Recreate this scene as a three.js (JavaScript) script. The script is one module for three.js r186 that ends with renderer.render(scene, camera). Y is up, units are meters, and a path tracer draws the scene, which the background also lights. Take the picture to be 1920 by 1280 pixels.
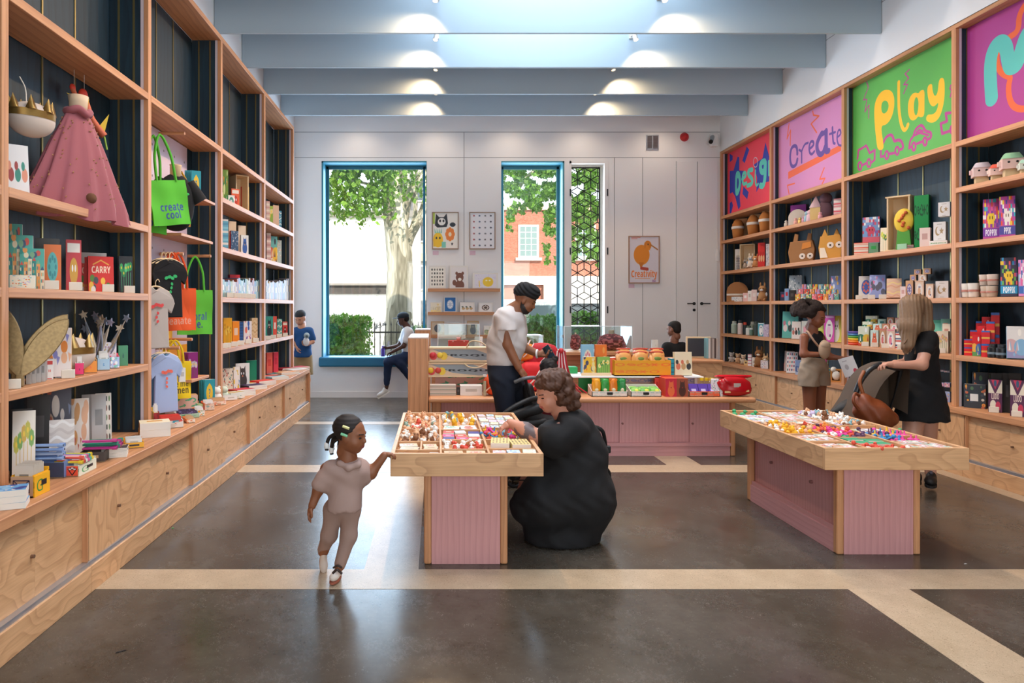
import*as THREE from 'three';
import{mergeGeometries,mergeVertices,toCreasedNormals}from 'three/addons/utils/BufferGeometryUtils.js';
import{RoundedBoxGeometry}from 'three/addons/geometries/RoundedBoxGeometry.js';
import{RectAreaLightUniformsLib}from 'three/addons/lights/RectAreaLightUniformsLib.js';
RectAreaLightUniformsLib.init();

// ---------- camera, sky, sun, large lights, exposure ----------
const F=1280,CX=818,CY=575,EYE=1.55;// focal length in pixels, vanishing point, eye height
const scene=new THREE.Scene();
const camera=new THREE.PerspectiveCamera(2*Math.atan(640/F)*180/Math.PI,1.5,0.05,200);
camera.position.set(0,EYE,0);
camera.setViewOffset(1920,1280,142,65,1920,1280);// shifted lens: vanishing point at (818, 575)
const renderer=new THREE.WebGLRenderer({antialias:true});
renderer.toneMapping=THREE.LinearToneMapping;
renderer.toneMappingExposure=0.5;
renderer.shadowMap.enabled=true;
scene.background=new THREE.Color(0.86,0.95,1.0);
scene.backgroundIntensity=4;
const sun=new THREE.DirectionalLight(0xfff1dc,13);
sun.position.set(9,22,10);sun.target.position.set(0,0,-16);
sun.castShadow=true;sun.shadow.mapSize.set(2048,2048);
Object.assign(sun.shadow.camera,{left:-30,right:30,top:30,bottom:-30,near:1,far:90});
scene.add(sun,sun.target);
function areaLight(w,h,pos,towards,color,intensity){
const l=new THREE.RectAreaLight(color,intensity,w,h);
l.position.set(...pos);l.lookAt(...towards);scene.add(l);return l;
}
const LAY=12,WIN=15,HALL=6.2,SPOT=16;// strengths: roof glazing, back windows, hall opening, spots

// ---------- helpers ----------
const V=(x,y,z)=>new THREE.Vector3(x,y,z);
const px=(x,y,d)=>V((x-CX)*d/F,EYE -(y-CY)*d/F,-d);// pixel and depth -> point
const R=Math.PI/180;
let seed=7;
const rnd=(a=1,b)=>{seed=(seed*1664525+1013904223)>>>0;const t=seed/4294967296;return b===undefined?t*a:a+t*(b-a);};
const pick=(a)=>a[Math.floor(rnd(a.length))];
const used={};
const numbered=(n)=>{const k=used[n]=(used[n]??-1)+ 1;return k?n + '_' + String(k).padStart(3,'0'):n;};
function tag(o,label,category,group,kind){
if(label)o.userData.label=label;if(category)o.userData.category=category;
if(group)o.userData.group=group;if(kind)o.userData.kind=kind;return o;
}
function thing(name,label,category,pos=[0,0,0],turn=0,group){
const g=new THREE.Group();g.name=numbered(name);g.position.set(...pos);g.rotation.order='YXZ';g.rotation.y=turn;
scene.add(g);return tag(g,label,category,group);
}
const merge=(a)=>{const l=a.map((g)=>{g=g.index?g.toNonIndexed():g;for(const k of Object.keys(g.attributes))if(!['position','normal','uv','color'].includes(k))g.deleteAttribute(k);return g;});if(!l.every((g)=>g.attributes.color))l.forEach((g)=>g.deleteAttribute('color'));return l.length>1?mergeGeometries(l):l[0];};
function part(name,geo,mat,parent,label){
const m=new THREE.Mesh(Array.isArray(geo)?merge(geo):geo,mat);m.name=name;m.castShadow=m.receiveShadow=true;
parent.add(m);if(label)m.userData.label=label;return m;
}
function one(name,geo,mat,label,category,group){const m=part(numbered(name),geo,mat,scene);return tag(m,label,category,group);}
function struct(name,geo,mat,parent){const m=part(parent?name:numbered(name),geo,mat,parent||scene);if(!parent)m.userData.kind='structure';return m;}
function dup(o,pos,turn,label,group){const c=o.clone();c.name=numbered(o.name.replace(/_\d{3}$/,''));c.userData={...o.userData};scene.add(c);if(pos)c.position.set(...pos);if(turn!==undefined)c.rotation.y=turn;if(label)c.userData.label=label;if(group)c.userData.group=group;return c;}
// box from two corners, uv in metres along the grain axis
function uvMetres(g,grain,sc){
const p=g.attributes.position,n=g.attributes.normal,uv=new Float32Array(p.count*2),ou=rnd(),ov=rnd(),s=sc||1.2;
for(let i=0;i<p.count;i++){
const c=[p.getX(i),p.getY(i),p.getZ(i)],a=[Math.abs(n.getX(i)),Math.abs(n.getY(i)),Math.abs(n.getZ(i))],k=a.indexOf(Math.max(...a));
const ax=[0,1,2].filter((q)=>q!==k);if(ax[1]===grain)ax.reverse();
uv[i*2]=c[ax[0]]/ s+ou;uv[i*2+1]=c[ax[1]]/ s+ov;
}
g.setAttribute('uv',new THREE.BufferAttribute(uv,2));return g;
}
function bx(x0,x1,y0,y1,z0,z1,grain,sc){
const w=x1-x0,h=y1-y0,d=z1-z0,g=new THREE.BoxGeometry(w,h,d).translate((x0+x1)/ 2,(y0+y1)/ 2,(z0+z1)/ 2);
return uvMetres(g,grain===undefined?[w,h,d].indexOf(Math.max(w,h,d)):grain,sc);
}
function rb(x0,x1,y0,y1,z0,z1,r=0.004,grain,seg=2,sc){
const w=x1-x0,h=y1-y0,d=z1-z0,g=new RoundedBoxGeometry(w,h,d,seg,Math.min(r,w/2.01,h/2.01,d/2.01)).translate((x0+x1)/ 2,(y0+y1)/ 2,(z0+z1)/ 2);
return uvMetres(g,grain===undefined?[w,h,d].indexOf(Math.max(w,h,d)):grain,sc);
}
const cyl=(r0,r1,h,x=0,y=0,z=0,n=16)=>new THREE.CylinderGeometry(r1,r0,h,n).translate(x,y+h/2,z);// r0 at the foot
const ball=(r,x=0,y=0,z=0,sx=1,sy=1,sz=1,n=14)=>new THREE.SphereGeometry(r,n,Math.ceil(n*0.7)).scale(sx,sy,sz).translate(x,y,z);
const lathe=(pts,n=20)=>new THREE.LatheGeometry(pts.map((p)=>new THREE.Vector2(p[0],p[1])),n);
const tube=(pts,r,n=8,seg,closed)=>new THREE.TubeGeometry(new THREE.CatmullRomCurve3(pts.map((p)=>p.isVector3?p:V(...p)),closed),seg||pts.length*6,r,n,!!closed);
function rod(a,b,r,n=8,r2){
const A=a.isVector3?a:V(...a),B=b.isVector3?b:V(...b),D=B.clone().sub(A);
const g=new THREE.CylinderGeometry(r2??r,r,D.length(),n);g.translate(0,D.length()/ 2,0);
g.applyQuaternion(new THREE.Quaternion().setFromUnitVectors(V(0,1,0),D.normalize()));return g.translate(A.x,A.y,A.z);
}
function extr(pts,depth,bevel=0,holes){
const s=pts instanceof THREE.Shape?pts:new THREE.Shape(pts.map((p)=>new THREE.Vector2(...p)));
for(const h of holes||[])s.holes.push(new THREE.Path(h.map((p)=>new THREE.Vector2(...p))));
return new THREE.ExtrudeGeometry(s,{depth,bevelEnabled:bevel>0,bevelSize:bevel,bevelThickness:bevel,bevelSegments:2,curveSegments:10});
}

// ---------- noise and textures ----------
const hash2=(x,y,s=0)=>{let h=Math.imul(x,374761393)+ Math.imul(y,668265263)+ Math.imul(s,2246822519);h=Math.imul(h ^(h>>>13),1274126177);return((h ^(h>>>16))>>>0)/ 4294967296;};
function vnoise(x,y,s=0,wx=1<<20,wy=1<<20){// value noise, wraps at wx, wy
const xi=Math.floor(x),yi=Math.floor(y),u=x-xi,v=y-yi,a=u*u*(3-2*u),b=v*v*(3-2*v);
const m=(q,w)=>((q % w)+ w)% w,h=(i,j)=>hash2(m(xi+i,wx),m(yi+j,wy),s);
return(h(0,0)*(1-a)+ h(1,0)*a)*(1-b)+(h(0,1)*(1-a)+ h(1,1)*a)*b;
}
function dataTex(w,h,f,srgb=true,ch=4){
const d=new Uint8Array(w*h*4);
for(let y=0;y<h;y++)for(let x=0;x<w;x++){const c=f(x/w,y/h),i=(y*w+x)*4;d[i]=c[0];d[i+1]=c[1];d[i+2]=c[2];d[i+3]=255;}
const t=new THREE.DataTexture(d,w,h);t.wrapS=t.wrapT=THREE.RepeatWrapping;t.magFilter=THREE.LinearFilter;t.minFilter=THREE.LinearMipmapLinearFilter;t.generateMipmaps=true;
if(srgb)t.colorSpace=THREE.SRGBColorSpace;t.needsUpdate=true;return t;
}
const cl=(v)=>Math.max(0,Math.min(255,v));
function woodTex(nx,ny,warp,rings,lo,hi,s){// grain along u
return dataTex(768,768,(u,v)=>{
const n=vnoise(u*nx,v*ny,s,nx,ny)+ 0.5*vnoise(u*nx*2,v*ny*2,s+1,nx*2,ny*2);
let r=(v*rings+n*warp)% 1;r=r<0?r+1:r;
const line=Math.pow(r,2.2)*(r>0.93?(1-r)/ 0.07:1);
const fine=vnoise(u*12,v*260,s+2,12,260),blot=vnoise(u*3,v*3,s+3,3,3);
const k=1-line*0.7 -(fine-0.5)*0.4 -(blot-0.5)*0.4;
return[0,1,2].map((c)=>cl(lo[c]+(hi[c]- lo[c])*Math.max(0,Math.min(1.15,k))));
});
}
const texFir=woodTex(2,5,0.7,22,[172,116,78],[206,148,104],11);
const texPly=woodTex(5,8,3.2,9,[184,136,94],[218,170,124],31);
const texPink=woodTex(2,6,0.8,34,[186,130,130],[204,148,148],51);
const texNavy=woodTex(2,4,1.6,14,[14,34,46],[26,52,66],71);
const concreteNoise=(u,v,s)=>vnoise(u*6,v*6,s,6,6)*0.5+vnoise(u*24,v*24,s+1,24,24)*0.3+vnoise(u*90,v*90,s+2,90,90)*0.2;
const texConc=dataTex(1024,1024,(u,v)=>{const n=concreteNoise(u,v,5)- 0.5,g=vnoise(u*330,v*330,9,330,330),sp=g>0.93?34:g<0.08?-16:0,k=n*46+sp;return[cl(76+k*0.8),cl(69+k*0.8),cl(60+k*0.8)];});
const texConcR=dataTex(512,512,(u,v)=>{const n=concreteNoise(u,v,25),k=34+n*38+hash2(Math.floor(u*512),Math.floor(v*512),77)*16;return[k,k,k];},false);
const texTerr=dataTex(512,512,(u,v)=>{const g=vnoise(u*200,v*200,3,200,200),n=concreteNoise(u,v,15)- 0.5,k=n*26 +(g>0.85?18:g<0.15?-34:0);return[cl(184+k),cl(162+k),cl(134+k)];});
const texLeaf=dataTex(256,256,(u,v)=>{const n=vnoise(u*12,v*12,3,12,12)- 0.5;return[cl(122+n*90),cl(160+n*80),cl(70+n*60)];});
const texBark=dataTex(512,512,(u,v)=>{const a=vnoise(u*7,v*12,2,7,12),b=vnoise(u*40,v*60,4,40,60),k=(a>0.62?34:a<0.36?-42:0)+(b-0.5)*50;return[cl(176+k),cl(172+k),cl(156+k)];});
const texFabric=dataTex(256,256,(u,v)=>{const k=226 +(vnoise(u*128,v*128,3,128,128)- 0.5)*40;return[k,k,k];});
function std(color,rough=0.6,o={}){return new THREE.MeshStandardMaterial({color,roughness:rough,...o});}
const M={
fir:std(0xffffff,0.5,{map:texFir}),ply:std(0xffffff,0.5,{map:texPly}),pink:std(0xffffff,0.5,{map:texPink}),navy:std(0xffffff,0.55,{map:texNavy}),
wall:std(0xf1f0ef,0.8),seam:std(0xa8a8a8,0.8),ceil:std(0xdedede,0.85),fin:std(0xaebfc9,0.6),teal:std(0x2f7f95,0.5),tealPale:std(0x4c96a6,0.5),
conc:std(0xffffff,1,{map:texConc,roughnessMap:texConcR}),terr:std(0xffffff,0.32,{map:texTerr}),
alu:std(0xb9bcc4,0.35,{metalness:0.8}),brass:std(0x9a8a5a,0.35,{metalness:0.85}),strip:std(0xd7c9cf,0.5),black:std(0x0c0c0d,0.6),darkMetal:std(0x2a2a2c,0.4,{metalness:0.6}),
white:std(0xf0eeec,0.6),glass:new THREE.MeshPhysicalMaterial({color:0xffffff,transmission:1,thickness:0,roughness:0.02,ior:1.45}),
acrylic:new THREE.MeshPhysicalMaterial({color:0xf6fbfb,transmission:1,thickness:0,roughness:0.03,ior:1.4}),
pale:std(0xe2c8a0,0.6),cream:std(0xe9dfcf,0.7),
};
const MC={};// plain coloured materials, one for each colour
const C=(hex,rough=0.6,o)=>MC[hex + '_' + rough]??=std(hex,rough,o);

// ---------- the room ----------
const XL=-2.42,XR=4.85,DB=11.67,DF=-3.2,YC=5.45,WT=0.4;// walls, back depth, front depth, ceiling, wall thickness
const zb=-DB;
struct('floor',bx(XL-0.6,XR+0.6,-0.12,0,zb-WT,-DF+WT,0,1.6),M.conc);
{// pale terrazzo strips inlaid in the floor, a hair proud
const strip=(x0,x1,d0,d1)=>struct('floor_strip',bx(x0,x1,-0.02,0.0012,-d1,-d0,0,0.8),M.terr);
strip(-2.0,XR,3.75,4.03);strip(-2.0,XR,6.40,6.69);strip(-2.3,4.67,9.0,9.22);
strip(-0.425,-0.105,4.03,6.40);strip(2.26,2.595,-2.5,3.75);strip(2.26,2.595,6.69,9.0);strip(4.67,4.86,4.03,6.40);strip(4.67,4.86,6.69,9.0);
}
struct('wall_left',bx(XL-WT,XL,0,YC,zb-WT,-DF,2),M.wall);
struct('wall_right',[bx(XR+0.34,XR+0.34+WT,0,YC,zb-WT,-DF,2),bx(XR,XR+0.34,4.19,YC,zb,-DF,2)],M.wall);
{// back wall built up round its openings: two windows, a screened opening, a recess for the door
const o=[[-1.96,-0.164,0.62,4.04],[1.11,2.19,0.62,4.04],[2.28,2.935,0.0,4.04]],g=[];
const xs=[XL-WT,...o.flatMap((q)=>[q[0],q[1]]),XR+0.4];
for(let i=0;i<xs.length;i +=2)g.push(bx(xs[i],xs[i+1],0,4.04,zb-WT,zb));
g.push(bx(XL-WT,XR+0.4,4.04,YC,zb-WT,zb));
for(const q of o)if(q[2]>0)g.push(bx(q[0],q[1],0,q[2],zb-WT,zb));
const w=struct('wall_back',g,M.wall);
const seams=[[870,870,247,668],[1152,1152,295,745],[1205,1205,295,745],[1268,1268,302,745]];
for(const[x0,,y0,y1]of seams){const a=px(x0,y1,DB),b=px(x0,y0,DB);struct('panel_joint',bx(a.x-0.006,a.x+0.006,Math.max(a.y,0),b.y,zb-0.002,zb+0.0015),M.seam,w);}
for(const y of[4.10,4.535])struct('panel_joint',bx(XL,XR,y-0.006,y+0.006,zb-0.002,zb+0.0015),M.seam,w);
struct('baseboard_back',[bx(XL,2.28,0,0.1,zb,zb+0.015),bx(2.935,XR,0,0.1,zb,zb+0.015)],M.white);
}
{// wall behind the camera, with a wide glazed opening to the entrance hall
struct('wall_front',[bx(XL-WT,-1.2,0,YC,-DF,-DF+WT),bx(3.8,XR+0.6,0,YC,-DF,-DF+WT),bx(-1.2,3.8,3.4,YC,-DF,-DF+WT)],M.wall);
const w=thing('window_4','','');w.userData={kind:'structure'};
for(let i=0;i<5;i++)part('mullion',bx(-1.2+i*1.25-0.03,-1.2+i*1.25+0.03,0,3.4,-DF+0.15,-DF+0.21),M.teal,w);
for(let i=0;i<4;i++)part('pane',bx(-1.2+i*1.25+0.03,-1.2 +(i+1)*1.25-0.03,0,3.4,-DF+0.175,-DF+0.181),M.glass,w);
areaLight(4.8,3.2,[1.3,1.7,-DF-0.05],[1.3,1.5,-5],0xf4f2f0,HALL);
}
// ceiling with a long strip of roof glazing, and fins hanging below it
const LX0=-0.1,LX1=2.55,LD0=1.0,LD1=8.47;
struct('ceiling',[bx(XL-WT,LX0,YC,YC+0.3,zb-WT,-DF+WT),bx(LX1,XR+0.75,YC,YC+0.3,zb-WT,-DF+WT),bx(LX0,LX1,YC,YC+0.3,zb-WT,-LD1),bx(LX0,LX1,YC,YC+0.3,-LD0,-DF+WT),bx(LX0-0.2,LX1+0.2,YC+0.3,YC+0.34,-LD1-0.1,-LD0+0.1)],M.ceil);
{
const lm=std(0xffffff,0.5,{emissive:0xdcecff,emissiveIntensity:2.2});
for(let k=0;k<7;k++){
const d1=8.47-k*1.065,d0=Math.max(LD0,d1-1.02),p=one('skylight_panel',bx(LX0,LX1,YC+0.02,YC+0.05,-d1+0.005,-d0),lm,'','');p.userData={kind:'structure'};
areaLight(LX1-LX0,d1-d0,[(LX0+LX1)/ 2,YC-0.01,-(d0+d1)/ 2],[(LX0+LX1)/ 2,0,-(d0+d1)/ 2],0xdfeeff,LAY);
}
}
const finD=[];for(let k=-8;k<=3;k++)finD.push(7.425+k*1.0617);
for(const d of finD)tag(one('ceiling_fin',rb(XL+0.005,XR-0.005,4.526,YC-0.005,-d-0.035,-d,0.004),M.fin,'pale blue-grey board fin hanging across the ceiling','ceiling fin','row of fins under the ceiling'),null,null,null);
{// spotlights on the fins, two rows
const head=std(0xd8d4cc,0.4,{metalness:0.3}),lens=std(0xffffff,0.4,{emissive:0xffd9a8,emissiveIntensity:5});
finD.filter((d)=>d>4.2).concat(11.32).forEach((d,i)=>{for(const X of d>11?[-1.3,0.01,1.22,2.42,3.7]:[0.01,2.42]){
const t=thing('spotlight','small white spotlight clipped high on a ceiling fin','spotlight',[X,d>11?4.95:4.93,-d],0,'spotlights on the ceiling fins');
part('bracket',[bx(-0.025,0.025,-0.05,0.02,d>11?-0.002:0.0,0.012),rod([0,-0.02,0.012],[0,-0.05,0.125],0.007)],head,t);
const s=X<1?-1:1;
part('lamp_head',rod([0,-0.03,0.13],[s*0.02,-0.12,0.145],0.028,14,0.032),head,t);
part('lamp_lens',rod([s*0.02,-0.118,0.145],[s*0.021,-0.124,0.146],0.027,14),lens,t);
const l=new THREE.SpotLight(d>11?0xffe6cc:0xffd2a0,SPOT*(d>11?0.2:1),0,68*R,1,2);l.position.set(X+s*0.03,4.78,-d+0.16);
d>11?l.target.position.set(X,0,-11.5):l.target.position.set(X+s*1.9,0.6,-d+0.5);l.castShadow=true;l.shadow.radius=1.5;scene.add(l,l.target);
}});
}
one('lighting_track',[rb(XL+0.3,XR-0.5,4.94,4.97,-11.35,-11.32,0.004),...[-1.6,1.2,3.9].map((x)=>rod([x,4.96,-11.335],[x,YC,-11.335],0.006,6))],M.white,'white lighting track between the last fin and the window wall','lighting track');
// windows: lining, sill seat, pane
function windowAt(n,x0,x1,y0,y1,sill){
const w=thing('window_' + n,'','',[0,0,zb]);w.userData={kind:'structure'};
part('frame',[bx(x0,x0 +(n===1?0.03:0.006),y0,y1,-WT,0.003),bx(x1 -(n===1?0.006:0.03),x1,y0,y1,-WT,0.003),bx(x0,x1,y1-0.025,y1,-WT,0.003),bx(x0+0.03,x0+0.07,y0,y1,-WT,-WT+0.06),bx(x1-0.07,x1-0.03,y0,y1,-WT,-WT+0.06),bx(x0,x1,y1-0.07,y1-0.03,-WT,-WT+0.06)],n===2?M.tealPale:M.teal,w);
part('pane',bx(x0+0.05,x1-0.05,y0+0.02,y1-0.05,-WT+0.025,-WT+0.031),M.glass,w);
if(sill)part('window_sill',rb(x0-0.035,x1+0.035,y0-0.09,y0+0.075,-WT,0.1,0.03),C(0x1d6f92,0.5),w);
areaLight(x1-x0-0.1,y1-y0-0.2,[(x0+x1)/ 2,(y0+y1)/ 2,zb-0.3],[(x0+x1)/ 2,(y0+y1)/ 2-0.5,0],0xc6e2ff,WIN);
}
windowAt(1,-1.96,-0.164,0.62,4.04,true);windowAt(2,1.11,2.19,0.62,4.04,true);
{// opening with a black cube-pattern grille, white lining and hinges
const w=thing('window_3','','',[0,0,zb]);w.userData={kind:'structure'};
const x0=2.28,x1=2.935,gx0=2.30,gx1=2.84,gy0=0.05,gy1=3.98,zg=-0.22;
part('lining',[bx(x0,x0+0.03,0,4.04,-WT,0.01),bx(x1-0.06,x1,0,4.04,-WT,0.015),bx(x0,x1,4.0,4.04,-WT,0.01),bx(x0,x1,0,0.03,-WT,0.01)],M.white,w);
for(const y of[3.5,2.5,1.5])for(const x of[x0+0.0,x1-0.02])part('hinge',rod([x+0.01,y-0.06,0.018],[x+0.01,y+0.06,0.018],0.012),M.darkMetal,w);
part('grille_frame',[bx(gx0-0.015,gx0+0.01,gy0,gy1,zg-0.012,zg+0.012),bx(gx1-0.01,gx1+0.015,gy0,gy1,zg-0.012,zg+0.012),bx(gx0,gx1,gy1-0.02,gy1,zg-0.012,zg+0.012),bx(gx0,gx1,gy0,gy0+0.02,zg-0.012,zg+0.012)],M.black,w);
part('pane',bx(x0+0.03,x1-0.06,0.03,4.0,-WT+0.02,-WT+0.026),M.glass,w);
// tumbling-blocks pattern: pointed hexagons split into three rhombi
const a=0.135,hw=a*Math.sqrt(3)/ 2,bar=(p,q)=>{const c=(p,q,t)=>[p[0]+(q[0]- p[0])*t,p[1]+(q[1]- p[1])*t];let A=p,B=q;for(let i=0;i<2;i++){for(const[lim,k,s]of[[gx0,0,1],[gx1,0,-1],[gy0,1,1],[gy1,1,-1]]){const da=(A[k]- lim)*s,db=(B[k]- lim)*s;if(da<0&&db<0)return;if(da<0)A=c(A,B,-da /(db-da));else if(db<0)B=c(B,A,-db /(da-db));}}if(Math.hypot(A[0]- B[0],A[1]- B[1])>0.02)part('bar',rod([A[0],A[1],zg],[B[0],B[1],zg],0.0085,6),M.black,w);};
for(let r=-1;r<22;r++)for(let c=-1;c<4;c++){
const cx=gx0+0.04 +(c +(r & 1)/ 2)*2*hw,cy=gy0+r*1.5*a,p=(k)=>[cx+a*Math.cos((30+60*k)*R),cy+a*Math.sin((30+60*k)*R)];
bar(p(0),p(1));bar(p(1),p(2));bar(p(2),p(3));bar([cx,cy],p(4));bar([cx,cy],p(0));bar([cx,cy],p(2));
}
areaLight(0.5,3.6,[2.57,2.1,zb-0.15],[2.57,1.8,0],0xe2f2ff,WIN*0.8);
}
{// tall double door, lever handles, lock
const w=thing('door_1','','',[0,0,zb]);w.userData={kind:'structure'};
const a=(1268-CX)/ 109.7,m=(1307-CX)/ 109.7,b=4.8;
part('door_leaf',rb(a+0.006,m-0.005,0.01,4.03,0.0,0.022,0.003),M.wall,w);part('door_leaf',rb(m+0.005,b,0.01,4.03,0.0,0.022,0.003),M.wall,w);
part('door_gap',bx(m-0.005,m+0.005,0,4.03,0.001,0.008),M.darkMetal,w);
const y=EYE+6/109.7;
for(const[x,s]of[[m-0.06,-1],[m+0.07,1]]){const h=part('door_handle',[rod([x,y,0.02],[x,y,0.032],0.027,16),tube([[x,y,0.03],[x,y,0.06],[x+s*0.02,y,0.068],[x+s*0.13,y,0.068]],0.009,8)],M.darkMetal,w);}
part('lock',rod([m-0.06,y-0.11,0.02],[m-0.06,y-0.11,0.034],0.024,16),M.darkMetal,w);
part('light_switch',rb(b-0.03,b+0.02,2.33,2.53,0.012,0.04,0.006),M.white,w);
}
{// fittings high on the back wall
const p=(x,y)=>px(x,y,DB);
let c=p(1223,267),t=thing('wall_vent','square grey metal ventilation grille high on the white wall','vent',[c.x,c.y,zb]);
part('frame',[bx(-0.1,0.1,0.11,0.125,0.001,0.02),bx(-0.1,0.1,-0.125,-0.11,0.001,0.02),bx(-0.105,-0.092,-0.125,0.125,0.001,0.02),bx(0.092,0.105,-0.125,0.125,0.001,0.02),bx(-0.008,0.008,-0.11,0.11,0.001,0.02)],M.alu,t);
for(let i=0;i<9;i++)part('slat',bx(-0.092,0.092,-0.012,0.012,-0.002,0.002).rotateX(0.7).translate(0,-0.098+i*0.0245,0.012),M.alu,t);
part('backing',bx(-0.095,0.095,-0.115,0.115,0.0005,0.002),C(0x70757c),t);
c=p(1283,257);t=thing('alarm_sounder','round red fire alarm sounder high on the white wall','alarm',[c.x,c.y,zb]);
part('housing',lathe([[0,0.001],[0.066,0.001],[0.066,0.03],[0.05,0.05],[0.045,0.085],[0.03,0.1],[0,0.102]],24).rotateX(Math.PI/2),C(0xc0141c,0.4),t);
part('base_ring',lathe([[0.04,0.0],[0.075,0.0],[0.075,0.014],[0.04,0.014]],24).rotateX(Math.PI/2),C(0xd0202a,0.4),t);
c=p(1329,266);t=thing('security_camera','small grey security camera with black lens on the white wall','camera',[c.x,c.y,zb]);
part('bracket',[rod([0,-0.02,0.001],[0,-0.02,0.014],0.04,16),rod([0,-0.02,0.012],[0.0,0.02,0.09],0.012)],M.white,t);
part('body',rod([0.045,0.085,0.05],[-0.03,-0.03,0.17],0.036,16),C(0xa9abad,0.4),t);
part('lens',rod([-0.031,-0.031,0.171],[-0.042,-0.048,0.189],0.034,16),M.black,t);
t=one('wall_speaker',rb(4.66,4.8,4.27,4.5,zb+0.001,zb+0.09,0.03),M.white,'white wall box high in the corner above the door','speaker');
}
{// joint lines on the upper right wall
struct('trim_1',bx(XR-0.0015,XR+0.001,4.86,4.868,zb,-DF),M.seam);
}
// ---------- outside ----------
struct('ground',bx(-40,50,-0.35,-0.2,-70,zb-WT-0.01,0,3),C(0xb9b4ac,0.9));
struct('forecourt',bx(-20,30,-0.35,-0.2,-DF+WT+0.01,30,0,3),C(0xb9b4ac,0.9));
{
const white=C(0xf4f3f0,0.8),grey=C(0x8d8a86,0.8);
const b=thing('white_building','long plain white building with a dark band behind the tree','building',[0,-0.2,-24]);
part('wall',bx(-14,-0.6,0,5.0,-2.6,0),white,b);part('roof_edge',bx(-14,-0.5,4.9,5.12,-2.6,0.12),grey,b);
part('shop_band',bx(-14,-1.7,2.2,2.5,-0.05,0.06),C(0x4a4644,0.7),b);part('canopy_edge',bx(-14,-1.7,2.5,2.57,-0.05,0.16),grey,b);
const cv=document.createElement('canvas');cv.width=1024;cv.height=128;const g=cv.getContext('2d');g.fillStyle='#f4f3f0';g.fillRect(0,0,1024,128);g.strokeStyle='#6d7078';g.lineWidth=4;
for(let i=0;i<26;i++){const x=i*40+14;g.beginPath();g.moveTo(x,90-rnd(30));for(let k=0;k<4;k++)g.bezierCurveTo(x+rnd(40),20+rnd(40),x-10+rnd(30),60+rnd(50),x+rnd(46),30+rnd(70));g.stroke();}
const t=new THREE.CanvasTexture(cv);t.colorSpace=THREE.SRGBColorSpace;
part('graffiti',new THREE.BoxGeometry(6.6,0.82,0.01).translate(-4.9,1.1,0.008),std(0xffffff,0.8,{map:t}),b,'scrawled grey graffiti');
const d=thing('stone_building','grey stone building with pipes beyond the tree','building',[0,-0.2,-27]);
part('wall',bx(-1.6,0.3,0,8.5,-5,0),C(0xcfc9bd,0.85),d);part('cornice',bx(-1.7,0.4,3.55,3.85,-5,0.2),C(0xb5b0a6,0.85),d);part('base_course',bx(-1.7,0.35,0,2.0,-5,0.1),C(0x6f6f70,0.85),d);
for(const x of[-1.2,-0.95,-0.3])part('pipe',rod([x,0,0.18],[x,8.5,0.18],0.05),C(0x77797c),d);
for(const[x,y]of[[-0.75,2.4],[-0.75,4.3],[-0.75,5.9]]){const f=part('window',bx(x-0.28,x+0.28,y,y+1.0,-0.02,0.06),white,d);part('pane',bx(x-0.22,x+0.22,y+0.06,y+0.94,0.055,0.07),C(0x59636b,0.2),f);}
// red brick building across the street
const cvb=dataTex(512,512,(u,v)=>{const r=Math.floor(v*64),uu=u*24 +(r & 1)/ 2,m=(v*64)% 1<0.16||uu % 1<0.08,h=hash2(Math.floor(uu)% 24,r,3)*36;return m?[170,128,108]:[158+h*0.5,84+h,66+h];});
const e=thing('brick_building','red brick building with white sash windows across the street','building',[0,-0.2,-30]),br=std(0xffffff,0.85,{map:cvb});
part('wall',bx(2.0,20,2.9,6.0,-6,0,0,2.2),br,e);part('ground_floor',bx(2.0,20,0,2.75,-6,-0.05,0,2.2),br,e);part('string_course',bx(2.0,20,2.72,3.1,-6,0.12),white,e);part('parapet',bx(2.0,20,6.0,6.2,-6,0.1),C(0xd5b8a8,0.8),e);
for(const x of[3.6,6.1,8.9,11.6]){const f=part('window',[bx(x,x+0.9,3.9,5.35,-0.02,0.05),bx(x-0.12,x+1.02,3.78,3.9,-0.02,0.14)],white,e);for(let r=0;r<5;r++)for(let c=0;c<3;c++)part('pane',bx(x+0.08+c*0.255,x+0.08+c*0.255+0.225,3.98+r*0.265,3.98+r*0.265+0.235,0.045,0.06),C(0x7f9698,0.15),f);}
part('shopfront',[bx(4.7,8.0,1.9,2.72,-0.02,0.25),bx(4.7,5.0,0,1.9,-0.02,0.2)],white,e);part('shop_window',bx(5.0,7.9,0.3,1.9,-0.02,0.06),C(0x55616a,0.12),e);
for(const x of[5.0,5.9,6.8,7.8])part('mullion',bx(x-0.03,x+0.03,0.3,1.9,0.0,0.12),C(0x3d4247),e);
part('downpipe',rod([2.9,0,0.1],[2.9,6,0.1],0.07),C(0x9ad4cf,0.5),e);
const vn=thing('white_van','white van parked in front of the brick building','van',[2.9,-0.2,-24]);
part('body',rb(-1.0,1.6,0.35,2.0,-1.0,0.9,0.2),C(0xe6eaec,0.3),vn);part('windscreen',rb(0.1,1.4,1.25,1.8,0.86,0.93,0.03),C(0x59707a,0.1),vn);
for(const x of[-0.5,1.1])part('wheel',rod([x,0.33,0.7],[x,0.33,0.95],0.33,20),M.black,vn);
}
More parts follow.
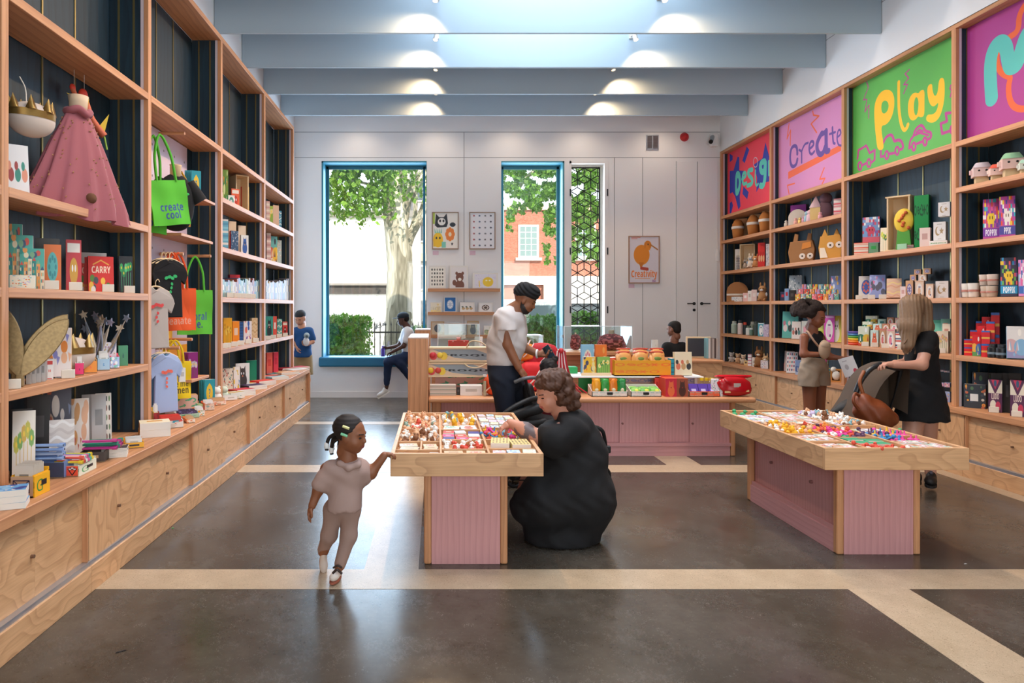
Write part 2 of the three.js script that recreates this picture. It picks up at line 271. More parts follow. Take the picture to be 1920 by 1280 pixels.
{// foliage: instanced leaves
const leafG=()=>{const g=new THREE.BufferGeometry(),s=[[0,0,0],[0.5,0.34,0.06],[0,1,0],[-0.5,0.34,0.06],[0,0.5,-0.05]];const idx=[0,1,4,1,2,4,2,3,4,3,0,4];g.setAttribute('position',new THREE.Float32BufferAttribute(s.flat(),3));g.setAttribute('uv',new THREE.Float32BufferAttribute([0.5,0,1,0.4,0.5,1,0,0.4,0.5,0.5],2));g.setIndex(idx);g.computeVertexNormals();return g;};
const G=leafG();
const leafMat=(c)=>new THREE.MeshPhysicalMaterial({color:c,map:texLeaf,roughness:0.75,side:THREE.DoubleSide,transmission:0.35,thickness:0});
const m4=new THREE.Matrix4(),q=new THREE.Quaternion(),e=new THREE.Euler();
function leaves(parent,n,size,mat,where){
const im=new THREE.InstancedMesh(G,mat,n);im.name='foliage';im.userData.kind='stuff';im.castShadow=im.receiveShadow=true;
for(let i=0;i<n;i++){const p=where(i);e.set(rnd(6.3),rnd(6.3),rnd(6.3));q.setFromEuler(e);const s=size*rnd(0.6,1.25);m4.compose(p,q,V(s,s,s));im.setMatrixAt(i,m4);const k=rnd(0.75,1.2);im.setColorAt(i,new THREE.Color(k,k*rnd(0.95,1.1),k*0.9));}
parent.add(im);return im;
}
const bark=std(0xffffff,0.85,{map:texBark});
// plane tree in front of the large window; depth about 17 m
const D=17,P=(x,y,dd=0)=>px(x,y,D+dd),base=P(748,702);base.y=-0.2;
const tree=thing('plane_tree','large plane tree with mottled pale bark outside the big window','tree',base.toArray());
const L=(x,y,dd=0)=>P(x,y,dd).sub(base);
const limb=(pts,r0,r1,n=10)=>{const c=new THREE.CatmullRomCurve3(pts),g=new THREE.TubeGeometry(c,40,1,n),p=g.attributes.position;for(let i=0;i<=40;i++){const ce=c.getPoint(i/40),r=r0 +(r1-r0)*(i/40)+(i<5?(5-i)*r0*0.07:0);for(let j=0;j<=n;j++){const k=i*(n+1)+ j,v=V(p.getX(k),p.getY(k),p.getZ(k)).sub(ce).multiplyScalar(r*(0.93+0.14*vnoise(i*0.6,j*1.1,8))).add(ce);p.setXYZ(k,v.x,v.y,v.z);}}g.computeVertexNormals();return g;};
part('trunk',limb([L(746,700),L(748,600),L(750,520),L(747,450),L(740,400),L(735,330),L(731,250),L(728,120)],0.36,0.25,14),bark,tree);
part('branch',limb([L(752,470),L(757,410),L(766,370),L(785,338),L(805,318),L(850,280)],0.14,0.08),bark,tree);
part('branch',limb([L(762,455),L(776,430),L(789,404),L(800,370),L(815,300)],0.13,0.07),bark,tree);
part('branch',limb([L(768,440),L(778,400),L(780,340),L(782,250)],0.06,0.03),bark,tree);
const lm=leafMat(0xe4f4a8);
leaves(tree,9000,0.125,lm,()=>{const t=rnd();let x,y;do{x=rnd(560,742);y=rnd(230,450);}while(y>390-Math.abs(x-665)*0.35+rnd(46)||(y>330&&rnd()<0.6)||vnoise(x/20,y/18,6)<0.34);return L(x,y,rnd(-2,1.6));});
leaves(tree,1600,0.125,lm,()=>L(rnd(742,860),rnd(230,372),rnd(-1.5,2))).name='foliage';
part('twig',[rod(L(735,380),L(690,345,-0.8),0.05),rod(L(690,345,-0.8),L(630,330,-1),0.03),rod(L(728,300),L(660,290,-0.5),0.05)],bark,tree);
// tree seen through the narrower window
const b2=px(1000,640,19);b2.y=-0.2;const t2=thing('street_tree','leafy green tree hanging over the brick building outside','tree',b2.toArray());
const L2=(x,y,dd=0)=>px(x,y,19+dd).sub(b2);
part('trunk',limb([V(2.6,0,0),V(2.7,3,0),L2(1130,330),L2(1100,240)],0.28,0.16),bark,t2);
part('branch',limb([L2(1125,330),L2(1060,300),L2(990,330),L2(965,370)],0.1,0.03),bark,t2);
leaves(t2,11000,0.13,leafMat(0xdcf2b4),()=>{let x,y;do{x=rnd(905,1150);y=rnd(230,500);}while(y>400 +(x>1020?70:0)+(vnoise(x/9,y/60,3)- 0.5)*90||vnoise(x/14,y/14,5)<0.36);return L2(x,y,rnd(-2,2));});
// clipped hedges
const hedge=(label,x0,x1,y1,d,dep,c)=>{const a=px(x0,0,d),b=px(x1,y1,d),t=thing('hedge',label,'hedge',[(a.x+b.x)/ 2,-0.2,-d]),w=b.x-a.x,h=b.y+0.2;part('branches',rb(-w/2+0.1,w/2-0.1,0,h-0.1,-dep+0.1,-0.1,0.2),std(c,0.9,{map:texLeaf}),t);leaves(t,3200,0.085,leafMat(c),()=>{const f=rnd();return f<0.55?V(rnd(-w/2,w/2),rnd(0,h),rnd(-0.12,0.04)):f<0.8?V(rnd(-w/2,w/2),h+rnd(-0.12,0.06),rnd(-dep,0)):V((rnd()<0.5?-1:1)*(w/2+rnd(-0.1,0.05)),rnd(0,h),rnd(-dep,0));});};
hedge('clipped green hedge beside the railings outside the big window',560,688,598,14.2,0.9,0xb4e088);
hedge('clipped green hedge outside the narrow teal framed window',970,1075,598,14.6,0.9,0xa0d488);
hedge('green shrub hedge beyond the tree beside the stone building',775,815,618,16.2,0.7,0xb0dc90);
hedge('green hedge seen through the black cube pattern grille',1085,1180,592,14.4,0.9,0xb4e088);
}
{// iron railings behind the hedge
const d=15.6,a=px(600,0,d).x,b=px(830,0,d).x,t=thing('railings','black iron railings along the pavement outside the window','railings',[0,-0.2,-d]);
for(const y of[0.3,1.15])part('rail',bx(a,b,y,y+0.035,-0.02,0.02),M.black,t);
const bar=merge([cyl(0.011,0.011,1.35,0,0,0,6),cyl(0.022,0.002,0.09,0,1.33,0,6)]);
for(let x=a;x<b;x +=0.125)part('bar',bar,M.black,t).position.x=x;
const s=one('stone_block',extr([[-0.9,0],[0.35,0],[0.35,0.35],[-0.35,0.75],[-0.9,0.75]],0.5,0.02).translate(-2.35,-0.2,-13.6),C(0xb4b6b8,0.8),'grey angled stone block outside at the window corner','block');
}

// ---------- tall bookcases along both walls ----------
const LT=0.635,RT=0.62,LF=-2.10,LBK=-2.385,RF=4.85,RBK=5.16,TOP=4.2;
const LU=[1.62,3.30,4.98,6.66,8.34,10.02],RU=[2.86,4.62,6.375,8.12,9.885,11.615];// depth of the near edge of each upright
const UT=0.055,ST=0.05;
const SHELF_L=[[1.135,1.645,2.14,3.11],[1.135,1.645,2.14,3.11],[3.11],[1.135,1.645,2.14,2.63,3.11],[1.135,1.645,2.14,2.63,3.11]];
const SHELF_R=[[1.10,1.635,2.15,2.66,3.09],[1.10,1.635,2.15,2.66,3.09],[1.10,1.635,2.15,3.09],[1.10,1.635,2.15,2.67,3.09],[1.10,1.635,2.15,2.67,3.09]];
function bookcase(side,label,U,shelves,top,front,back){
const s=side,bc=thing('bookcase',label,'bookcase'),b=(xa,xb,...r)=>s<0?[xb*1,xa*1,...r]:[xa,xb,...r];// xa is the room side
const B=(f,xa,xb,y0,y1,d0,d1,g)=>{const[p,q]=xa<xb?[xa,xb]:[xb,xa];return f===rb?rb(p,q,y0,y1,-d1,-d0,0.004,g):bx(p,q,y0,y1,-d1,-d0,g);};
for(const d of U){
const u=part('upright',B(rb,front,front+s*0.035,top,TOP-0.05,d,d+UT,1),M.fir,bc);
part('edge_strip',B(bx,front+s*0.035,front+s*0.058,top,TOP-0.05,d+0.002,d+UT-0.002,1),M.strip,u);
part('side_panel',B(bx,front+s*0.058,back,top,TOP-0.05,d+0.004,d+UT-0.004,1),M.navy,u);
for(const k of[0.10,0.21])part('shelf_track',B(bx,front+s*k,front+s*(k+0.014),top+0.02,TOP-0.06,d-0.002,d+0.006,1),M.brass,u);
}
part('top_board',B(rb,front,back,TOP-0.05,TOP,U[0],U[U.length-1]+ UT,2),M.fir,bc);
for(let k=0;k+1<U.length;k++){
const a=U[k]+ UT,e=U[k+1],p=part('back_panel',B(bx,back,back+s*0.02,top,TOP-0.05,a,e,1),M.navy,bc);
for(const f of[0.24,0.47,0.70])part('shelf_track',B(bx,back-s*0.006,back,top+0.02,TOP-0.06,a +(e-a)*f,a +(e-a)*f+0.014,1),M.brass,p);
for(const y of shelves[k])part('shelf',B(rb,front,back-s*0.006,y-ST,y,a-0.0,e,2),M.fir,bc);
}
return bc;
}
const bookL=bookcase(-1,'tall fir and navy bookcase with a clothes display bay, opposite the lettered panels',LU,SHELF_L,LT,LF,LBK);
const bookR=bookcase(1,'tall fir and navy bookcase topped with bright lettered panels',RU,SHELF_R,RT,RF,RBK);

// ---------- low cabinets with sliding plywood doors under them ----------
function cabinetRun(s,nose,edges,top,back,runLabel,ends){
const B=(xa,xb,y0,y1,d0,d1,g,r)=>{const[p,q]=xa<xb?[xa,xb]:[xb,xa];return r?rb(p,q,y0,y1,-d1,-d0,r,g):bx(p,q,y0,y1,-d1,-d0,g);};
for(let k=0;k+1<edges.length;k++){
const a=edges[k],e=edges[k+1],m=(a+e)/ 2,t=thing('base_cabinet',ends[k],'cabinet',[0,0,0],0,runLabel);
part('body',[B(nose+s*0.075,back,0.0,0.12,a+0.002,e-0.002),B(nose+s*0.085,back,0.12,top-0.06,a+0.002,e-0.002)],M.ply,t);
part('plinth',B(nose,nose+s*0.03,0,0.142,a+0.001,e-0.001,2,0.003),M.ply,t);
part('door_rail',B(nose+s*0.012,nose+s*0.07,0.142,0.166,a+0.001,e-0.001,2),M.alu,t);
for(const[d0,d1,in_]of[[a+0.012,m+0.01,0],[m-0.004,e-0.012,1]]){
const X=nose+s*(0.022+in_*0.024),mid=d0 +(d1-d0)*rnd(0.36,0.64);
const dr=part('door',[B(X,X+s*0.018,0.166,top-0.06,d0,mid,in_?2:1,0.0015),B(X,X+s*0.018,0.166,top-0.06,mid,d1,2,0.0015)],M.ply,t);
const kn=rod([X,0.37,-(mid-0.03)],[X-s*0.016,0.37,-(mid-0.03)],0.009,12);part('knob',kn,C(0x6b4a35,0.6),dr);
}
part('divider',B(nose+s*0.018,nose+s*0.06,0.166,top-0.06,e-0.012,e-0.0015,1,0.003),M.fir,t);
}
const a=edges[0],e=edges[edges.length-1];
return B(nose,back,top-0.058,top,a,e+0.012,2,0.006);
}
{
const g=cabinetRun(-1,-1.87,[2.1,3.706,5.31,6.92,8.52,10.08],LT,LBK,'plywood base cabinets under the bookcase with the clothes bay',['','','','',''].map((_,i)=>['plywood sliding door cabinet under the boxes of pens and envelopes','plywood sliding door cabinet below the clothes bay end beside the pink dress bay','plywood sliding door cabinet below the pale blue T-shirt','plywood sliding door cabinet below the stacked red and purple books','plywood sliding door cabinet at the window end, beside the standing boy'][i]));
one('worktop',g,M.fir,'long fir worktop crowded with books, running below the clothes display bay','worktop');
part('end_panel',rb(-2.36,-1.868,0,LT-0.058,-10.13,-10.083,0.004,1),M.fir,scene.getObjectByName('base_cabinet_004'));
const g2=cabinetRun(1,4.81,[2.76,4.5,6.24,8.0,9.74,11.6],RT,RBK,'plywood base cabinets under the bookcase with lettered panels',['plywood sliding door cabinet under the magenta panel bay, away from the window','plywood sliding door cabinet under the magenta lettered panel','plywood sliding door cabinet behind the brown pushchair','plywood sliding door cabinet behind the girl in shorts','plywood sliding door cabinet under the red Design panel, by the white wall']);
one('worktop',g2,M.fir,'long fir worktop below the bookcase with bright lettered panels','worktop');
}
// ---------- two tray-topped display tables ----------
function displayTable(label,tx0,tx1,td0,td1,bx0,bx1,bd0,bd1,dividers){
const t=thing('display_table',label,'table',[(tx0+tx1)/ 2,0,-(td0+td1)/ 2]),ox=-(tx0+tx1)/ 2,oz=(td0+td1)/ 2;
const B=(x0,x1,y0,y1,d0,d1,g,r=0.003)=>rb(x0+ox,x1+ox,y0,y1,-d1+oz,-d0+oz,r,g,2);
const tr=part('tray',bx(tx0+0.02+ox,tx1-0.02+ox,0.60,0.655,-td1+0.02+oz,-td0-0.02+oz,2),M.ply,t);
part('rim_board',B(tx0,tx1,0.567,0.70,td0,td0+0.024,0),M.ply,tr);part('rim_board',B(tx0,tx1,0.567,0.70,td1-0.024,td1,0),M.ply,tr);
part('rim_board',B(tx0,tx0+0.024,0.567,0.70,td0+0.024,td1-0.024,2),M.ply,tr);part('rim_board',B(tx1-0.024,tx1,0.567,0.70,td0+0.024,td1-0.024,2),M.ply,tr);
for(const[x0,x1,d0,d1]of dividers)part('divider',B(x0,x1,0.655,0.692,d0,d1),M.ply,tr);
for(const x of[bx0,bx1-0.045])for(const d of[bd0,bd1-0.05])part('post',B(x,x+0.045,0,0.6,d,d+0.05,1,0.012),M.fir,t);
part('end_panel',B(bx0+0.045,bx1-0.045,0,0.6,bd0+0.004,bd0+0.03,1,0.002),M.pink,t);part('end_panel',B(bx0+0.045,bx1-0.045,0,0.6,bd1-0.03,bd1-0.004,1,0.002),M.pink,t);
const m=(bd0+bd1)/ 2;
for(const[X,s]of[[bx0,1],[bx1,-1]]){
const S=(a,b,...r)=>s>0?B(X+a,X+b,...r):B(X-b,X-a,...r);
part('plinth',[S(0.006,0.03,0,0.13,bd0+0.05,bd1-0.05,2,0.002),S(0.016,0.05,0.13,0.16,bd0+0.05,bd1-0.05,2,0.002)],M.pink,t);
for(const[d0,d1,i]of[[bd0+0.05,m+0.01,0],[m+0.012,bd1-0.05,1]]){const dr=part('door',S(0.03+i*0.012,0.046+i*0.012,0.16,0.6,d0,d1,1,0.002),M.pink,t),c=(d0+d1)/ 2,xx=X+s*(0.03+i*0.012)+ ox;part('knob',rod([xx,0.37,-c+oz],[xx-s*0.016,0.37,-c+oz],0.011,12),C(0x8a5a58,0.6),dr);}
part('carcass',S(0.075,0.085,0.02,0.6,bd0+0.03,bd1-0.03,1),M.pink,t);
}
return t;
}
const T1={x0:-0.266,x1:0.622,d0:3.956,d1:5.495},T2={x0:2.34,x1:3.21,d0:4.11,d1:5.63};
displayTable('pink display table with a plywood tray of tiny toys, the woman crouching beside it',T1.x0,T1.x1,T1.d0,T1.d1,-0.074,0.43,4.108,5.34,
[[0.02,0.034,3.98,5.47],[0.304,0.318,3.98,5.47],[-0.242,0.02,4.81,4.822],[-0.242,0.02,4.36,4.372],[-0.242,0.02,4.1,4.112],[0.034,0.304,4.78,4.792],[0.034,0.304,4.42,4.432],[0.034,0.304,4.12,4.132],[0.318,0.598,4.85,4.862],[0.318,0.598,4.42,4.432],[0.318,0.598,4.14,4.152],[-0.1,-0.088,4.112,4.36]]);
displayTable('pink display table with a plywood tray of cards and toys, the brown pushchair behind it',T2.x0,T2.x1,T2.d0,T2.d1,2.506,3.03,4.267,5.51,
[[2.62,2.634,4.134,5.6],[2.9,2.914,4.134,5.6],[2.364,2.62,4.62,4.632],[2.364,2.62,5.1,5.112],[2.634,2.9,4.5,4.512],[2.634,2.9,5.0,5.012],[2.914,3.186,4.55,4.562],[2.914,3.186,4.95,4.962],[2.364,2.62,4.36,4.372]]);

// ---------- low counter with pink sliding doors, tall end block, till counter behind ----------
{
const D0=6.98,D1=7.95,t=thing('low_counter','low shop counter with pink sliding doors and a fir top, loaded with snacks and games','counter');
part('countertop',rb(-0.08,3.28,0.565,0.62,-D1,-D0,0.026,0,5),M.fir,t);
for(const x of[0.0,3.055])part('post',rb(x-0.045*(x<1),x+0.05,0,0.565,-7.14,-7.08,0.012,1),M.fir,t);
part('plinth',[bx(0.02,3.05,0,0.105,-7.11,-7.088,0),bx(0.02,3.06,0.105,0.135,-7.125,-7.08,0)],M.pink,t);
const xs=[0.02,0.355,0.72,1.12,1.52,1.905,2.31,2.635,3.055];
for(let i=0;i+1<xs.length;i++){const o=i & 1;const dr=part('door',rb(xs[i]+ 0.004,xs[i+1]-(o?0.0:-0.006),0.135,0.565,-7.13-0.02*(1-o),-7.113-0.02*(1-o),0.002,1),M.pink,t);if(o)part('knob',rod([xs[i]+ 0.035,0.335,-7.115],[xs[i]+ 0.035,0.335,-7.1],0.011,12),C(0x8a5a58),dr);}
part('carcass',bx(0.0,3.08,0.02,0.565,-D1+0.02,-7.18),M.pink,t);
const e=thing('end_block','tall fir end block of the counter with a pale top, beside the toy croquet boxes','counter');
part('block',rb(-0.29,-0.084,0,1.225,-7.95,-7.0,0.004,1),M.fir,e);part('top_sheet',rb(-0.29,-0.084,1.225,1.238,-7.95,-7.0,0.003),C(0xdcd2d0),e);
const e2=thing('end_block','tall fir end block with a pale top, standing near the big window','counter');
part('block',rb(-0.297,-0.08,0,1.225,-9.95,-9.45,0.004,1),M.fir,e2);part('top_sheet',rb(-0.297,-0.08,1.225,1.238,-9.95,-9.45,0.003),C(0xdcd2d0),e2);
const k=thing('till_counter','fir till counter standing behind the snack counter','counter');
part('countertop',rb(-0.08,2.62,0.96,1.0,-8.95,-8.3,0.006,0),M.fir,k);part('front_panel',bx(-0.06,2.6,0,0.96,-8.42,-8.39,0),M.fir,k);part('back_panel',bx(-0.06,2.6,0,0.96,-8.93,-8.9,0),M.fir,k);
const k2=thing('till_desk','lower plywood desk end behind the counter, with a screen and files on it','desk');
part('desktop',rb(2.72,3.62,0.845,0.875,-9.2,-8.58,0.005,0),M.fir,k2);part('front_panel',bx(2.74,3.6,0,0.845,-8.64,-8.6,0),M.ply,k2);part('side_panel',bx(3.57,3.6,0,0.845,-9.18,-8.64,2),M.ply,k2);part('side_panel',bx(2.74,2.77,0,0.845,-9.18,-8.64,2),M.ply,k2);
}
// ---------- picture ledges between the windows ----------
for(const[y,x1,n]of[[544,938,'upper'],[588,927,'middle'],[631,930,'lower']]){
const a=px(802,y-3.5,DB-0.13),b=px(x1,y+3,DB-0.13),t=thing('picture_ledge','narrow fir picture ledge between the windows, the ' + n + ' of the three','shelf',[0,0,zb+0.0]);
part('ledge',rb(a.x,b.x,a.y-0.055,a.y-0.015,0.001,0.12,0.003,0),M.fir,t);part('lip',rb(a.x,b.x,a.y-0.055,a.y,0.12,0.132,0.003,0),M.fir,t);
}

// ---------- one sheet of printed covers; every cell is one design ----------
const ATL=2048,CELL=113,NC=18,atlas=document.createElement('canvas');atlas.width=atlas.height=ATL;
const ag=atlas.getContext('2d'),cells={};let nCells=0;
const texAtlas=new THREE.CanvasTexture(atlas);texAtlas.colorSpace=THREE.SRGBColorSpace;texAtlas.anisotropy=8;
M.print=std(0xffffff,0.45,{map:texAtlas});
M.printMatt=std(0xffffff,0.85,{map:texAtlas});
function art(bg,kind='plain',fg=['#fff'],text='',spine,page='#efe9de'){
const key=[bg,kind,fg,text,spine,page].join('|');if(key in cells)return cells[key];
const n=nCells++;cells[key]=n;if(n>=NC*NC)throw new Error('atlas full');
const g=ag,ox=0,oy=0,W=128,Hh=112;let k=0;
const f=()=>fg[k++ % fg.length],r=(a,b)=>rnd(a,b),X=(u)=>ox+u*W,Y=(v)=>oy+v*Hh;
g.save();g.translate((n % NC)*CELL,Math.floor(n/NC)*CELL);g.scale(CELL/128,CELL/128);g.beginPath();g.rect(0,0,128,128);g.clip();
g.fillStyle=bg;g.fillRect(ox,oy,W,Hh);g.fillStyle=spine||bg;g.fillRect(ox,oy+Hh,64,16);g.fillStyle=page;g.fillRect(ox+64,oy+Hh,64,16);
g.beginPath();g.rect(ox,oy,W,Hh);g.clip();g.lineCap=g.lineJoin='round';
const ell=(u,v,a,b,c)=>{g.fillStyle=c;g.beginPath();g.ellipse(X(u),Y(v),a*W,b*Hh,0,0,7);g.fill();};
const rect=(u,v,w,h,c)=>{g.fillStyle=c;g.fillRect(X(u),Y(v),w*W,h*Hh);};
const poly=(p,c)=>{g.fillStyle=c;g.beginPath();p.forEach(([u,v],i)=>i?g.lineTo(X(u),Y(v)):g.moveTo(X(u),Y(v)));g.fill();};
const word=(t,u,v,s,c,font='sans-serif',bold='bold')=>{g.fillStyle=c;g.font=bold + ' ' + s + 'px ' + font;g.textAlign='center';g.textBaseline='middle';g.fillText(t,X(u),Y(v));};
const line=(p,c,w)=>{g.strokeStyle=c;g.lineWidth=w;g.beginPath();p.forEach(([u,v],i)=>i?g.lineTo(X(u),Y(v)):g.moveTo(X(u),Y(v)));g.stroke();};
const star=(u,v,s,c)=>poly([...Array(10)].map((_,i)=>{const q=i*Math.PI/5-Math.PI/2,e=i % 2?s*0.45:s;return[u+Math.cos(q)*e,v+Math.sin(q)*e];}),c);
const flower=(u,v,s,c,m)=>{for(let i=0;i<8;i++)ell(u+Math.cos(i*0.785)*s,v+Math.sin(i*0.785)*s,s*0.55,s*0.6,c);ell(u,v,s*0.5,s*0.5,m);};
switch(kind){
case 'title':rect(0.1,0.08,0.8,0.18,f());ell(0.5,0.62,0.26,0.26,f());ell(0.42,0.56,0.05,0.07,f());ell(0.6,0.56,0.05,0.07,fg[0]);rect(0.2,0.92,0.6,0.04,fg[0]);break;
case 'animal':ell(0.5,0.68,0.3,0.3,fg[0]);ell(0.5,0.42,0.22,0.22,fg[0]);poly([[0.3,0.36],[0.32,0.1],[0.46,0.28]],fg[0]);poly([[0.7,0.36],[0.68,0.1],[0.54,0.28]],fg[0]);ell(0.42,0.4,0.035,0.05,fg[1]||'#222');ell(0.58,0.4,0.035,0.05,fg[1]||'#222');ell(0.5,0.5,0.05,0.035,fg[2]||'#222');break;
case 'scene':rect(0,0.55,1,0.45,f());ell(0.25,0.6,0.35,0.2,f());ell(0.8,0.65,0.4,0.25,f());ell(0.72,0.2,0.1,0.11,f());for(let i=0;i<5;i++){const u=r(0.05,0.9);poly([[u,0.75],[u+0.06,0.45],[u+0.12,0.75]],f());}for(let i=0;i<4;i++)ell(r(0.1,0.9),r(0.78,0.95),0.05,0.05,f());break;
case 'town':for(let i=0;i<6;i++){const u=i*0.165+0.01,h=r(0.35,0.8),c=f();rect(u,1-h,0.15,h,c);poly([[u,1-h],[u+0.075,0.9-h],[u+0.15,1-h]],f());for(let a=0;a<4;a++)for(let b=0;b<2;b++)rect(u+0.025+b*0.06,1.06-h+a*0.16,0.035,0.08,f());}for(let i=0;i<6;i++)ell(r(0,1),r(0.02,0.22),0.1,0.07,f());break;
case 'grid':for(let a=0;a<5;a++)for(let b=0;b<5;b++){const u=0.14+b*0.18,v=0.12+a*0.18;(a+b)% 3?ell(u,v,0.05,0.055,f()):rect(u-0.05,v-0.045,0.1,0.09,f());}break;
case 'dots':for(let i=0;i<40;i++)ell(r(0,1),r(0,1),r(0.02,0.05),r(0.02,0.05),f());break;
case 'stripes':for(let i=0;i<8;i++)rect(0,i/8,1,0.07,f());break;
case 'spines':{let u=0;while(u<1){const w=r(0.05,0.12);rect(u,0,w,1,f());rect(u+w*0.2,r(0.1,0.5),w*0.6,0.2,f());u +=w;}break;}
case 'pages':for(let i=0;i<40;i++)rect(i/40,0,0.008,1,fg[i % fg.length]);break;
case 'flower':for(let i=0;i<5;i++){line([[0.2+i*0.15,0.95],[0.18+i*0.16,0.45]],fg[2]||'#3a7a3c',3);flower(0.18+i*0.16,r(0.25,0.5),0.08,f(),'#f5d23c');}break;
case 'moonstar':ell(0.36,0.5,0.2,0.24,fg[0]);ell(0.44,0.46,0.17,0.2,bg);star(0.66,0.5,0.19,fg[0]);rect(0.3,0.12,0.4,0.03,fg[1]||fg[0]);rect(0.36,0.9,0.28,0.03,fg[1]||fg[0]);break;
case 'face':ell(0.5,0.55,0.34,0.38,fg[0]);ell(0.46,0.6,0.17,0.2,fg[2]||fg[1]);rect(0.38,0.34,0.24,0.05,fg[1]);rect(0.1,0.04,0.8,0.06,fg[2]||fg[1]);ell(0.6,0.76,0.07,0.06,fg[1]);break;
case 'shapes':for(let i=0;i<16;i++){const u=r(0,0.9),v=r(0,0.9),s=r(0.06,0.16);i % 3?ell(u,v,s,s,f()):poly([[u,v],[u+s,v+s*0.3],[u+s*0.4,v+s*1.4]],f());}break;
case 'waves':for(let i=0;i<6;i++){g.strokeStyle=f();g.lineWidth=7;g.beginPath();for(let u=0;u<=1.01;u +=0.1)g.lineTo(X(u),Y(0.1+i*0.16+Math.sin(u*9+i)*0.05));g.stroke();}break;
case 'poppik':for(let i=0;i<60;i++)rect(Math.floor(r(0,10))/ 10,Math.floor(r(0,7))/ 10,0.1,0.1,f());{const c=fg[0];rect(0.32,0.36,0.36,0.26,c);rect(0.26,0.42,0.48,0.12,c);rect(0.34,0.6,0.08,0.1,c);rect(0.58,0.6,0.08,0.1,c);rect(0.4,0.43,0.05,0.07,'#4a3a10');rect(0.55,0.43,0.05,0.07,'#4a3a10');}rect(0,0.72,1,0.2,fg[1]);word(text,0.5,0.82,25,'#fff');break;
case 'words':text.split('/').forEach((t,i,a)=>word(t,0.5,0.5 +(i -(a.length-1)/ 2)*0.24,Math.min(34,190/Math.max(4,t.length)),fg[i % fg.length]));break;
case 'wordlow':text.split('/').forEach((t,i,a)=>word(t,0.55,0.6+i*0.17,Math.min(26,165/Math.max(4,t.length)),fg[i % fg.length]));break;
case 'croquet':poly([[0.05,0.1],[0.62,0.1],[1,0.86],[0.7,0.95],[0.35,0.75]],fg[0]);word('CROQUET',0.6,0.55,25,'#14181c');ell(0.06,0.62,0.05,0.3,'#d63a3a');ell(0.2,0.62,0.05,0.3,'#e8c43a');break;
case 'glyphs':for(let i=0;i<9;i++){const u=0.1 +(i % 5)*0.2,v=i<5?0.28:0.72;g.strokeStyle=fg[0];g.lineWidth=4;g.beginPath();if(i % 4===0)g.arc(X(u),Y(v),9,0,6.3);else if(i % 4===1){g.ellipse(X(u),Y(v),9,6,0.5,0,6.3);g.moveTo(X(u)- 3,Y(v));g.lineTo(X(u)+ 4,Y(v));}else if(i % 4===2){g.arc(X(u)- 6,Y(v)+ 3,6,1.6,5.2);g.arc(X(u)+ 3,Y(v)- 3,7,3.6,6.6);g.arc(X(u)+ 9,Y(v)+ 5,5,4.6,7.8);g.closePath();}else{for(let q=0;q<6;q++){g.moveTo(X(u),Y(v));g.lineTo(X(u)+ Math.cos(q*1.05)*10,Y(v)+ Math.sin(q*1.05)*10);}}g.stroke();}if(text)word(text,0.22,0.72,26,fg[0]);break;
case 'jungle':for(let i=0;i<26;i++)ell(r(0,1),r(0,1),r(0.02,0.09),r(0.03,0.08),f());rect(0.3,0.4,0.36,0.3,'#eceae6');word(text||'',0.48,0.55,14,'#555');break;
case 'ludo':poly([[0,0],[0.5,0.45],[1,0],[1,0.42],[0,0.42]],fg[1]);poly([[0.2,0],[0.5,0.3],[0.8,0]],fg[2]);ell(0.5,0.12,0.1,0.1,fg[3]);word(text,0.5,0.52,26,'#f2dfd0');ell(0.35,0.78,0.22,0.16,fg[1]);ell(0.7,0.8,0.18,0.14,fg[2]);break;
case 'envelope':g.strokeStyle=fg[0];g.lineWidth=5;g.strokeRect(X(0.12),Y(0.2),0.7*W,0.56*Hh);line([[0.12,0.2],[0.47,0.52],[0.82,0.2]],fg[0],4);line([[0.12,0.76],[0.38,0.46]],fg[0],4);line([[0.82,0.76],[0.56,0.46]],fg[0],4);break;
case 'icecream':for(const[u,v]of[[0.7,0.3],[0.86,0.3],[0.78,0.2]]){ell(u,v,0.09,0.1,'#1c1a24');ell(u,v,0.055,0.065,'#f6e8e2');}line([[0.66,0.42],[0.78,0.85],[0.9,0.42]],'#1c1a24',5);break;
case 'pencilG':word('G',0.35,0.52,84,fg[0],'sans-serif','');rect(0.44,0.3,0.34,0.26,'#20181c');break;
case 'arrows':for(let i=0;i<5;i++){const u=0.1+i*0.18,v=i % 2?0.3:0.65;line([[u,v],[u+0.13,v-0.06]],fg[0],8);poly([[u+0.18,v-0.08],[u+0.1,v-0.18],[u+0.12,v+0.04]],fg[0]);}g.strokeStyle=fg[0];g.lineWidth=6;g.beginPath();g.arc(X(0.82),Y(0.3),13,3,7.4);g.stroke();break;
case 'notebook':ell(0.5,0.55,0.3,0.34,fg[0]);word('?',0.5,0.56,50,fg[1]);line([[0.3,0.34],[0.5,0.2],[0.7,0.34]],fg[0],9);break;
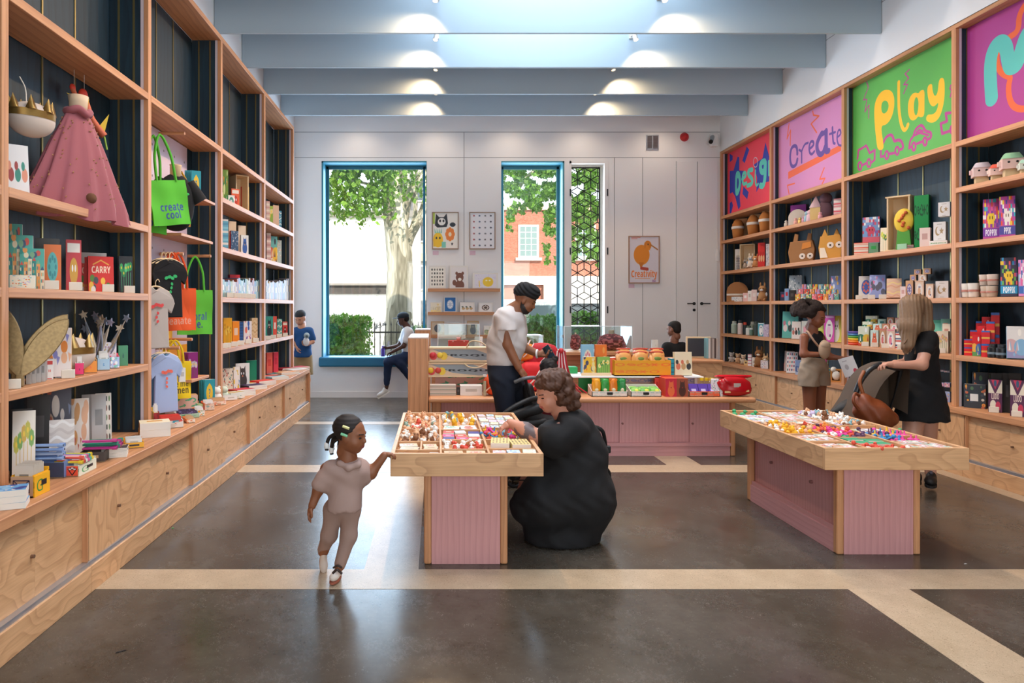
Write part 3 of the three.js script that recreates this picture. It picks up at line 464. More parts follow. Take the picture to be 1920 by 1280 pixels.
case 'catposter':{rect(0.0,0.0,1,1,'#f1ede4');poly([[0.1,0.36],[0.14,0.05],[0.26,0.14],[0.44,0.14],[0.55,0.04],[0.6,0.3],[0.55,0.4],[0.2,0.42]],'#26262a');ell(0.36,0.26,0.15,0.1,'#f4f1ea');ell(0.3,0.24,0.035,0.035,'#222');ell(0.43,0.24,0.035,0.035,'#222');ell(0.78,0.34,0.11,0.06,'#26303a');flower(0.68,0.6,0.12,'#ee8430','#f7e3c0');ell(0.22,0.75,0.19,0.2,'#f2c41c');rect(0.04,0.75,0.36,0.18,'#f2c41c');ell(0.16,0.7,0.03,0.03,'#222');ell(0.29,0.7,0.03,0.03,'#222');for(let i=0;i<4;i++)poly([[0.1+i*0.07,0.57],[0.08+i*0.09,0.43],[0.16+i*0.07,0.57]],'#7fcdb8');rect(0.36,0.8,0.16,0.16,'#7fcdb8');rect(0.0,0.02,0.1,0.3,'#b4cf4a');star(0.76,0.86,0.05,'#333');break;}
case 'minigrid':for(let a=0;a<6;a++)for(let b=0;b<4;b++){const u=0.17+b*0.22,v=0.1+a*0.16;ell(u,v,0.035,0.022,f());rect(u-0.05*r(0,1),v,0.06,0.012,'#555');}break;
case 'bearcard':ell(0.55,0.5,0.24,0.22,fg[0]);ell(0.36,0.3,0.08,0.08,fg[0]);ell(0.74,0.3,0.08,0.08,fg[0]);ell(0.55,0.88,0.28,0.24,fg[0]);ell(0.22,0.76,0.12,0.14,fg[0]);ell(0.55,0.6,0.11,0.08,'#f2eadc');break;
case 'chick':for(let i=0;i<70;i++)ell(r(0,1),r(0,1),0.02,0.02,i % 2?'#c9b8d8':'#ddd');ell(0.62,0.56,0.24,0.34,'#f2cc2a');ell(0.55,0.46,0.05,0.05,'#fff6d0');ell(0.7,0.46,0.05,0.05,'#fff6d0');line([[0.24,0.9],[0.22,0.5]],'#f2cc2a',5);break;
case 'kiwi':{ell(0.42,0.4,0.26,0.21,'#e08a24');ell(0.62,0.2,0.12,0.1,'#d27f22');poly([[0.52,0.3],[0.6,0.14],[0.7,0.3]],'#e08a24');line([[0.72,0.19],[0.95,0.29]],'#b06a2a',3);poly([[0.32,0.56],[0.5,0.56],[0.4,0.7]],'#c9761f');line([[0.4,0.68],[0.62,0.7]],'#b8483a',7);ell(0.63,0.18,0.018,0.018,'#222');word('Creativity',0.5,0.8,23,'#f07a2c');rect(0.2,0.89,0.5,0.012,'#e8924c');rect(0.08,0.03,0.3,0.01,'#e06a5a');rect(0.08,0.055,0.2,0.01,'#e06a5a');word('V&A',0.82,0.95,8,'#8a4a8a');break;}
case 'animalrow':for(let i=0;i<3;i++){const u=0.2+i*0.3;ell(u,0.62,0.13,0.14,f());ell(u-0.06,0.44,0.08,0.09,f());}break;
case 'lozenge':ell(0.5,0.5,0.3,0.32,fg[0]);for(let i=0;i<8;i++)ell(0.5+Math.cos(i*0.785)*0.18,0.5+Math.sin(i*0.785)*0.2,0.06,0.06,fg[1]);break;
case 'carry':word(text,0.5,0.38,30,'#fbe3c8');line([[0.2,0.24],[0.5,0.12],[0.8,0.24]],'#e8b24a',4);for(let i=0;i<9;i++)ell(r(0.1,0.9),r(0.6,0.95),0.09,0.1,f());break;
case 'mark':ell(0.78,0.78,0.12,0.13,fg[0]);ell(0.36,0.5,0.12,0.14,fg[1]);rect(0.2,0.16,0.3,0.05,fg[1]);break;
case 'label':rect(0.25,0.3,0.5,0.3,fg[0]);break;
}
g.restore();return n;
}
// uv rectangles of a cell: its picture, its spine colour, its page colour
const cellUV=(n,what)=>{const ox=(n % NC)*CELL,oy=Math.floor(n/NC)*CELL,[x,y,w,h]=(what==='art'?[1.5,1.5,125,109]:what==='spine'?[10,116,40,8]:[74,116,40,8]).map((q)=>q*CELL/128);return[(ox+x)/ ATL,1 -(oy+y+h)/ ATL,(ox+x+w)/ ATL,1 -(oy+y)/ ATL];};
// printed box: faces +x -x +y -y +z -z get 'art', 'spine' or 'page'; stands on y = 0, front face at z = 0
function pbox(w,h,t,cell,faces=['page','spine','page','page','art','spine'],seg){
const g=seg?new THREE.BoxGeometry(w,h,t,seg,seg,1):new THREE.BoxGeometry(w,h,t),uv=g.attributes.uv,gn=g.groups;
gn.forEach((gr,f)=>{const[a,b,c,d]=cellUV(cell,faces[f]),ids=new Set();for(let i=gr.start;i<gr.start+gr.count;i++)ids.add(g.index.getX(i));for(const i of ids)uv.setXY(i,a+uv.getX(i)*(c-a),b+uv.getY(i)*(d-b));});
g.clearGroups();return g.translate(0,h/2,-t/2);
}
const BOOK=['page','spine','page','page','art','spine'],BOXF=['spine','spine','spine','spine','art','spine'],FLAT=['page','spine','art','spine','page','page'],ALLART=['art','art','spine','spine','art','art'];
// a board or box on a wall shelf, from its pixel extents. side -1 / 1, X = plane of its front foot, a = degrees turned towards the room end
function wallSpot(side,level,X,x0,x1,ytop,a=0){
const xc=(x0+x1)/ 2,Xp=side*X,d=F*Xp /(xc-CX),top=EYE +(CY-ytop)*d/F,al=a*R;
const ux=-Math.sin(al)*-side,uz=Math.cos(al),dx=Math.abs(F*(ux*-1*-1/d+Xp*uz /(d*d)));
const th=side<0?Math.PI/2-al:-(Math.PI/2-al);
const u=V(Math.cos(th),0,-Math.sin(th)),dxs=Math.abs(F*(u.x/d+Xp*u.z /(d*d)));
return{pos:[Xp,level,-d],turn:th,w:(x1-x0)/ dxs,h:Math.max(0.015,top-level),d};
}
function shelfItem(side,level,X,[x0,x1,ytop,cell,a,t,name,label,cat,o={}]){
const back=side<0?2.376:5.15;let s;
for(let i=0;i<4;i++){s=wallSpot(side,level +(o.up||0),X,x0,x1,ytop,a);const ext=s.w/2*Math.sin(a*R)+(t+s.h*Math.sin((o.tilt||0)*R))*Math.cos(a*R);X=Math.min(X,back-ext);}
s=wallSpot(side,level +(o.up||0),X,x0,x1,ytop,a);const m=one(name,pbox(Math.min(s.w,o.maxw||9),s.h,t,cell,o.faces||(name==='book'?BOOK:BOXF)),M.print,label,cat||name,o.group);
m.position.set(...s.pos);m.position.y +=0.001+t*Math.sin((o.tilt||0)*R);m.rotation.order='YXZ';m.rotation.set(-(o.tilt||0)*R,s.turn,0);return m;
}
const row=(side,level,X,list)=>list.forEach((i)=>shelfItem(side,level,X,i));
// a free-standing box whose front faces the camera squarely, from pixels at depth d
function frontItem(d,[x0,x1,y0,y1,cell,t,name,label,cat,o={}]){
const a=px(x0,y1,d),b=px(x1,y0,d),m=one(name,pbox(b.x-a.x,b.y-a.y,t,cell,o.faces||(name==='book'?BOOK:BOXF)),o.mat||M.print,label,cat||name,o.group);
m.position.set((a.x+b.x)/ 2,(o.y!==undefined?o.y+0.001:a.y)+ t*Math.sin((o.tilt||0)*R),-d);m.rotation.order='YXZ';m.rotation.set(-(o.tilt||0)*R,(o.turn||0)*R,0);return m;
}
// lettered panels above the bookcase on the right; drawn in the panel's own plane
function letteredPanel(d0,d1,label,draw){
const W=1024,Hh=640,X=4.957,y0=3.09,y1=4.15,cv=document.createElement('canvas');cv.width=W;cv.height=Hh;const g=cv.getContext('2d');
const P=(x,y)=>{const d=F*X /(x-CX),Y=EYE +(CY-y)*d/F;return[(d0-d)/(d0-d1)*W,(y1-Y)/(y1-y0)*Hh];};
const path=(pts,ox,oy,s,close)=>{g.beginPath();const q=pts.map(([a,b])=>P(ox+a/s,oy+b/s));if(close===2){const m=(a,b)=>[(a[0]+ b[0])/ 2,(a[1]+ b[1])/ 2];const st=m(q[q.length-1],q[0]);g.moveTo(...st);q.forEach((p,i)=>g.quadraticCurveTo(...p,...m(p,q[(i+1)% q.length])));}else if(close===3){g.moveTo(...q[0]);for(let i=1;i<q.length-1;i++)g.quadraticCurveTo(...q[i],(q[i][0]+ q[i+1][0])/ 2,(q[i][1]+ q[i+1][1])/ 2);g.lineTo(...q[q.length-1]);}else q.forEach((p,i)=>i?g.lineTo(...p):g.moveTo(...p));if(close===1)g.closePath();};
g.lineCap=g.lineJoin='round';draw(g,path,W,Hh);
const t=new THREE.CanvasTexture(cv);t.colorSpace=THREE.SRGBColorSpace;
const geo=new THREE.BoxGeometry(d0-d1-0.006,y1-y0-0.004,0.012),m=one('lettered_panel',geo,std(0xffffff,0.55,{map:t}),label,'panel');
m.position.set(X+0.006,(y0+y1)/ 2,-(d0+d1)/ 2);m.rotation.y=-Math.PI/2;
}
{
const fill=(g,c)=>{g.fillStyle=c;g.fill();},line=(g,c,w)=>{g.strokeStyle=c;g.lineWidth=w;g.stroke();};
letteredPanel(8.12,6.43,'green panel lettered Play in yellow with magenta cars',(g,path,W,H)=>{
g.fillStyle='#57b04e';g.fillRect(0,0,W,H);const A=[1620,130,7.529],y='#f4bd1c',m='#b2378a';
const Bq=[1600,220,12.8],Cq=[1690,210,12.8];
path([[100,990],[120,790],[210,740],[300,680],[330,720],[390,860],[510,790],[510,1020],[440,1080]],...Bq);line(g,m,18);path([[220,1150],[310,1100]],...Bq);line(g,m,18);
path([[720,610],[760,500],[860,420],[940,430],[980,590],[1060,540],[1150,560],[1200,690],[1180,760],[1130,770]],...Bq,3);line(g,m,20);path([[660,780],[655,950],[740,930]],...Bq);line(g,m,18);path([[860,880],[980,860]],...Bq);line(g,m,18);
for(const[cx,cy,o]of[[155,1170,Bq],[370,1100,Bq],[800,910,Bq],[1050,805,Bq],[300,830,Cq],[570,710,Cq],[1230,420,Cq]]){path([...Array(12)].map((_,i)=>[cx+45*Math.cos(i*0.524),cy+95*Math.sin(i*0.524)]),...o,2);line(g,m,17);}
path([[190,870],[200,690],[290,590],[330,430],[440,320],[520,330],[580,470],[715,480],[720,620],[640,660]],...Cq,3);line(g,m,18);path([[370,480],[440,420],[520,470],[380,510]],...Cq,1);line(g,m,14);path([[300,570],[450,500],[650,560]],...Cq);line(g,m,14);path([[380,760],[510,710]],...Cq);line(g,m,18);path([[190,860],[240,840]],...Cq);line(g,m,18);
path([[1180,20],[1070,30],[1100,220],[950,280],[985,520],[1180,450]],...Cq);line(g,m,18);
path([[640,0],[580,60],[630,120],[560,215],[615,210],[560,340]],...A);line(g,m,9);path([[40,-80],[70,-20],[0,60],[60,250],[-10,430],[40,420],[10,600],[70,500],[65,690]],...A);line(g,m,9);path([[1230,220],[1215,265],[1240,300],[1220,390]],...A);line(g,m,9);
path([[140,560],[165,430],[230,320],[310,280],[390,300],[425,380],[430,480],[415,600],[375,710],[310,785],[240,795],[255,940],[280,1090],[262,1135],[215,1145],[185,1110],[170,980],[150,800]],...A,2);fill(g,y);
path([[242,540],[250,470],[290,435],[335,455],[350,520],[330,590],[285,630],[250,605]],...A,2);fill(g,'#57b04e');
path([[490,180],[487,450],[500,650],[530,800],[570,870],[610,820],[620,780]],...A,3);line(g,y,26);
path([[618,580],[625,450],[665,360],[720,320],[770,340],[800,295],[858,280],[855,460],[855,660],[800,680],[765,660],[730,712],[675,728],[635,680]],...A,2);fill(g,y);path([[702,540],[712,430],[740,380],[770,430],[768,560],[745,655],[715,640]],...A,2);fill(g,'#57b04e');
path([[888,240],[965,185],[968,300],[1000,390],[1045,330],[1058,130],[1135,105],[1145,300],[1130,480],[1080,660],[1010,745],[930,758],[870,715],[895,635],[970,640],[1030,590],[1060,450],[1000,525],[945,515],[905,420]],...A,2);fill(g,y);
});
letteredPanel(9.885,8.175,'lilac panel lettered Create in purple with an orange bar',(g,path,W,H)=>{
g.fillStyle='#d58fc6';g.fillRect(0,0,W,H);const A=[1460,180,6.738],p='#664aa0',o='#ee6a44';
path([[120,960],[790,610],[790,690],[120,1050]],...A,1);fill(g,o);
for(const q of[[[130,350],[105,540],[150,430],[145,620]],[[430,190],[440,240],[510,250],[410,350],[480,460]],[[575,910],[520,1050],[585,1040],[550,1110]],[[200,1105],[110,1130],[130,1240]]]){path(q,...A);line(g,o,13);}
path([[235,730],[235,650],[200,620],[155,660],[140,780],[155,880],[190,895],[225,860],[235,800]],...A,3);line(g,p,30);
path([[260,680],[290,700],[290,840]],...A);line(g,p,20);path([[290,700],[320,610],[370,590]],...A,3);line(g,p,20);
path([[385,670],[445,630],[440,570],[405,570],[382,640],[390,720],[420,740],[450,700]],...A,3);line(g,p,22);
path([[545,470],[490,560],[480,660],[510,740],[560,730],[590,640]],...A,3);line(g,p,44);path([[600,440],[600,600],[605,700],[632,690]],...A);line(g,p,44);path([[545,480],[600,450]],...A);line(g,p,40);
path([[680,395],[685,590],[710,600]],...A,3);line(g,p,20);path([[645,480],[715,455]],...A);line(g,p,18);
path([[740,520],[790,490],[780,420],[750,430],[735,540],[755,620],[790,625]],...A,3);line(g,p,16);
});
letteredPanel(11.615,9.94,'red panel lettered Design in turquoise with blue shapes',(g,path,W,H)=>{
g.fillStyle='#ee4258';g.fillRect(0,0,W,H);const A=[1340,240,6.4],b='#2c3fae',t='#5ed3c2';
for(const q of[[[225,510],[275,340],[295,350],[295,510],[370,515],[330,620],[300,830],[310,940],[285,980],[245,820],[215,770],[180,790],[180,515]],[[385,220],[415,260],[360,420],[332,390]],[[610,170],[655,340],[655,640],[560,660],[500,770],[510,600],[470,440],[575,360]],[[345,700],[408,770],[390,855],[333,790]],[[180,310],[215,330],[215,380],[180,410]],[[180,900],[205,880],[220,930],[195,1030],[180,1020]]]){path(q,...A,1);fill(g,b);}
path([[250,520],[300,510],[318,620],[310,720],[280,810],[250,820],[242,700]],...A,2);fill(g,t);path([[268,600],[285,600],[292,660],[280,720],[266,740]],...A,2);fill(g,b);
path([[330,610],[378,580],[370,530],[340,540],[330,620],[345,680],[380,660]],...A,3);line(g,t,34);
path([[450,500],[405,500],[400,560],[455,610],[450,670],[395,690]],...A,3);line(g,t,44);
path([[490,510],[482,620],[500,700],[522,670]],...A,3);line(g,t,24);path([...Array(14)].map((_,i)=>[490+26*Math.cos(i*0.449),410+60*Math.sin(i*0.449)]),...A,2);line(g,'#c9b8c8',10);
path([[600,400],[560,400],[545,480],[570,540],[605,500],[610,380],[605,620],[580,700],[550,690]],...A,3);line(g,t,56);
path([[650,400],[652,560]],...A);line(g,t,30);
});
letteredPanel(6.375,4.675,'magenta panel with a large turquoise letter M and orange line',(g,path,W,H)=>{
g.fillStyle='#a8358a';g.fillRect(0,0,W,H);const A=[1760,0,8],t='#52bdb4',o='#e6602c';
path([[1290,80],[1200,200],[1200,470],[1030,570],[900,760],[860,850],[900,1060],[1010,1140],[1080,1150],[1040,1300],[1060,1500],[1130,1620],[1300,1650],[1600,1500]],...A,3);line(g,o,34);
path([[790,1480],[770,1200],[770,900],[830,700],[930,620],[1010,700],[1030,850],[1060,990],[1100,1010],[1180,960],[1250,700],[1320,500],[1420,430],[1500,520],[1520,900],[1530,1300]],...A,3);line(g,t,84);
});
}

// ---------- goods on the shelves ----------
const G5=['#e8503a','#f2c12e','#3d9c84','#2f6fa8','#f0e6d8'],PAST=['#f3b9a8','#a9d4c4','#f3d98a','#b9a6d6','#f2ece2'],TOWN=['#2f8f86','#d4574a','#f2e3c0','#3c5a7a','#f0a45a','#7fb38a'];
const a_town=art('#4fae9e','town',TOWN),a_leaf=art('#e0763c','lozenge',['#5db5b4','#3f8f95'],'','#2a2e33'),a_palace=art('#c93f45','title',['#f0e8dc','#d9a441','#fff','#8f2a35'],'','#efe8dc');
const a_carry=art('#d8322c','carry',['#f0c24a','#5a8a3a','#f2ece2','#4a5058'],'CARRY','#6e1518','#8a2420'),a_bug=art('#2b2d31','flower',['#3fae62','#2f8f55','#5fd08a'],'','#8b8d92');
const a_wood=art('#d9b183','plain',['#fff'],'','#c99f70','#d9b183'),a_white=art('#efece6','label',['#c9c4ba'],'','#e4e0d8'),a_grey=art('#b9b7b5','label',['#8b8a89'],'','#9a9897');
const a_moon=art('#eceae8','moonstar',['#b59a72','#b9b4ac'],'','#dcdad6'),a_dark=art('#33302f','label',['#5a5655'],'','#26242a');
const lab=(side,level,X,xs,where)=>xs.forEach((x)=>{const s=wallSpot(side,level,X,x-7,x+7,0,60);const m=one('label_block',rb(-0.035,0.035,0,0.05,-0.018,0,0.003),M.cream,'small pale label block ' + where,'label block','label blocks ' + where);m.position.set(s.pos[0],level+0.001,s.pos[2]);m.rotation.y=s.turn;});
// dress bay, shelf of picture books
row(-1,1.645,2.33,[[14,42,420,a_town,62,0.03,'book','tall town picture book at the back of the dress bay shelf','book'],[66,112,447,a_dark,62,0.1,'gift_box','dark gift box behind the teal leaf book','box'],[152,200,474,a_grey,60,0.03,'gift_box','grey box behind the red story books','box']]);
row(-1,1.645,2.27,[[16,62,441,a_town,62,0.035,'book','middle town picture book of the three in the dress bay','book']]);
row(-1,1.645,2.21,[[37,83,466,a_town,62,0.03,'book','front town picture book of the three in the dress bay','book',{tilt:4}],[82,115,459,a_leaf,60,0.05,'book','orange book with a teal leaf on its cover','book',{tilt:4}],[124,153,450,a_palace,58,0.06,'book','tall red and cream book with ornate palace cover','book',{tilt:3}],[166,214,481,a_carry,56,0.03,'book','red story book facing out at the head of its row','book',{tilt:6}],[224,250,481,a_bug,55,0.05,'book','black book with green plants on its cover','book',{tilt:5}]]);
for(let i=0;i<8;i++)shelfItem(-1,1.645,2.25+i*0.009,[164-i*2.2,208-i*2.2,482,a_carry,56,0.005,'book','dark red story book lined up behind its twin with the facing cover','book',{tilt:6,group:'red story books in a row'}]);
shelfItem(-1,1.645,2.15,[18,66,516,art('#efe6cf','dots',['#e8803a','#8fc9c0','#c9b8d8']),62,0.05,'card_box','cream open box of colourful cards before the town books','box']);
lab(-1,1.645,2.13,[97,142,203,243],'on the picture book shelf beside the red story books');
// dress bay, shelf of wings, wands and boxes
const a_boxR=art('#f0ece8','title',['#d63a34','#f2ece6','#d63a34','#333'],'','#a9a4a2'),a_boxB=art('#eef0f4','title',['#5874b4','#fff','#5874b4','#333'],'','#e2e2e6');
row(-1,1.135,2.2,[[82,134,617,art('#efe2dc','shapes',['#8a86c2','#e8862e','#f0b48a','#b6c9e2'],'','#e0b06a'),64,0.07,'game_box','tall vegetable card game box beside the gold wings','game box',{tilt:6}],[86,100,674,a_boxR,60,0.12,'toy_box','small white box with a red picture on the wings shelf','box'],[103,119,672,a_boxB,60,0.1,'toy_box','small white box with a blue picture on the wings shelf','box'],[222,240,648,art('#4f9c74','words',['#1f3a5a'],'ò','#3f8a64'),55,0.04,'toy_box','slim green box beside the wands','box'],[157,172,645,art('#1f4a3c','label',['#3a7a5f']),60,0.04,'toy_box','dark green box behind the little trays','box']]);
for(let i=0;i<4;i++)shelfItem(-1,1.135,2.18,[49+i*9,58+i*9,674,a_grey,66,0.1,'toy_box','narrow grey box in the row beside the gold wings','box',{group:'narrow grey boxes beside the gold wings'}]);
const trayOf=(side,level,X,x0,x1,ytop,cell,label,o={})=>{// small open carton: printed front, low sides, contents pushed in
const s=wallSpot(side,level,X,x0,x1,ytop,o.a??62),w=s.w,h=s.h,dp=o.dp||0.16,t=thing('display_carton',label,'carton',s.pos,s.turn,o.group);
part('carton_front',pbox(w,h,0.006,cell,BOXF),M.print,t);
part('carton_side',pbox(0.006,h*1.05,dp,cell,ALLART.map(()=>'spine')).translate(-w/2+0.003,0,-0.006),M.print,t);part('carton_side',pbox(0.006,h*1.05,dp,cell,ALLART.map(()=>o.sideArt?'art':'spine')).translate(w/2-0.003,0,-0.006),M.print,t);
part('carton_back',pbox(w,h*1.2,0.006,cell,ALLART.map(()=>'spine')).translate(0,0,-dp),M.print,t);part('carton_floor',bx(-w/2,w/2,0,0.006,-dp,0),C(0xcbb08c),t);
t.position.y +=0.001;return{t,w,h,dp,s};
};
// goods standing in a carton: each its own thing
function fillCarton(c,n,make,label,cat,name,group){for(let i=0;i<n;i++){const g=make(i),fl=(q)=>typeof q==='function'?q(i):q,m=one(name,g.geo,g.mat,fl(label),cat,fl(group));c.t.updateMatrixWorld();m.position.copy(V(g.x,g.y,g.z).applyMatrix4(c.t.matrixWorld));m.rotation.order='YXZ';m.rotation.set(g.rx||0,c.s.turn +(g.ry||0),g.rz||0);}}
const cardsIn=(c,n,cell,group,label)=>fillCarton(c,n,(i)=>({geo:pbox(Math.min(c.w*0.84,c.w-0.02),c.h*rnd(1.25,1.5),0.0025,cell,BOXF),mat:M.print,x:0,y:0.008,z:-0.014 -(c.dp-0.036)*i/n,rx:-0.02}),label,'card','greeting_card',group);
{
let c=trayOf(-1,1.135,2.16,141,157,681,art('#f02a78','words',['#7a1048'],'a','#f6e8e2'),'small hot pink carton on the wings shelf');cardsIn(c,6,a_white,'cards in the hot pink carton','cream card in the hot pink carton');
c=trayOf(-1,1.135,2.16,158,182,677,art('#f0962a','words',['#f0643c'],'o','#c9975f'),'small orange carton on the wings shelf');cardsIn(c,7,a_wood,'cards in the orange carton','brown card in the orange carton');
c=trayOf(-1,1.135,2.16,183,206,673,art('#a9d2f0','words',['#3f8fd8'],'S','#cfe4f2'),'small sky blue carton on the wings shelf');cardsIn(c,7,a_white,'cards in the sky blue carton','cream card in the sky blue carton');
c=trayOf(-1,1.135,2.16,207,224,669,art('#b6cdf2','shapes',['#f06a6a','#7fd0c2','#fff'],'','#f0526a'),'small lilac blue carton with coral side on the wings shelf');
lab(-1,1.135,2.13,[24,128],'on the wings and wands shelf');
// glitter wings
const wing=(L,w)=>{const s=new THREE.Shape();s.moveTo(0,0);s.bezierCurveTo(-w,L*0.3,-w*0.9,L*0.85,w*0.1,L);s.bezierCurveTo(w*0.9,L*0.8,w*0.7,L*0.25,0,0);return new THREE.ExtrudeGeometry(s,{depth:0.006,bevelEnabled:true,bevelSize:0.004,bevelThickness:0.003,bevelSegments:1,curveSegments:14});};
const gold=std(0xb89c6c,0.45,{metalness:0.45,map:texFabric}),rim=std(0xc9a860,0.35,{metalness:0.7});
for(const[x,y0,l,lb]of[[24,0.3,0.40,'gold glitter fairy wings at the end of the wings shelf'],[32,0.25,0.37,'gold glitter fairy wings leaning over the row of grey boxes']]){
const s=wallSpot(-1,1.135,2.2 -(x>30?0.04:0),x,x+10,600,68),t=thing('fairy_wings',lb,'toy wings',s.pos,s.turn);
for(const[sx,rz]of[[-1,0.22],[1,-0.62]]){const p=part('wing',wing(l,0.085),gold,t);p.rotation.z=rz;p.position.y=0.05;part('wing_edge',tube([[0,0,0.004],[sx*0.03,l*0.5,0.006],[0.005,l*0.98,0.004]],0.003,6),rim,p);}
part('wing_base',rb(-0.02,0.02,0,0.07,-0.02,0.01,0.008),gold,t);
}
// felt crown bags
const crown=(pos,k,label,strap)=>{const t=thing('crown_bag',label,'bag',pos,0.9),gm=std(0xb58f4e,0.3,{metalness:0.7,map:texFabric});const pts=[];part('bag_body',new THREE.SphereGeometry(0.13*k,26,16).scale(1,0.78,0.62).translate(0,0.115*k,0),C(0xcfbfb2,0.95),t);part('crown_band',new THREE.CylinderGeometry(0.132*k,0.13*k,0.04*k,28,1,true).scale(1,1,0.64).translate(0,0.14*k,0),Object.assign(gm.clone(),{side:2}),t);for(let i=0;i<7;i++){const q=i*0.8976;part('crown_point',new THREE.ConeGeometry(0.034*k,0.085*k,4).rotateZ(-Math.cos(q)*0.12).translate(Math.cos(q)*0.112*k,0.2*k,Math.sin(q)*0.072*k),gm,t);}if(strap)part('strap',tube([[0,0.2*k,-0.06],[0.0,0.3,-0.08],[-0.02,strap,-0.1]],0.004,6),C(0xd8d0c4),t);return t;};
{const p=px(58,262,3.72);crown([p.x,p.y,p.z],0.95,'cream felt bag with gold crown top hanging before the pink cape',0.36);}
{const s=wallSpot(-1,1.135,2.24,121,151,600,60);crown([s.pos[0],1.135+0.0,s.pos[2]],1.05,'cream felt bag with gold crown top standing on the wings shelf');}
// wands in a box and a spare tutu
{const s=wallSpot(-1,1.135,2.24,180,214,640,60),bxh=one('wand_box',pbox(0.14,0.17,0.1,art('#efeaf0','dots',['#c9a8b8','#d8c090','#b8b0d0'],'','#d8d0d8'),BOXF),M.print,'lilac box holding the glitter wands','box');bxh.position.set(s.pos[0],1.136,s.pos[2]);bxh.rotation.y=s.turn;
const cols=[0x8f97a8,0xb09a80,0xa8a0b4,0xc7b9a6];
for(let i=0;i<13;i++){const t=thing('wand','glitter wand with ribbons standing in the lilac box','wand',[s.pos[0]- 0.03+rnd(-0.03,0.03),1.16,s.pos[2]- rnd(-0.03,0.08)],rnd(6),'glitter wands in the lilac box'),L=rnd(0.26,0.36),q=(i-6)*0.075;t.rotation.set(rnd(-0.2,0.2),rnd(-0.3,0.3),-q);part('stick',cyl(0.0035,0.0035,L,0,0,0,6),C(0xcfc6b8),t);part('star_tip',extr([...Array(10)].map((_,k)=>{const w=k*Math.PI/5,r=k % 2?0.012:0.028;return[Math.sin(w)*r,L+Math.cos(w)*r];}),0.006,0.002),std(cols[i % 4],0.35,{metalness:0.4}),t);part('ribbons',[tube([[0,L*0.85,0],[0.014,L*0.5,0.01],[0.004,L*0.2,0.012]],0.006,5),tube([[0,L*0.85,0],[-0.014,L*0.55,-0.01],[-0.006,L*0.15,-0.006]],0.006,5)],C(cols[(i+1)% 4],0.5),t);}
const q=wallSpot(-1,1.135,2.26,240,265,640,40);const tt=thing('tutu','rolled dusky pink tutu with sequins at the end of the wings shelf','tutu',q.pos,q.turn);for(let i=0;i<3;i++)part('ruffle',new THREE.TorusKnotGeometry(0.055,0.034,60,8,2,3+i).scale(1,0.8,0.7).translate(0,0.06+i*0.065,-0.02),new THREE.MeshPhysicalMaterial({color:0xa8606a,roughness:0.9,transmission:0.25}),tt);part('tag',rb(-0.02,0.02,0.1,0.14,0.05,0.056,0.002),M.cream,tt);}
}
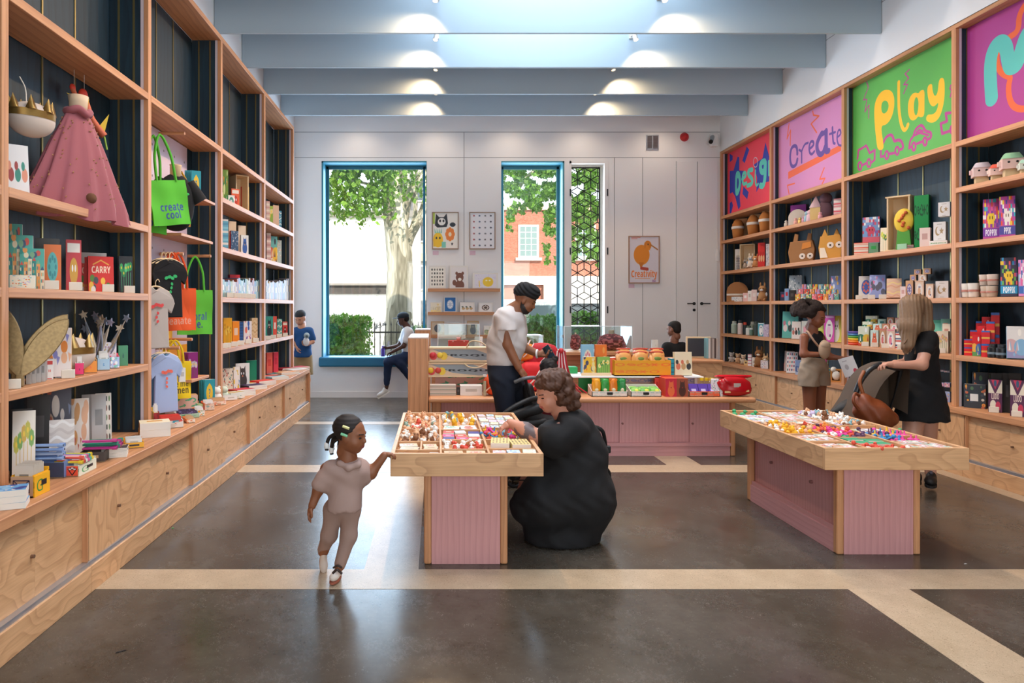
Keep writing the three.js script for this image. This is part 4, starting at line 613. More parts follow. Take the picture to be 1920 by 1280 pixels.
// dress bay, upper shelf: pink cape on a stand, hanging paper dragons, print pad
{
const d=4.19,c=px(130,400,d),t=thing('dress_form','dusky pink sequinned tulle cape on a child dress form','dress form',[-2.225,2.141,-d],1.2);
const tul=new THREE.MeshPhysicalMaterial({color:0xb0636c,roughness:0.85,transmission:0.22,thickness:0,side:THREE.DoubleSide}),prof=[[0.262,-0.06],[0.255,0.05],[0.22,0.2],[0.17,0.38],[0.12,0.5],[0.085,0.575],[0.05,0.61],[0.046,0.62]];
const skirt=(k,ph)=>{const g=new THREE.LatheGeometry(new THREE.SplineCurve(prof.map(([r,y])=>new THREE.Vector2(r*k,y))).getPoints(30),90),p=g.attributes.position;for(let i=0;i<p.count;i++){const x=p.getX(i),y=p.getY(i),z=p.getZ(i),q=Math.atan2(z,x),f=1+0.11*Math.sin(q*13+ph+Math.sin(y*6)*0.5)*Math.max(0,0.62-y)/ 0.62;p.setXYZ(i,x*f*(0.62<y?1:1+0.55*(0.62-y)),y+0.012*Math.sin(q*7)*(y<0.02?1:0)+(y<0&&(z<0.02)?0.06:0),z*f*0.42);}g.computeVertexNormals();return g;};
part('cape',skirt(1,0),tul,t);part('cape_lining',skirt(0.86,1.7),tul,t);
part('collar',tube([...Array(9)].map((_,i)=>{const q=i*Math.PI/4.5;return[Math.cos(q)*0.07,0.6+0.012*Math.sin(i*2.4),Math.sin(q)*0.05];}),0.024,8,60,true),tul,t);
part('neck',lathe([[0,0.59],[0.05,0.59],[0.052,0.66],[0.058,0.7],[0,0.705]],22),C(0xd9bfa0,0.7),t);part('stand_pole',cyl(0.012,0.012,0.6,0,0,0),M.alu,t);part('stand_foot',cyl(0.09,0.09,0.012,0,0,0),M.alu,t);
const seq=[],rad=(y)=>{for(let i=1;i<prof.length;i++)if(y<=prof[i][1]){const t=(y-prof[i-1][1])/(prof[i][1]- prof[i-1][1]);return prof[i-1][0]+(prof[i][0]- prof[i-1][0])*t;}return 0.05;};for(let i=0;i<190;i++){const y=rnd(-0.02,0.56),q=rnd(0,6.28),f=1+0.11*Math.sin(q*13+Math.sin(y*6)*0.5)*(0.62-y)/ 0.62,r=rad(y)*f+0.004;seq.push(new THREE.OctahedronGeometry(0.006).translate(Math.cos(q)*r*(1+0.55*(0.62-y)),y,Math.sin(q)*(r*0.42+0.004)));}
tag(part('sequins',seq,std(0xe2b98c,0.3,{metalness:0.6}),t),null,null,null,'stuff');
const drag=(p,s,rz,label)=>{const o=thing('paper_dragon',label,'toy',p.toArray(),0.6);o.rotation.z=rz;part('body',tube([[0,0.1*s,0],[0.012*s,0.06*s,0.004],[0.028*s,0.0,0.006],[0.06*s,-0.05*s,0],[0.09*s,-0.09*s,0]],0.02*s,8,30),std(0xc8603c,0.6),o);part('head',ball(0.026*s,0,0.115*s,0,0.9,1.3,0.8),C(0xd8402c),o);part('wings',[extr([[0,0],[-0.05*s,0.07*s],[0.02*s,0.05*s]],0.003),extr([[0.06*s,-0.05*s],[0.12*s,0.03*s],[0.09*s,-0.08*s]],0.003)],C(0xe2c23a),o);part('legs',[rod([0.02*s,0,0],[0.0,-0.06*s,0],0.005),rod([0.09*s,-0.09*s,0],[0.1*s,-0.16*s,0],0.006)],C(0x8fae3c),o);part('string',rod([0,0.13*s,0],[0,0.3,0],0.001,4),M.white,o).rotation.z=-rz;};
drag(px(139,190,4.35),0.75,0.1,'small yellow winged paper dragon hanging behind the pink cape');drag(px(158,220,4.45),1.25,0.05,'long red paper dragon hanging to the side of the pink cape');
shelfItem(-1,2.14,2.2,[14,56,268,art('#f0ece8','animalrow',['#a8453c','#e89a7a','#3f8f7a'],'','#d8d2cc'),50,0.03,'print_pad','white pad printed with red figures beside the pink cape','pad',{tilt:12}]);
shelfItem(-1,2.14,2.2,[168,182,358,art('#f0e6da','flower',['#e8704a'],'','#e2d8ca'),50,0.05,'toy_box','cream box with an orange flower under the hem of the cape','box']);shelfItem(-1,2.14,2.22,[211,227,394,a_white,50,0.06,'toy_box','low white box on the cape shelf','box']);
const fl=thing('dried_flower','dried brown flower beside the pink cape','flower',px(170,372,4.15).toArray());part('flower_head',new THREE.IcosahedronGeometry(0.035,1),C(0x6a4630,0.95),fl);part('stem',cyl(0.003,0.003,0.11,0,-0.12,0),C(0x7a6a40),fl);
}
// counter below the dress bay: wrapped prints, racks, cartons of pens and cards
{
const wrap=(x0,x1,yt,cell,X,a,label,o)=>shelfItem(-1,LT,X,[x0,x1,yt,cell,a,o?0.005:0.012,'wrapped_print',label,'print',{tilt:10,...o}]);
wrap(22,66,772,art('#eee6d8','flower',['#c9c04a','#7fae5a','#d8b04a'],'','#5a4a3c'),2.16,62,'clear wrapped print of yellow plants above the envelopes carton');
wrap(48,92,742,a_dark,2.34,66,'dark folder in the print rack behind the plant print');wrap(84,134,722,art('#4a4a5a','shapes',['#c86a4a','#d8c0a8','#7a86a8','#e8e0d8']),2.28,62,'tall clear wrapped print of a colourful dark collage');wrap(92,140,788,art('#d8cec8','waves',['#ece6e2','#c9bdb8','#f4f0ee']),2.14,62,'crinkled clear bag holding a pale card');wrap(134,168,748,art('#efe2d6','shapes',['#c8604a','#e8b08a','#d89a5a']),2.22,60,'clear wrapped print of orange figures');wrap(180,210,738,art('#ded8cc','grid',['#3a3a36','#6a8a5a','#8a5a4a']),2.2,60,'print of fine black drawings at the head of its stack');
for(let i=0;i<7;i++)wrap(172-i*3,200-i*3,740,a_grey,2.22+i*0.012,60,'print stored behind the fine black drawings',{group:'prints behind the fine black drawings'});
for(let i=0;i<5;i++)wrap(22-i,60-i*2,768,a_dark,2.2+i*0.02,62,'print stored behind the yellow plants',{group:'prints behind the yellow plants'});
let c=trayOf(-1,LT,1.985,20,62,894,art('#cda88a','envelope',['#1c1f48'],'','#f2b01c','#cda88a'),'brown carton of cards with an envelope drawn on it',{a:90,dp:0.13});cardsIn(c,14,art('#e2d8cc','label',['#9a8f84'],'','#cfc5b8'),'cards in the envelope carton','pale card in the envelope carton');
part('carton_end',pbox(0.006,c.h,c.dp,art('#f4b21a','pencilG',['#2f8a3c']),ALLART).translate(c.w/2+0.004,0,0),M.print,c.t,'yellow end with a green G');
c=trayOf(-1,LT,2.0,96,146,874,art('#ee5236','icecream',[],'','#dfe6cf'),'red carton with an ice cream drawn on it, full of pens',{a:88,dp:0.2});part('carton_end',pbox(0.006,c.h,c.dp,art('#e6e6d2','pencilG',['#5aa86a']),ALLART).translate(c.w/2+0.004,0,0),M.print,c.t,'pale end with a green G');
const penG={},pen=(n,c,cols,label,group,L=0.15)=>{const per=Math.floor((c.dp-0.05)/ 0.0235);fillCarton(c,n,(i)=>{const g=penG[L]??=merge([rod([0,0,0],[L,0,0],0.0065,7),rod([L*0.86,0,0],[L,0,0],0.0105,7)]),[hex]=cols[i % cols.length];return{geo:g,mat:C(hex,0.4),x:-c.w*0.46,y:c.h*1.06+0.012+Math.floor(i/per)*0.0225,z:-0.025-0.0235*(i % per)-(Math.floor(i/per)% 2)*0.008,rz:0.0};},(i)=>cols[i % cols.length][1]+ ' ' + label,'pen','pen',(i)=>cols[i % cols.length][1]+ ' ' + group);};
pen(11,c,[[0xf2d23c,'yellow'],[0xf06a5a,'coral'],[0xf0ece4,'white'],[0xe86aa8,'pink'],[0x6ac0a8,'mint']],'toy pen in the ice cream carton','pens in the ice cream carton');
c=trayOf(-1,LT,2.1,36,120,868,art('#3a4a6a','plain',[],'','#6a86b8'),'low blue carton of pale blue pens behind the envelopes carton',{a:84,dp:0.12});pen(8,c,[[0x9ab6e0,'pale blue'],[0x86a4d8,'mid blue'],[0xb2c8ea,'ice blue']],'pen lying in the low carton','pens in the low carton',0.2);
c=trayOf(-1,LT,2.02,150,196,848,art('#4a4444','label',['#d8b48a'],'','#3a3434'),'long dark carton of magenta and green pens',{a:78,dp:0.22});pen(15,c,[[0xc0328a,'magenta'],[0xb82c80,'plum'],[0x1f7f6a,'dark green'],[0x2f9a78,'emerald'],[0xd04a98,'rose pink']],'pen in the long dark carton','pens in the long dark carton',0.19);
c=trayOf(-1,LT,1.95,234,270,830,art('#f2b52a','label',['#2a2430'],'','#e8a020'),'bright yellow carton on the worktop below the dress bay',{a:62,dp:0.16});cardsIn(c,10,a_white,'cards in the yellow carton','white card in the yellow carton');
const stackFlat=(side,level,X,x,n,w,dp,t,cell,a,label,group)=>{for(let i=0;i<n;i++){const s=wallSpot(side,level,X,x-5,x+5,0,a),m=one('book',pbox(w,t,dp,cell,FLAT),M.print,label,'book',n>1?group:undefined);m.position.set(s.pos[0],level+0.001+i*(t+0.0006),s.pos[2]);m.rotation.y=s.turn+rnd(-0.04,0.04);}};
globalThis.stackFlat=stackFlat;
stackFlat(-1,LT,1.93,14,3,0.14,0.12,0.028,art('#5f9fd0','shapes',['#f0d8d0','#2a3a8a','#8fc0e0'],'','#4f8fc4'),66,'small blue book in the stack of three beside the envelopes carton','stack of three blue books');stackFlat(-1,LT,1.95,214,6,0.14,0.12,0.009,art('#4a4444','title',['#d8b48a','#c8644a']),70,'thin dark card pack in the stack by the magenta pens','thin card packs by the magenta pens');stackFlat(-1,LT,1.97,292,2,0.2,0.16,0.05,art('#f0e2c0','label',['#d89a3a'],'','#e8a83a'),62,'thick white and amber notepad stacked beside the yellow carton','white and amber notepads');
}

// ---------- clothes display bay ----------
{
const d0=5.04,d1=6.46,X=-2.375,t=thing('display_board','yellow and lilac pegboard behind the clothes','board',[X,0,0]);
const Bd=(a,b,y0,y1,c)=>{const p=part('board_panel',bx(0.0,0.016,y0,y1,-b,-a),C(c,0.7),t);for(let dd=a+0.12;dd<b-0.05;dd +=0.24)for(let y=y0+0.14;y<y1-0.05;y +=0.26)part('peg_hole',rod([0.0161,y,-dd],[0.0165,y,-dd],0.011,10),C(0x8a7a70),p);};
Bd(d0,5.55,2.62,3.05,0xeb9a22);Bd(5.55,d1,2.5,3.05,0xd9c7d6);Bd(d0,5.55,1.9,2.62,0xf0b41e);Bd(5.55,d1,1.9,2.5,0xd9c7d6);Bd(d0,5.4,1.2,1.9,0xd9c7d6);Bd(5.4,6.1,1.2,1.9,0xf0b41e);Bd(6.1,d1,1.2,1.9,0xd9c7d6);Bd(d0,5.9,0.7,1.2,0xd9c7d6);Bd(5.9,d1,0.7,1.2,0xeb9a22);
const W=(x,y,Xp)=>{const d=F*Xp /(CX-x);return V(-Xp,EYE +(CY-y)*d/F,-d);};// pixel on a plane parallel to the wall
// wooden pegs and small shelves
const peg=(x,y,L,label)=>{const p=W(x,y,2.36);return one('peg_rail',rod([p.x,p.y,p.z],[p.x+L,p.y,p.z],0.014,12),M.fir,label,'peg');};
const small=(x0,x1,y,Xf,label,Xp=2.36)=>{const a=W(x0,y,Xp),b=W(x1,y,Xp);return one('peg_shelf',rb(-2.375,-Xf,a.y-0.025,a.y,b.z,a.z,0.004),M.fir,label,'shelf');};
// soft printed panel for bags: wavy sheet with thickness
const soft=(w,h,th,cell,amp,faces=['spine','spine','spine','spine','art','art'],taper=0)=>{const g=pbox(w,h,th,cell,faces,12),p=g.attributes.position;for(let i=0;i<p.count;i++){const x=p.getX(i),y=p.getY(i),v=y/h,k=1-taper*v;p.setXYZ(i,x*k,y+amp*0.3*Math.sin(x*25)*(1-v),p.getZ(i)+ amp*Math.sin(x*30+v*3)*(1-0.5*v)+ amp*0.6*Math.sin(v*9+x*8));}g.computeVertexNormals();return g;};
const tote=(pos,turn,w,h,strap,cell,col,label,group,tilt=0)=>{const o=thing('tote_bag',label,'bag',pos,turn,group);o.rotation.z=tilt;part('bag_body',soft(w,h,0.016,cell,0.007).translate(0,-h-strap,0),M.printMatt,o);for(const z of[0.004,-0.02])part('handle',tube([[-w*0.26,-strap-0.01,z],[-w*0.2,-strap*0.4,z],[0,0.0,z],[w*0.2,-strap*0.4,z],[w*0.26,-strap-0.01,z]],0.009,6).scale(1,1,0.5),C(col,0.85),o);return o;};
const a_gt=art('#5fc43a','wordlow',['#3a4aa0','#3a4aa0'],'create/cool','#4fae30'),a_gt2=art('#62c23c','wordlow',['#3f5a9c','#3a3f9a'],'moral/tie.','#4fae30'),a_ot=art('#f0602c','wordlow',['#e8a08a','#e8a08a'],'/create','#d8481c'),a_yt=art('#f2ce1e','wordlow',['#6a5a2a','#5a4a2a'],'Love me/Women','#e0b818');
const TR=0.62;// goods turned towards the room end
{const p=W(300,252,2.2);peg(298,250,0.22,'wooden peg holding the bright green tote bags');tote([p.x,p.y,p.z],TR+0.3,0.33,0.36,0.36,a_gt,0x55b834,'bright green tote bag with blue lettering on the top peg',null,0.16);tote([p.x-0.07,p.y,p.z-0.03],TR+0.35,0.3,0.36,0.42,a_gt,0x4fae30,'bright green tote bag hanging behind the one with blue lettering',null,-0.04);}
// T-shirts
const shirtShape=(w,h,sl)=>{const s=new THREE.Shape(),n=w*0.18;s.moveTo(-w/2,0);s.lineTo(w/2,0);s.lineTo(w*0.46,h*0.66);s.lineTo(w/2+sl*0.55,h*0.6);s.lineTo(w/2+sl,h*0.74);s.quadraticCurveTo(w*0.6,h*0.96,n,h);s.quadraticCurveTo(0,h*0.9,-n,h);s.quadraticCurveTo(-w*0.6,h*0.96,-w/2-sl,h*0.74);s.lineTo(-w/2-sl*0.55,h*0.6);s.lineTo(-w*0.46,h*0.66);s.closePath();return s;};
const shirt=(pos,turn,w,h,col,pcol,label,group,full=0.012)=>{const o=thing('t_shirt',label,'T-shirt',pos,turn,group),g=toCreasedNormals(extr(shirtShape(w,h,w*0.2),full,0.008),0.6);const p=g.attributes.position;for(let i=0;i<p.count;i++)p.setZ(i,p.getZ(i)+ 0.006*Math.sin(p.getX(i)*34+p.getY(i)*6));g.computeVertexNormals();part('shirt_body',g.translate(0,-h,-full/2),C(col,0.9),o);if(pcol)part('shirt_print',[...Array(7)].map((_,i)=>new THREE.CircleGeometry(1,7).scale(w*(i<4?0.09:0.05),h*0.03,1).rotateZ(rnd(-0.8,0.8)).translate((i<4?(i-1.5)*0.12:rnd(-0.05,0.05))*w,i<4?-h*0.3+rnd(-0.01,0.01):-h*(0.42 +(i-4)*0.07),full/2+0.016)),C(pcol,0.8),o);return o;};
const hanger=(o,w)=>{part('hanger',[tube([[-w*0.4,-0.03,0],[0,0.015,0],[w*0.4,-0.03,0]],0.007,6),tube([[0,0.015,0],[0,0.05,0],[0.02,0.07,0],[0.035,0.05,0]],0.003,6)],M.pale,o);return o;};
{// dress form with a black T-shirt, on its small shelf
small(286,352,436,2.12,'small peg shelf carrying the black T-shirt form');const b=W(324,436,2.19),o=thing('dress_form','wooden necked dress form in a black T-shirt with green print','dress form',[b.x,b.y+0.001,b.z],TR),h=0.5;
const tor=new THREE.SphereGeometry(1,28,20),p=tor.attributes.position;for(let i=0;i<p.count;i++){const y=p.getY(i),k=1-0.12*Math.max(0,y)+ 0.06*Math.sin(y*4);p.setXYZ(i,p.getX(i)*0.155*k*(y<-0.2?1.02:1),Math.sign(y)*Math.pow(Math.abs(y),0.72)*0.24+0.25,p.getZ(i)*0.085*k);}tor.computeVertexNormals();
part('shirt_body',tor,C(0x17171a,0.9),o);for(const s of[-1,1])part('sleeve',rod([s*0.1,0.42,0],[s*0.2,0.27,0.01],0.055,14,0.062),C(0x17171a,0.9),o);part('neck',lathe([[0,0.46],[0.045,0.46],[0.045,0.55],[0.05,0.56],[0,0.562]],18),C(0xcdb08a,0.7),o);
part('shirt_print',[...Array(9)].map((_,i)=>ball(0.02,(i<5?(i-2)*0.035:rnd(-0.02,0.02)),i<5?0.31+rnd(0.02):0.27 -(i-5)*0.025,0.077,1,0.6,0.35,8)),C(0x3fc06a,0.8),o);
const ln=one('lanyard',tube([W(340,322,2.17),W(352,345,2.15),W(357,380,2.14),W(355,425,2.14)].map((v)=>v),0.01,6),C(0xd8a52a),'yellow lanyard beside the black T-shirt form','lanyard');}
const a_nb=art('#2a9aa8','notebook',['#f2c83a','#3a8ab0'],'','#1f7f8c'),a_pu=art('#8a1f78','flower',['#c9c0cc','#b0a8b8'],'','#6e1660');
small(356,384,368,2.1,'small peg shelf carrying the teal notebooks',2.2);small(338,372,712,2.1,'small peg shelf carrying the purple notebooks',2.2);
const nb=(n,x0,x1,yt,base,cell,Xf,label,group)=>{for(let i=0;i<n;i++){const s=wallSpot(-1,base,Xf+i*0.02,x0-i*3,x1-i*3,yt,55),m=one('notebook',pbox(s.w,s.h,0.013,cell,BOOK),M.print,label,'notebook',group);m.position.set(...s.pos);m.rotation.y=s.turn;}};
nb(5,359,377,320,W(356,368,2.2).y,a_nb,2.14,'teal notebook with a yellow emblem on the high peg shelf','teal notebooks on the high peg shelf');nb(5,353,371,660,W(338,712,2.2).y,a_pu,2.14,'purple notebook with pale flowers on the low peg shelf','purple notebooks on the peg shelf');nb(4,383,403,711,LT+0.001,a_nb,2.13,'teal notebook with a yellow emblem standing on the worktop','teal notebooks on the worktop');
shelfItem(-1,W(338,712,2.2).y,2.12,[336,348,690,a_white,55,0.04,'card_box','small white box before the purple notebooks','box']);
// middle rail
peg(300,476,0.2,'wooden peg holding the black T-shirts');peg(352,480,0.22,'wooden peg holding the orange and green tote bags');
for(let i=0;i<4;i++){const p=W(318-i*7,488,2.19+i*0.035);hanger(shirt([p.x,p.y,p.z],TR+0.25,0.21,i?0.42:0.46,0x16161a,i?null:0x36b56a,i?'black child T-shirt behind the one with green print':'black child T-shirt with green print on a wooden hanger',i?'black T-shirts on the middle peg':undefined),0.3);}
{const p=W(292,540,2.17);hanger(shirt([p.x,p.y,p.z],TR+0.4,0.22,0.46,0xb5aba4,0xd84a4a,'grey T-shirt with red print under the black T-shirts'),0.3);}
for(let i=0;i<3;i++){const p=W(334-i*8,474,2.2+i*0.03);tote([p.x,p.y,p.z],TR,0.3,0.36,0.3,a_ot,0xe0501e,i?'orange tote bag behind the front orange one':'orange tote bag hanging beside the green lettered one',i?'orange tote bags at the back':undefined);}
{const p=W(366,481,2.17);tote([p.x,p.y,p.z],TR,0.31,0.4,0.3,a_gt2,0x55b834,'bright green tote bag with lettering hanging beside the orange bags');}
// low rail
peg(292,652,0.2,'wooden peg holding the pale blue T-shirts');peg(318,636,0.2,'wooden peg holding the yellow tote bags');
for(let i=0;i<3;i++){const p=W(311-i*6,664,2.18+i*0.04);hanger(shirt([p.x,p.y,p.z],TR+0.25,0.19,0.46,i?0x5f86a8:0xa9bbe0,i?null:0xf0705c,i?'mid blue T-shirt hanging behind the pale blue one':'pale blue T-shirt with coral print above the worktop',i?'blue T-shirts at the back':undefined),0.26);}
for(let i=0;i<2;i++){const p=W(329-i*8,638,2.22+i*0.03);tote([p.x,p.y,p.z],TR,0.26,0.32,0.18,a_yt,0xe6bf1a,i?'yellow tote bag hanging behind the lettered yellow one':'yellow tote bag with dark lettering above the worktop');}
}
// worktop below the clothes bay: printed boxes and cartons
{
const a_arrow=art('#d8b4a4','arrows',['#4fa878'],'','#c9a070'),tr=(x0,x1,yt,bg,fg,sp,label,n,cell,X=1.99)=>{const c=trayOf(-1,LT,X,x0,x1,yt,art(bg,'shapes',fg,'',sp),label,{a:58,dp:0.15,sideArt:true});if(n)cardsIn(c,n,cell??a_white,'cards in the ' + label,'card in the ' + label.replace(/^small /,''));};
shelfItem(-1,LT,2.22,[310,371,742,a_arrow,62,0.12,'gift_box','wide pink box printed with green arrows below the blue T-shirt','box']);
tr(288,299,774,'#b02a2e',['#8a1f24'],'#f0c23a','small dark red carton beside the bookcase upright',3,a_white,2.1);tr(300,344,789,'#e8e2d8',['#f04a3a','#3aa0b4','#d8d0c4'],'#3a9cb0','white and teal carton with a red lid below the blue T-shirt',8,art('#e8483a','plain'));tr(333,374,776,'#a8cdb0',['#4fa070','#8ab894'],'#efe8dc','pale green carton of purple cards',8,art('#4a3a5a','dots',['#8a7ab0']),2.03);tr(350,366,786,'#f0e6d6',['#f08a4a','#e8b48a'],'#f08a4a','cream and orange carton at the worktop edge',4,a_wood,1.93);tr(368,384,770,'#efe6de',['#5ab08a','#f2a03a'],'#f2a03a','white carton with a green and orange pattern',5,a_white,1.97);tr(372,402,762,'#cdb8d0',['#e85a7a','#9a8ab8'],'#e8507a','lilac and pink carton below the teal notebooks',6,art('#b8d89a','plain'),2.04);tr(384,402,757,'#e2c8b4',['#c8a088','#8aa8a0'],'#e8744a','beige carton with an orange end',5,a_white,2.0);tr(396,424,752,'#efdccb',['#e8703a','#c8a888'],'#f0682e','cream carton with a bright orange end panel',7,a_wood,2.02);tr(420,448,746,'#f0ece2',['#3f9c94','#d8c49a'],'#3f9c94','white and teal carton by the stacked red books',6,a_white,1.99);
for(const[x,y,k,X]of[[406,744,0.05,2.12],[420,743,0.045,2.1]]){const s=wallSpot(-1,LT,X,x-8,x+8,y,50),t=thing('plush_toy',x<410?'small white plush toy sitting beside the cream carton':'small pale green plush toy sitting beside the cream carton','plush toy',[s.pos[0],LT+0.001,s.pos[2]],s.turn),c=C(x<410?0xe8e4da:0xcfd8c4,0.95);part('body',ball(k,0,k*0.9,0,1,0.9,0.9),c,t);part('head',ball(k*0.75,0,k*2.1,0.01),c,t);part('ears',[ball(k*0.28,-k*0.5,k*2.75,0),ball(k*0.28,k*0.5,k*2.75,0)],c,t);}
}
// ---------- book bays next to the clothes bay ----------
{
const B=(bg,kind,fg,sp)=>art(bg,kind,fg,'',sp);
row(-1,2.63,2.2,[[417,428,318,B('#6a8f2e','shapes',['#f08a3a','#2f7f4a','#d8e0a0'],'#5a7f26'),55,0.06,'game_box','green game box at the end of the highest filled book shelf','game box'],[434,449,354,B('#e8643a','title',['#f0e6d8','#c83a2a','#fff','#333'],'#e8643a'),50,0.02,'book','orange book inside the open wooden crate','book'],[428,440,366,B('#f0ece4','face',['#4fa090','#333','#ddd']),50,0.02,'book','small white book inside the open wooden crate','book'],[455,467,350,B('#e8b82e','shapes',['#d8342a','#2f6f8a','#f2e6c8'],'#c83028'),48,0.05,'book','yellow and red book beside the open wooden crate','book']]);
const s=wallSpot(-1,2.63,2.28,430,454,330,50),cr=thing('wooden_crate','open wooden crate on the highest filled book shelf','crate',[s.pos[0],2.631,s.pos[2]],s.turn),w=s.w,h=s.h;part('crate_side',bx(-w/2,-w/2+0.012,0,h,-0.14,0.06),M.pale,cr);part('crate_side',bx(w/2-0.012,w/2,0,h,-0.14,0.06),M.pale,cr);part('crate_top',bx(-w/2,w/2,h-0.012,h,-0.14,0.06),M.pale,cr);part('crate_base',bx(-w/2,w/2,0,0.012,-0.14,0.06),M.pale,cr);part('crate_back',bx(-w/2,w/2,0.012,h-0.012,-0.14,-0.13),M.pale,cr);
row(-1,2.14,2.2,[[417,428,411,B('#6fb4c8','stripes',['#e8e4dc','#5a9ab8','#8fcad8']),55,0.05,'book','light blue striped book facing out under the wooden crate shelf','book'],[429,443,415,B('#dcc0a0','label',['#c8a888']),50,0.03,'book','kraft book facing out beside the light blue striped one','book'],[447,461,423,B('#e2cbb0','plain',[]),50,0.03,'book','plain kraft book behind the white and blue one','book']]);
row(-1,2.14,2.15,[[433,447,433,B('#3f5a78','dots',['#8aa0b8','#d8d0c8'],'#d8342e'),50,0.04,'book','navy book with a red spine facing out','book'],[452,466,441,B('#e8e6e0','animal',['#3a62a8','#222','#e8a83a']),50,0.03,'book','white and blue book facing out beside the kraft ones','book']]);
row(-1,2.63,2.2,[[499,506,377,B('#e0c8b8','stripes',['#d8a8a0','#efe0d0']),50,0.03,'book','pale pink book high in the bay by the window','book'],[504,512,386,B('#9ab84a','flower',['#f0e0c0','#e8c83a']),50,0.03,'book','green book high in the bay by the window','book'],[512,523,385,B('#dcc0a8','plain',[]),46,0.03,'book','kraft book high in the bay by the window','book'],[516,528,395,B('#4f98b8','waves',['#d8e8ec','#8ac0d0']),46,0.03,'book','blue wave book high in the bay by the window','book']]);
row(-1,2.14,2.22,[[500,508,437,B('#d8b8b0','stripes',['#efe4da','#c89a94']),50,0.03,'book','pink striped book behind the teal picture book','book'],[504,520,443,B('#6fb8b4','scene',['#e8d8b8','#d8604a','#f2c84a','#3a3a4a']),46,0.03,'book','teal picture book with figures facing out by the window','book'],[517,528,450,B('#bcd0cc','dots',['#e86a4a','#fff','#f0c04a']),46,0.03,'book','pale dotted picture book facing out by the window','book']]);
// upright rows of spines: each book its own
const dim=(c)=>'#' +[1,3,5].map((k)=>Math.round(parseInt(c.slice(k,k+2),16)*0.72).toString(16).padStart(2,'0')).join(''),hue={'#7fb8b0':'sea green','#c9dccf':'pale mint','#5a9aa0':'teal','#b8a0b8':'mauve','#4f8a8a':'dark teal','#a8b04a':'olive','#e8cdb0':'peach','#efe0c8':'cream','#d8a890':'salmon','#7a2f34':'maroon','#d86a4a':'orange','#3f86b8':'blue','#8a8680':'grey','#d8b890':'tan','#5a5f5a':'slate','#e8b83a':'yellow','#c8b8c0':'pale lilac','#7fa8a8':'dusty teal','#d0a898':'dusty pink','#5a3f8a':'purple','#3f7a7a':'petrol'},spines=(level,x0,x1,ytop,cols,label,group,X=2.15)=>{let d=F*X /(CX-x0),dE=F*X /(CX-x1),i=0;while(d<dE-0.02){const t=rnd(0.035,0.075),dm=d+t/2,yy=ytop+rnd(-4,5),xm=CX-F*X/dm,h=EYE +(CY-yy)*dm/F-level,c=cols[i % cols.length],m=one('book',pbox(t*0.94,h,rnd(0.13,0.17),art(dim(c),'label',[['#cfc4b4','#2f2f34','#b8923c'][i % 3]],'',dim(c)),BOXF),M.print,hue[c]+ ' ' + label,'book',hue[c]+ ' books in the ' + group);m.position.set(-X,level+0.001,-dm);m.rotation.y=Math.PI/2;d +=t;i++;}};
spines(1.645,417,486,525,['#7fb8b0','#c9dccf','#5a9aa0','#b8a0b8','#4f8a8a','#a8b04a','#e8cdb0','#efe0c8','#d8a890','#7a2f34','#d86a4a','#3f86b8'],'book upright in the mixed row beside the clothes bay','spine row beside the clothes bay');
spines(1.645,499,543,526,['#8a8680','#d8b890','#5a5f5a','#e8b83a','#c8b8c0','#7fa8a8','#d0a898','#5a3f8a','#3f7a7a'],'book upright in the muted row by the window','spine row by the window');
shelfItem(-1,1.645,2.26,[431,450,515,B('#c83038','plain',[]),50,0.05,'toy_box','red box lying behind the mixed row of spines','box']);
lab(-1,1.645,2.11,[432,445,456,466,474],'before the mixed row of spines');lab(-1,1.135,2.11,[420,427,440,452,466,480],'before the amber book boxes');lab(-1,1.135,2.11,[503,513,524,535],'before the teal and coral books');
row(-1,1.135,2.2,[[419,435,596,B('#e8a41e','flower',['#c88a1a','#e8c05a'],'#d8961a'),52,0.09,'book','tall amber box set beside the orange one','book'],[436,449,602,B('#ee8a22','label',['#e8c8b0'],'#e07c18'),50,0.09,'book','orange box set beside the amber one','book'],[449,456,603,B('#2f5a94','stripes',['#24487a']),48,0.06,'book','navy book between orange and white sets','book'],[457,472,602,B('#e8dee0','shapes',['#3a62b0','#e87a6a','#f0ece4','#8a6ab0']),48,0.05,'book','white book with a bright figure beside the navy one','book'],[474,485,596,B('#e0c49a','waves',['#d8b488','#c8a070']),46,0.05,'book','tan book at the end of the amber shelf','book']]);
row(-1,1.135,2.2,[[498,512,593,B('#3a9c8c','animal',['#2f3f44','#efe','#e8a08a'],'#2f8a7c'),50,0.05,'book','teal book facing out in the window bay','book'],[512,519,593,B('#e0584a','label',['#f0e0d8']),46,0.05,'book','coral red book next to the teal facing book','book'],[520,529,598,B('#6ab0a4','waves',['#e8e0d0','#3f8a84']),44,0.05,'book','sea green book in the window bay','book'],[530,539,603,B('#d8443c','title',['#f0e0d0','#7a1a1a']),42,0.05,'book','scarlet book at the end of the window bay shelf','book']]);
row(-1,LT,2.24,[[417,437,691,B('#e8dcc8','dots',['#3f7f7a','#c8503a','#5a4a40'],'#d8c8b0'),50,0.08,'game_box','cream spotted game box standing on the worktop','game box'],[464,483,675,B('#1f8a6a','words',['#f0e6d8','#e8c03a'],'5/o','#5aa83a'),50,0.02,'book','large green counting book standing on the worktop','book'],[500,511,661,B('#e8685a','label',['#d84a44'],'#c83a3a'),44,0.05,'book','coral binder standing in the window bay','book'],[513,522,660,B('#e04058','label',['#c83048'],'#d83a50'),40,0.05,'book','crimson binder standing in the window bay','book']]);
row(-1,LT,2.16,[[438,450,688,B('#efe8e0','shapes',['#3a8ac8','#e8c03a','#f0ece4']),50,0.03,'book','blue and white picture book standing on the worktop','book'],[442,468,681,B('#efeae4','animal',['#4a4240','#fff','#d87a5a']),52,0.02,'book','white picture book with dark animals standing on the worktop','book']]);
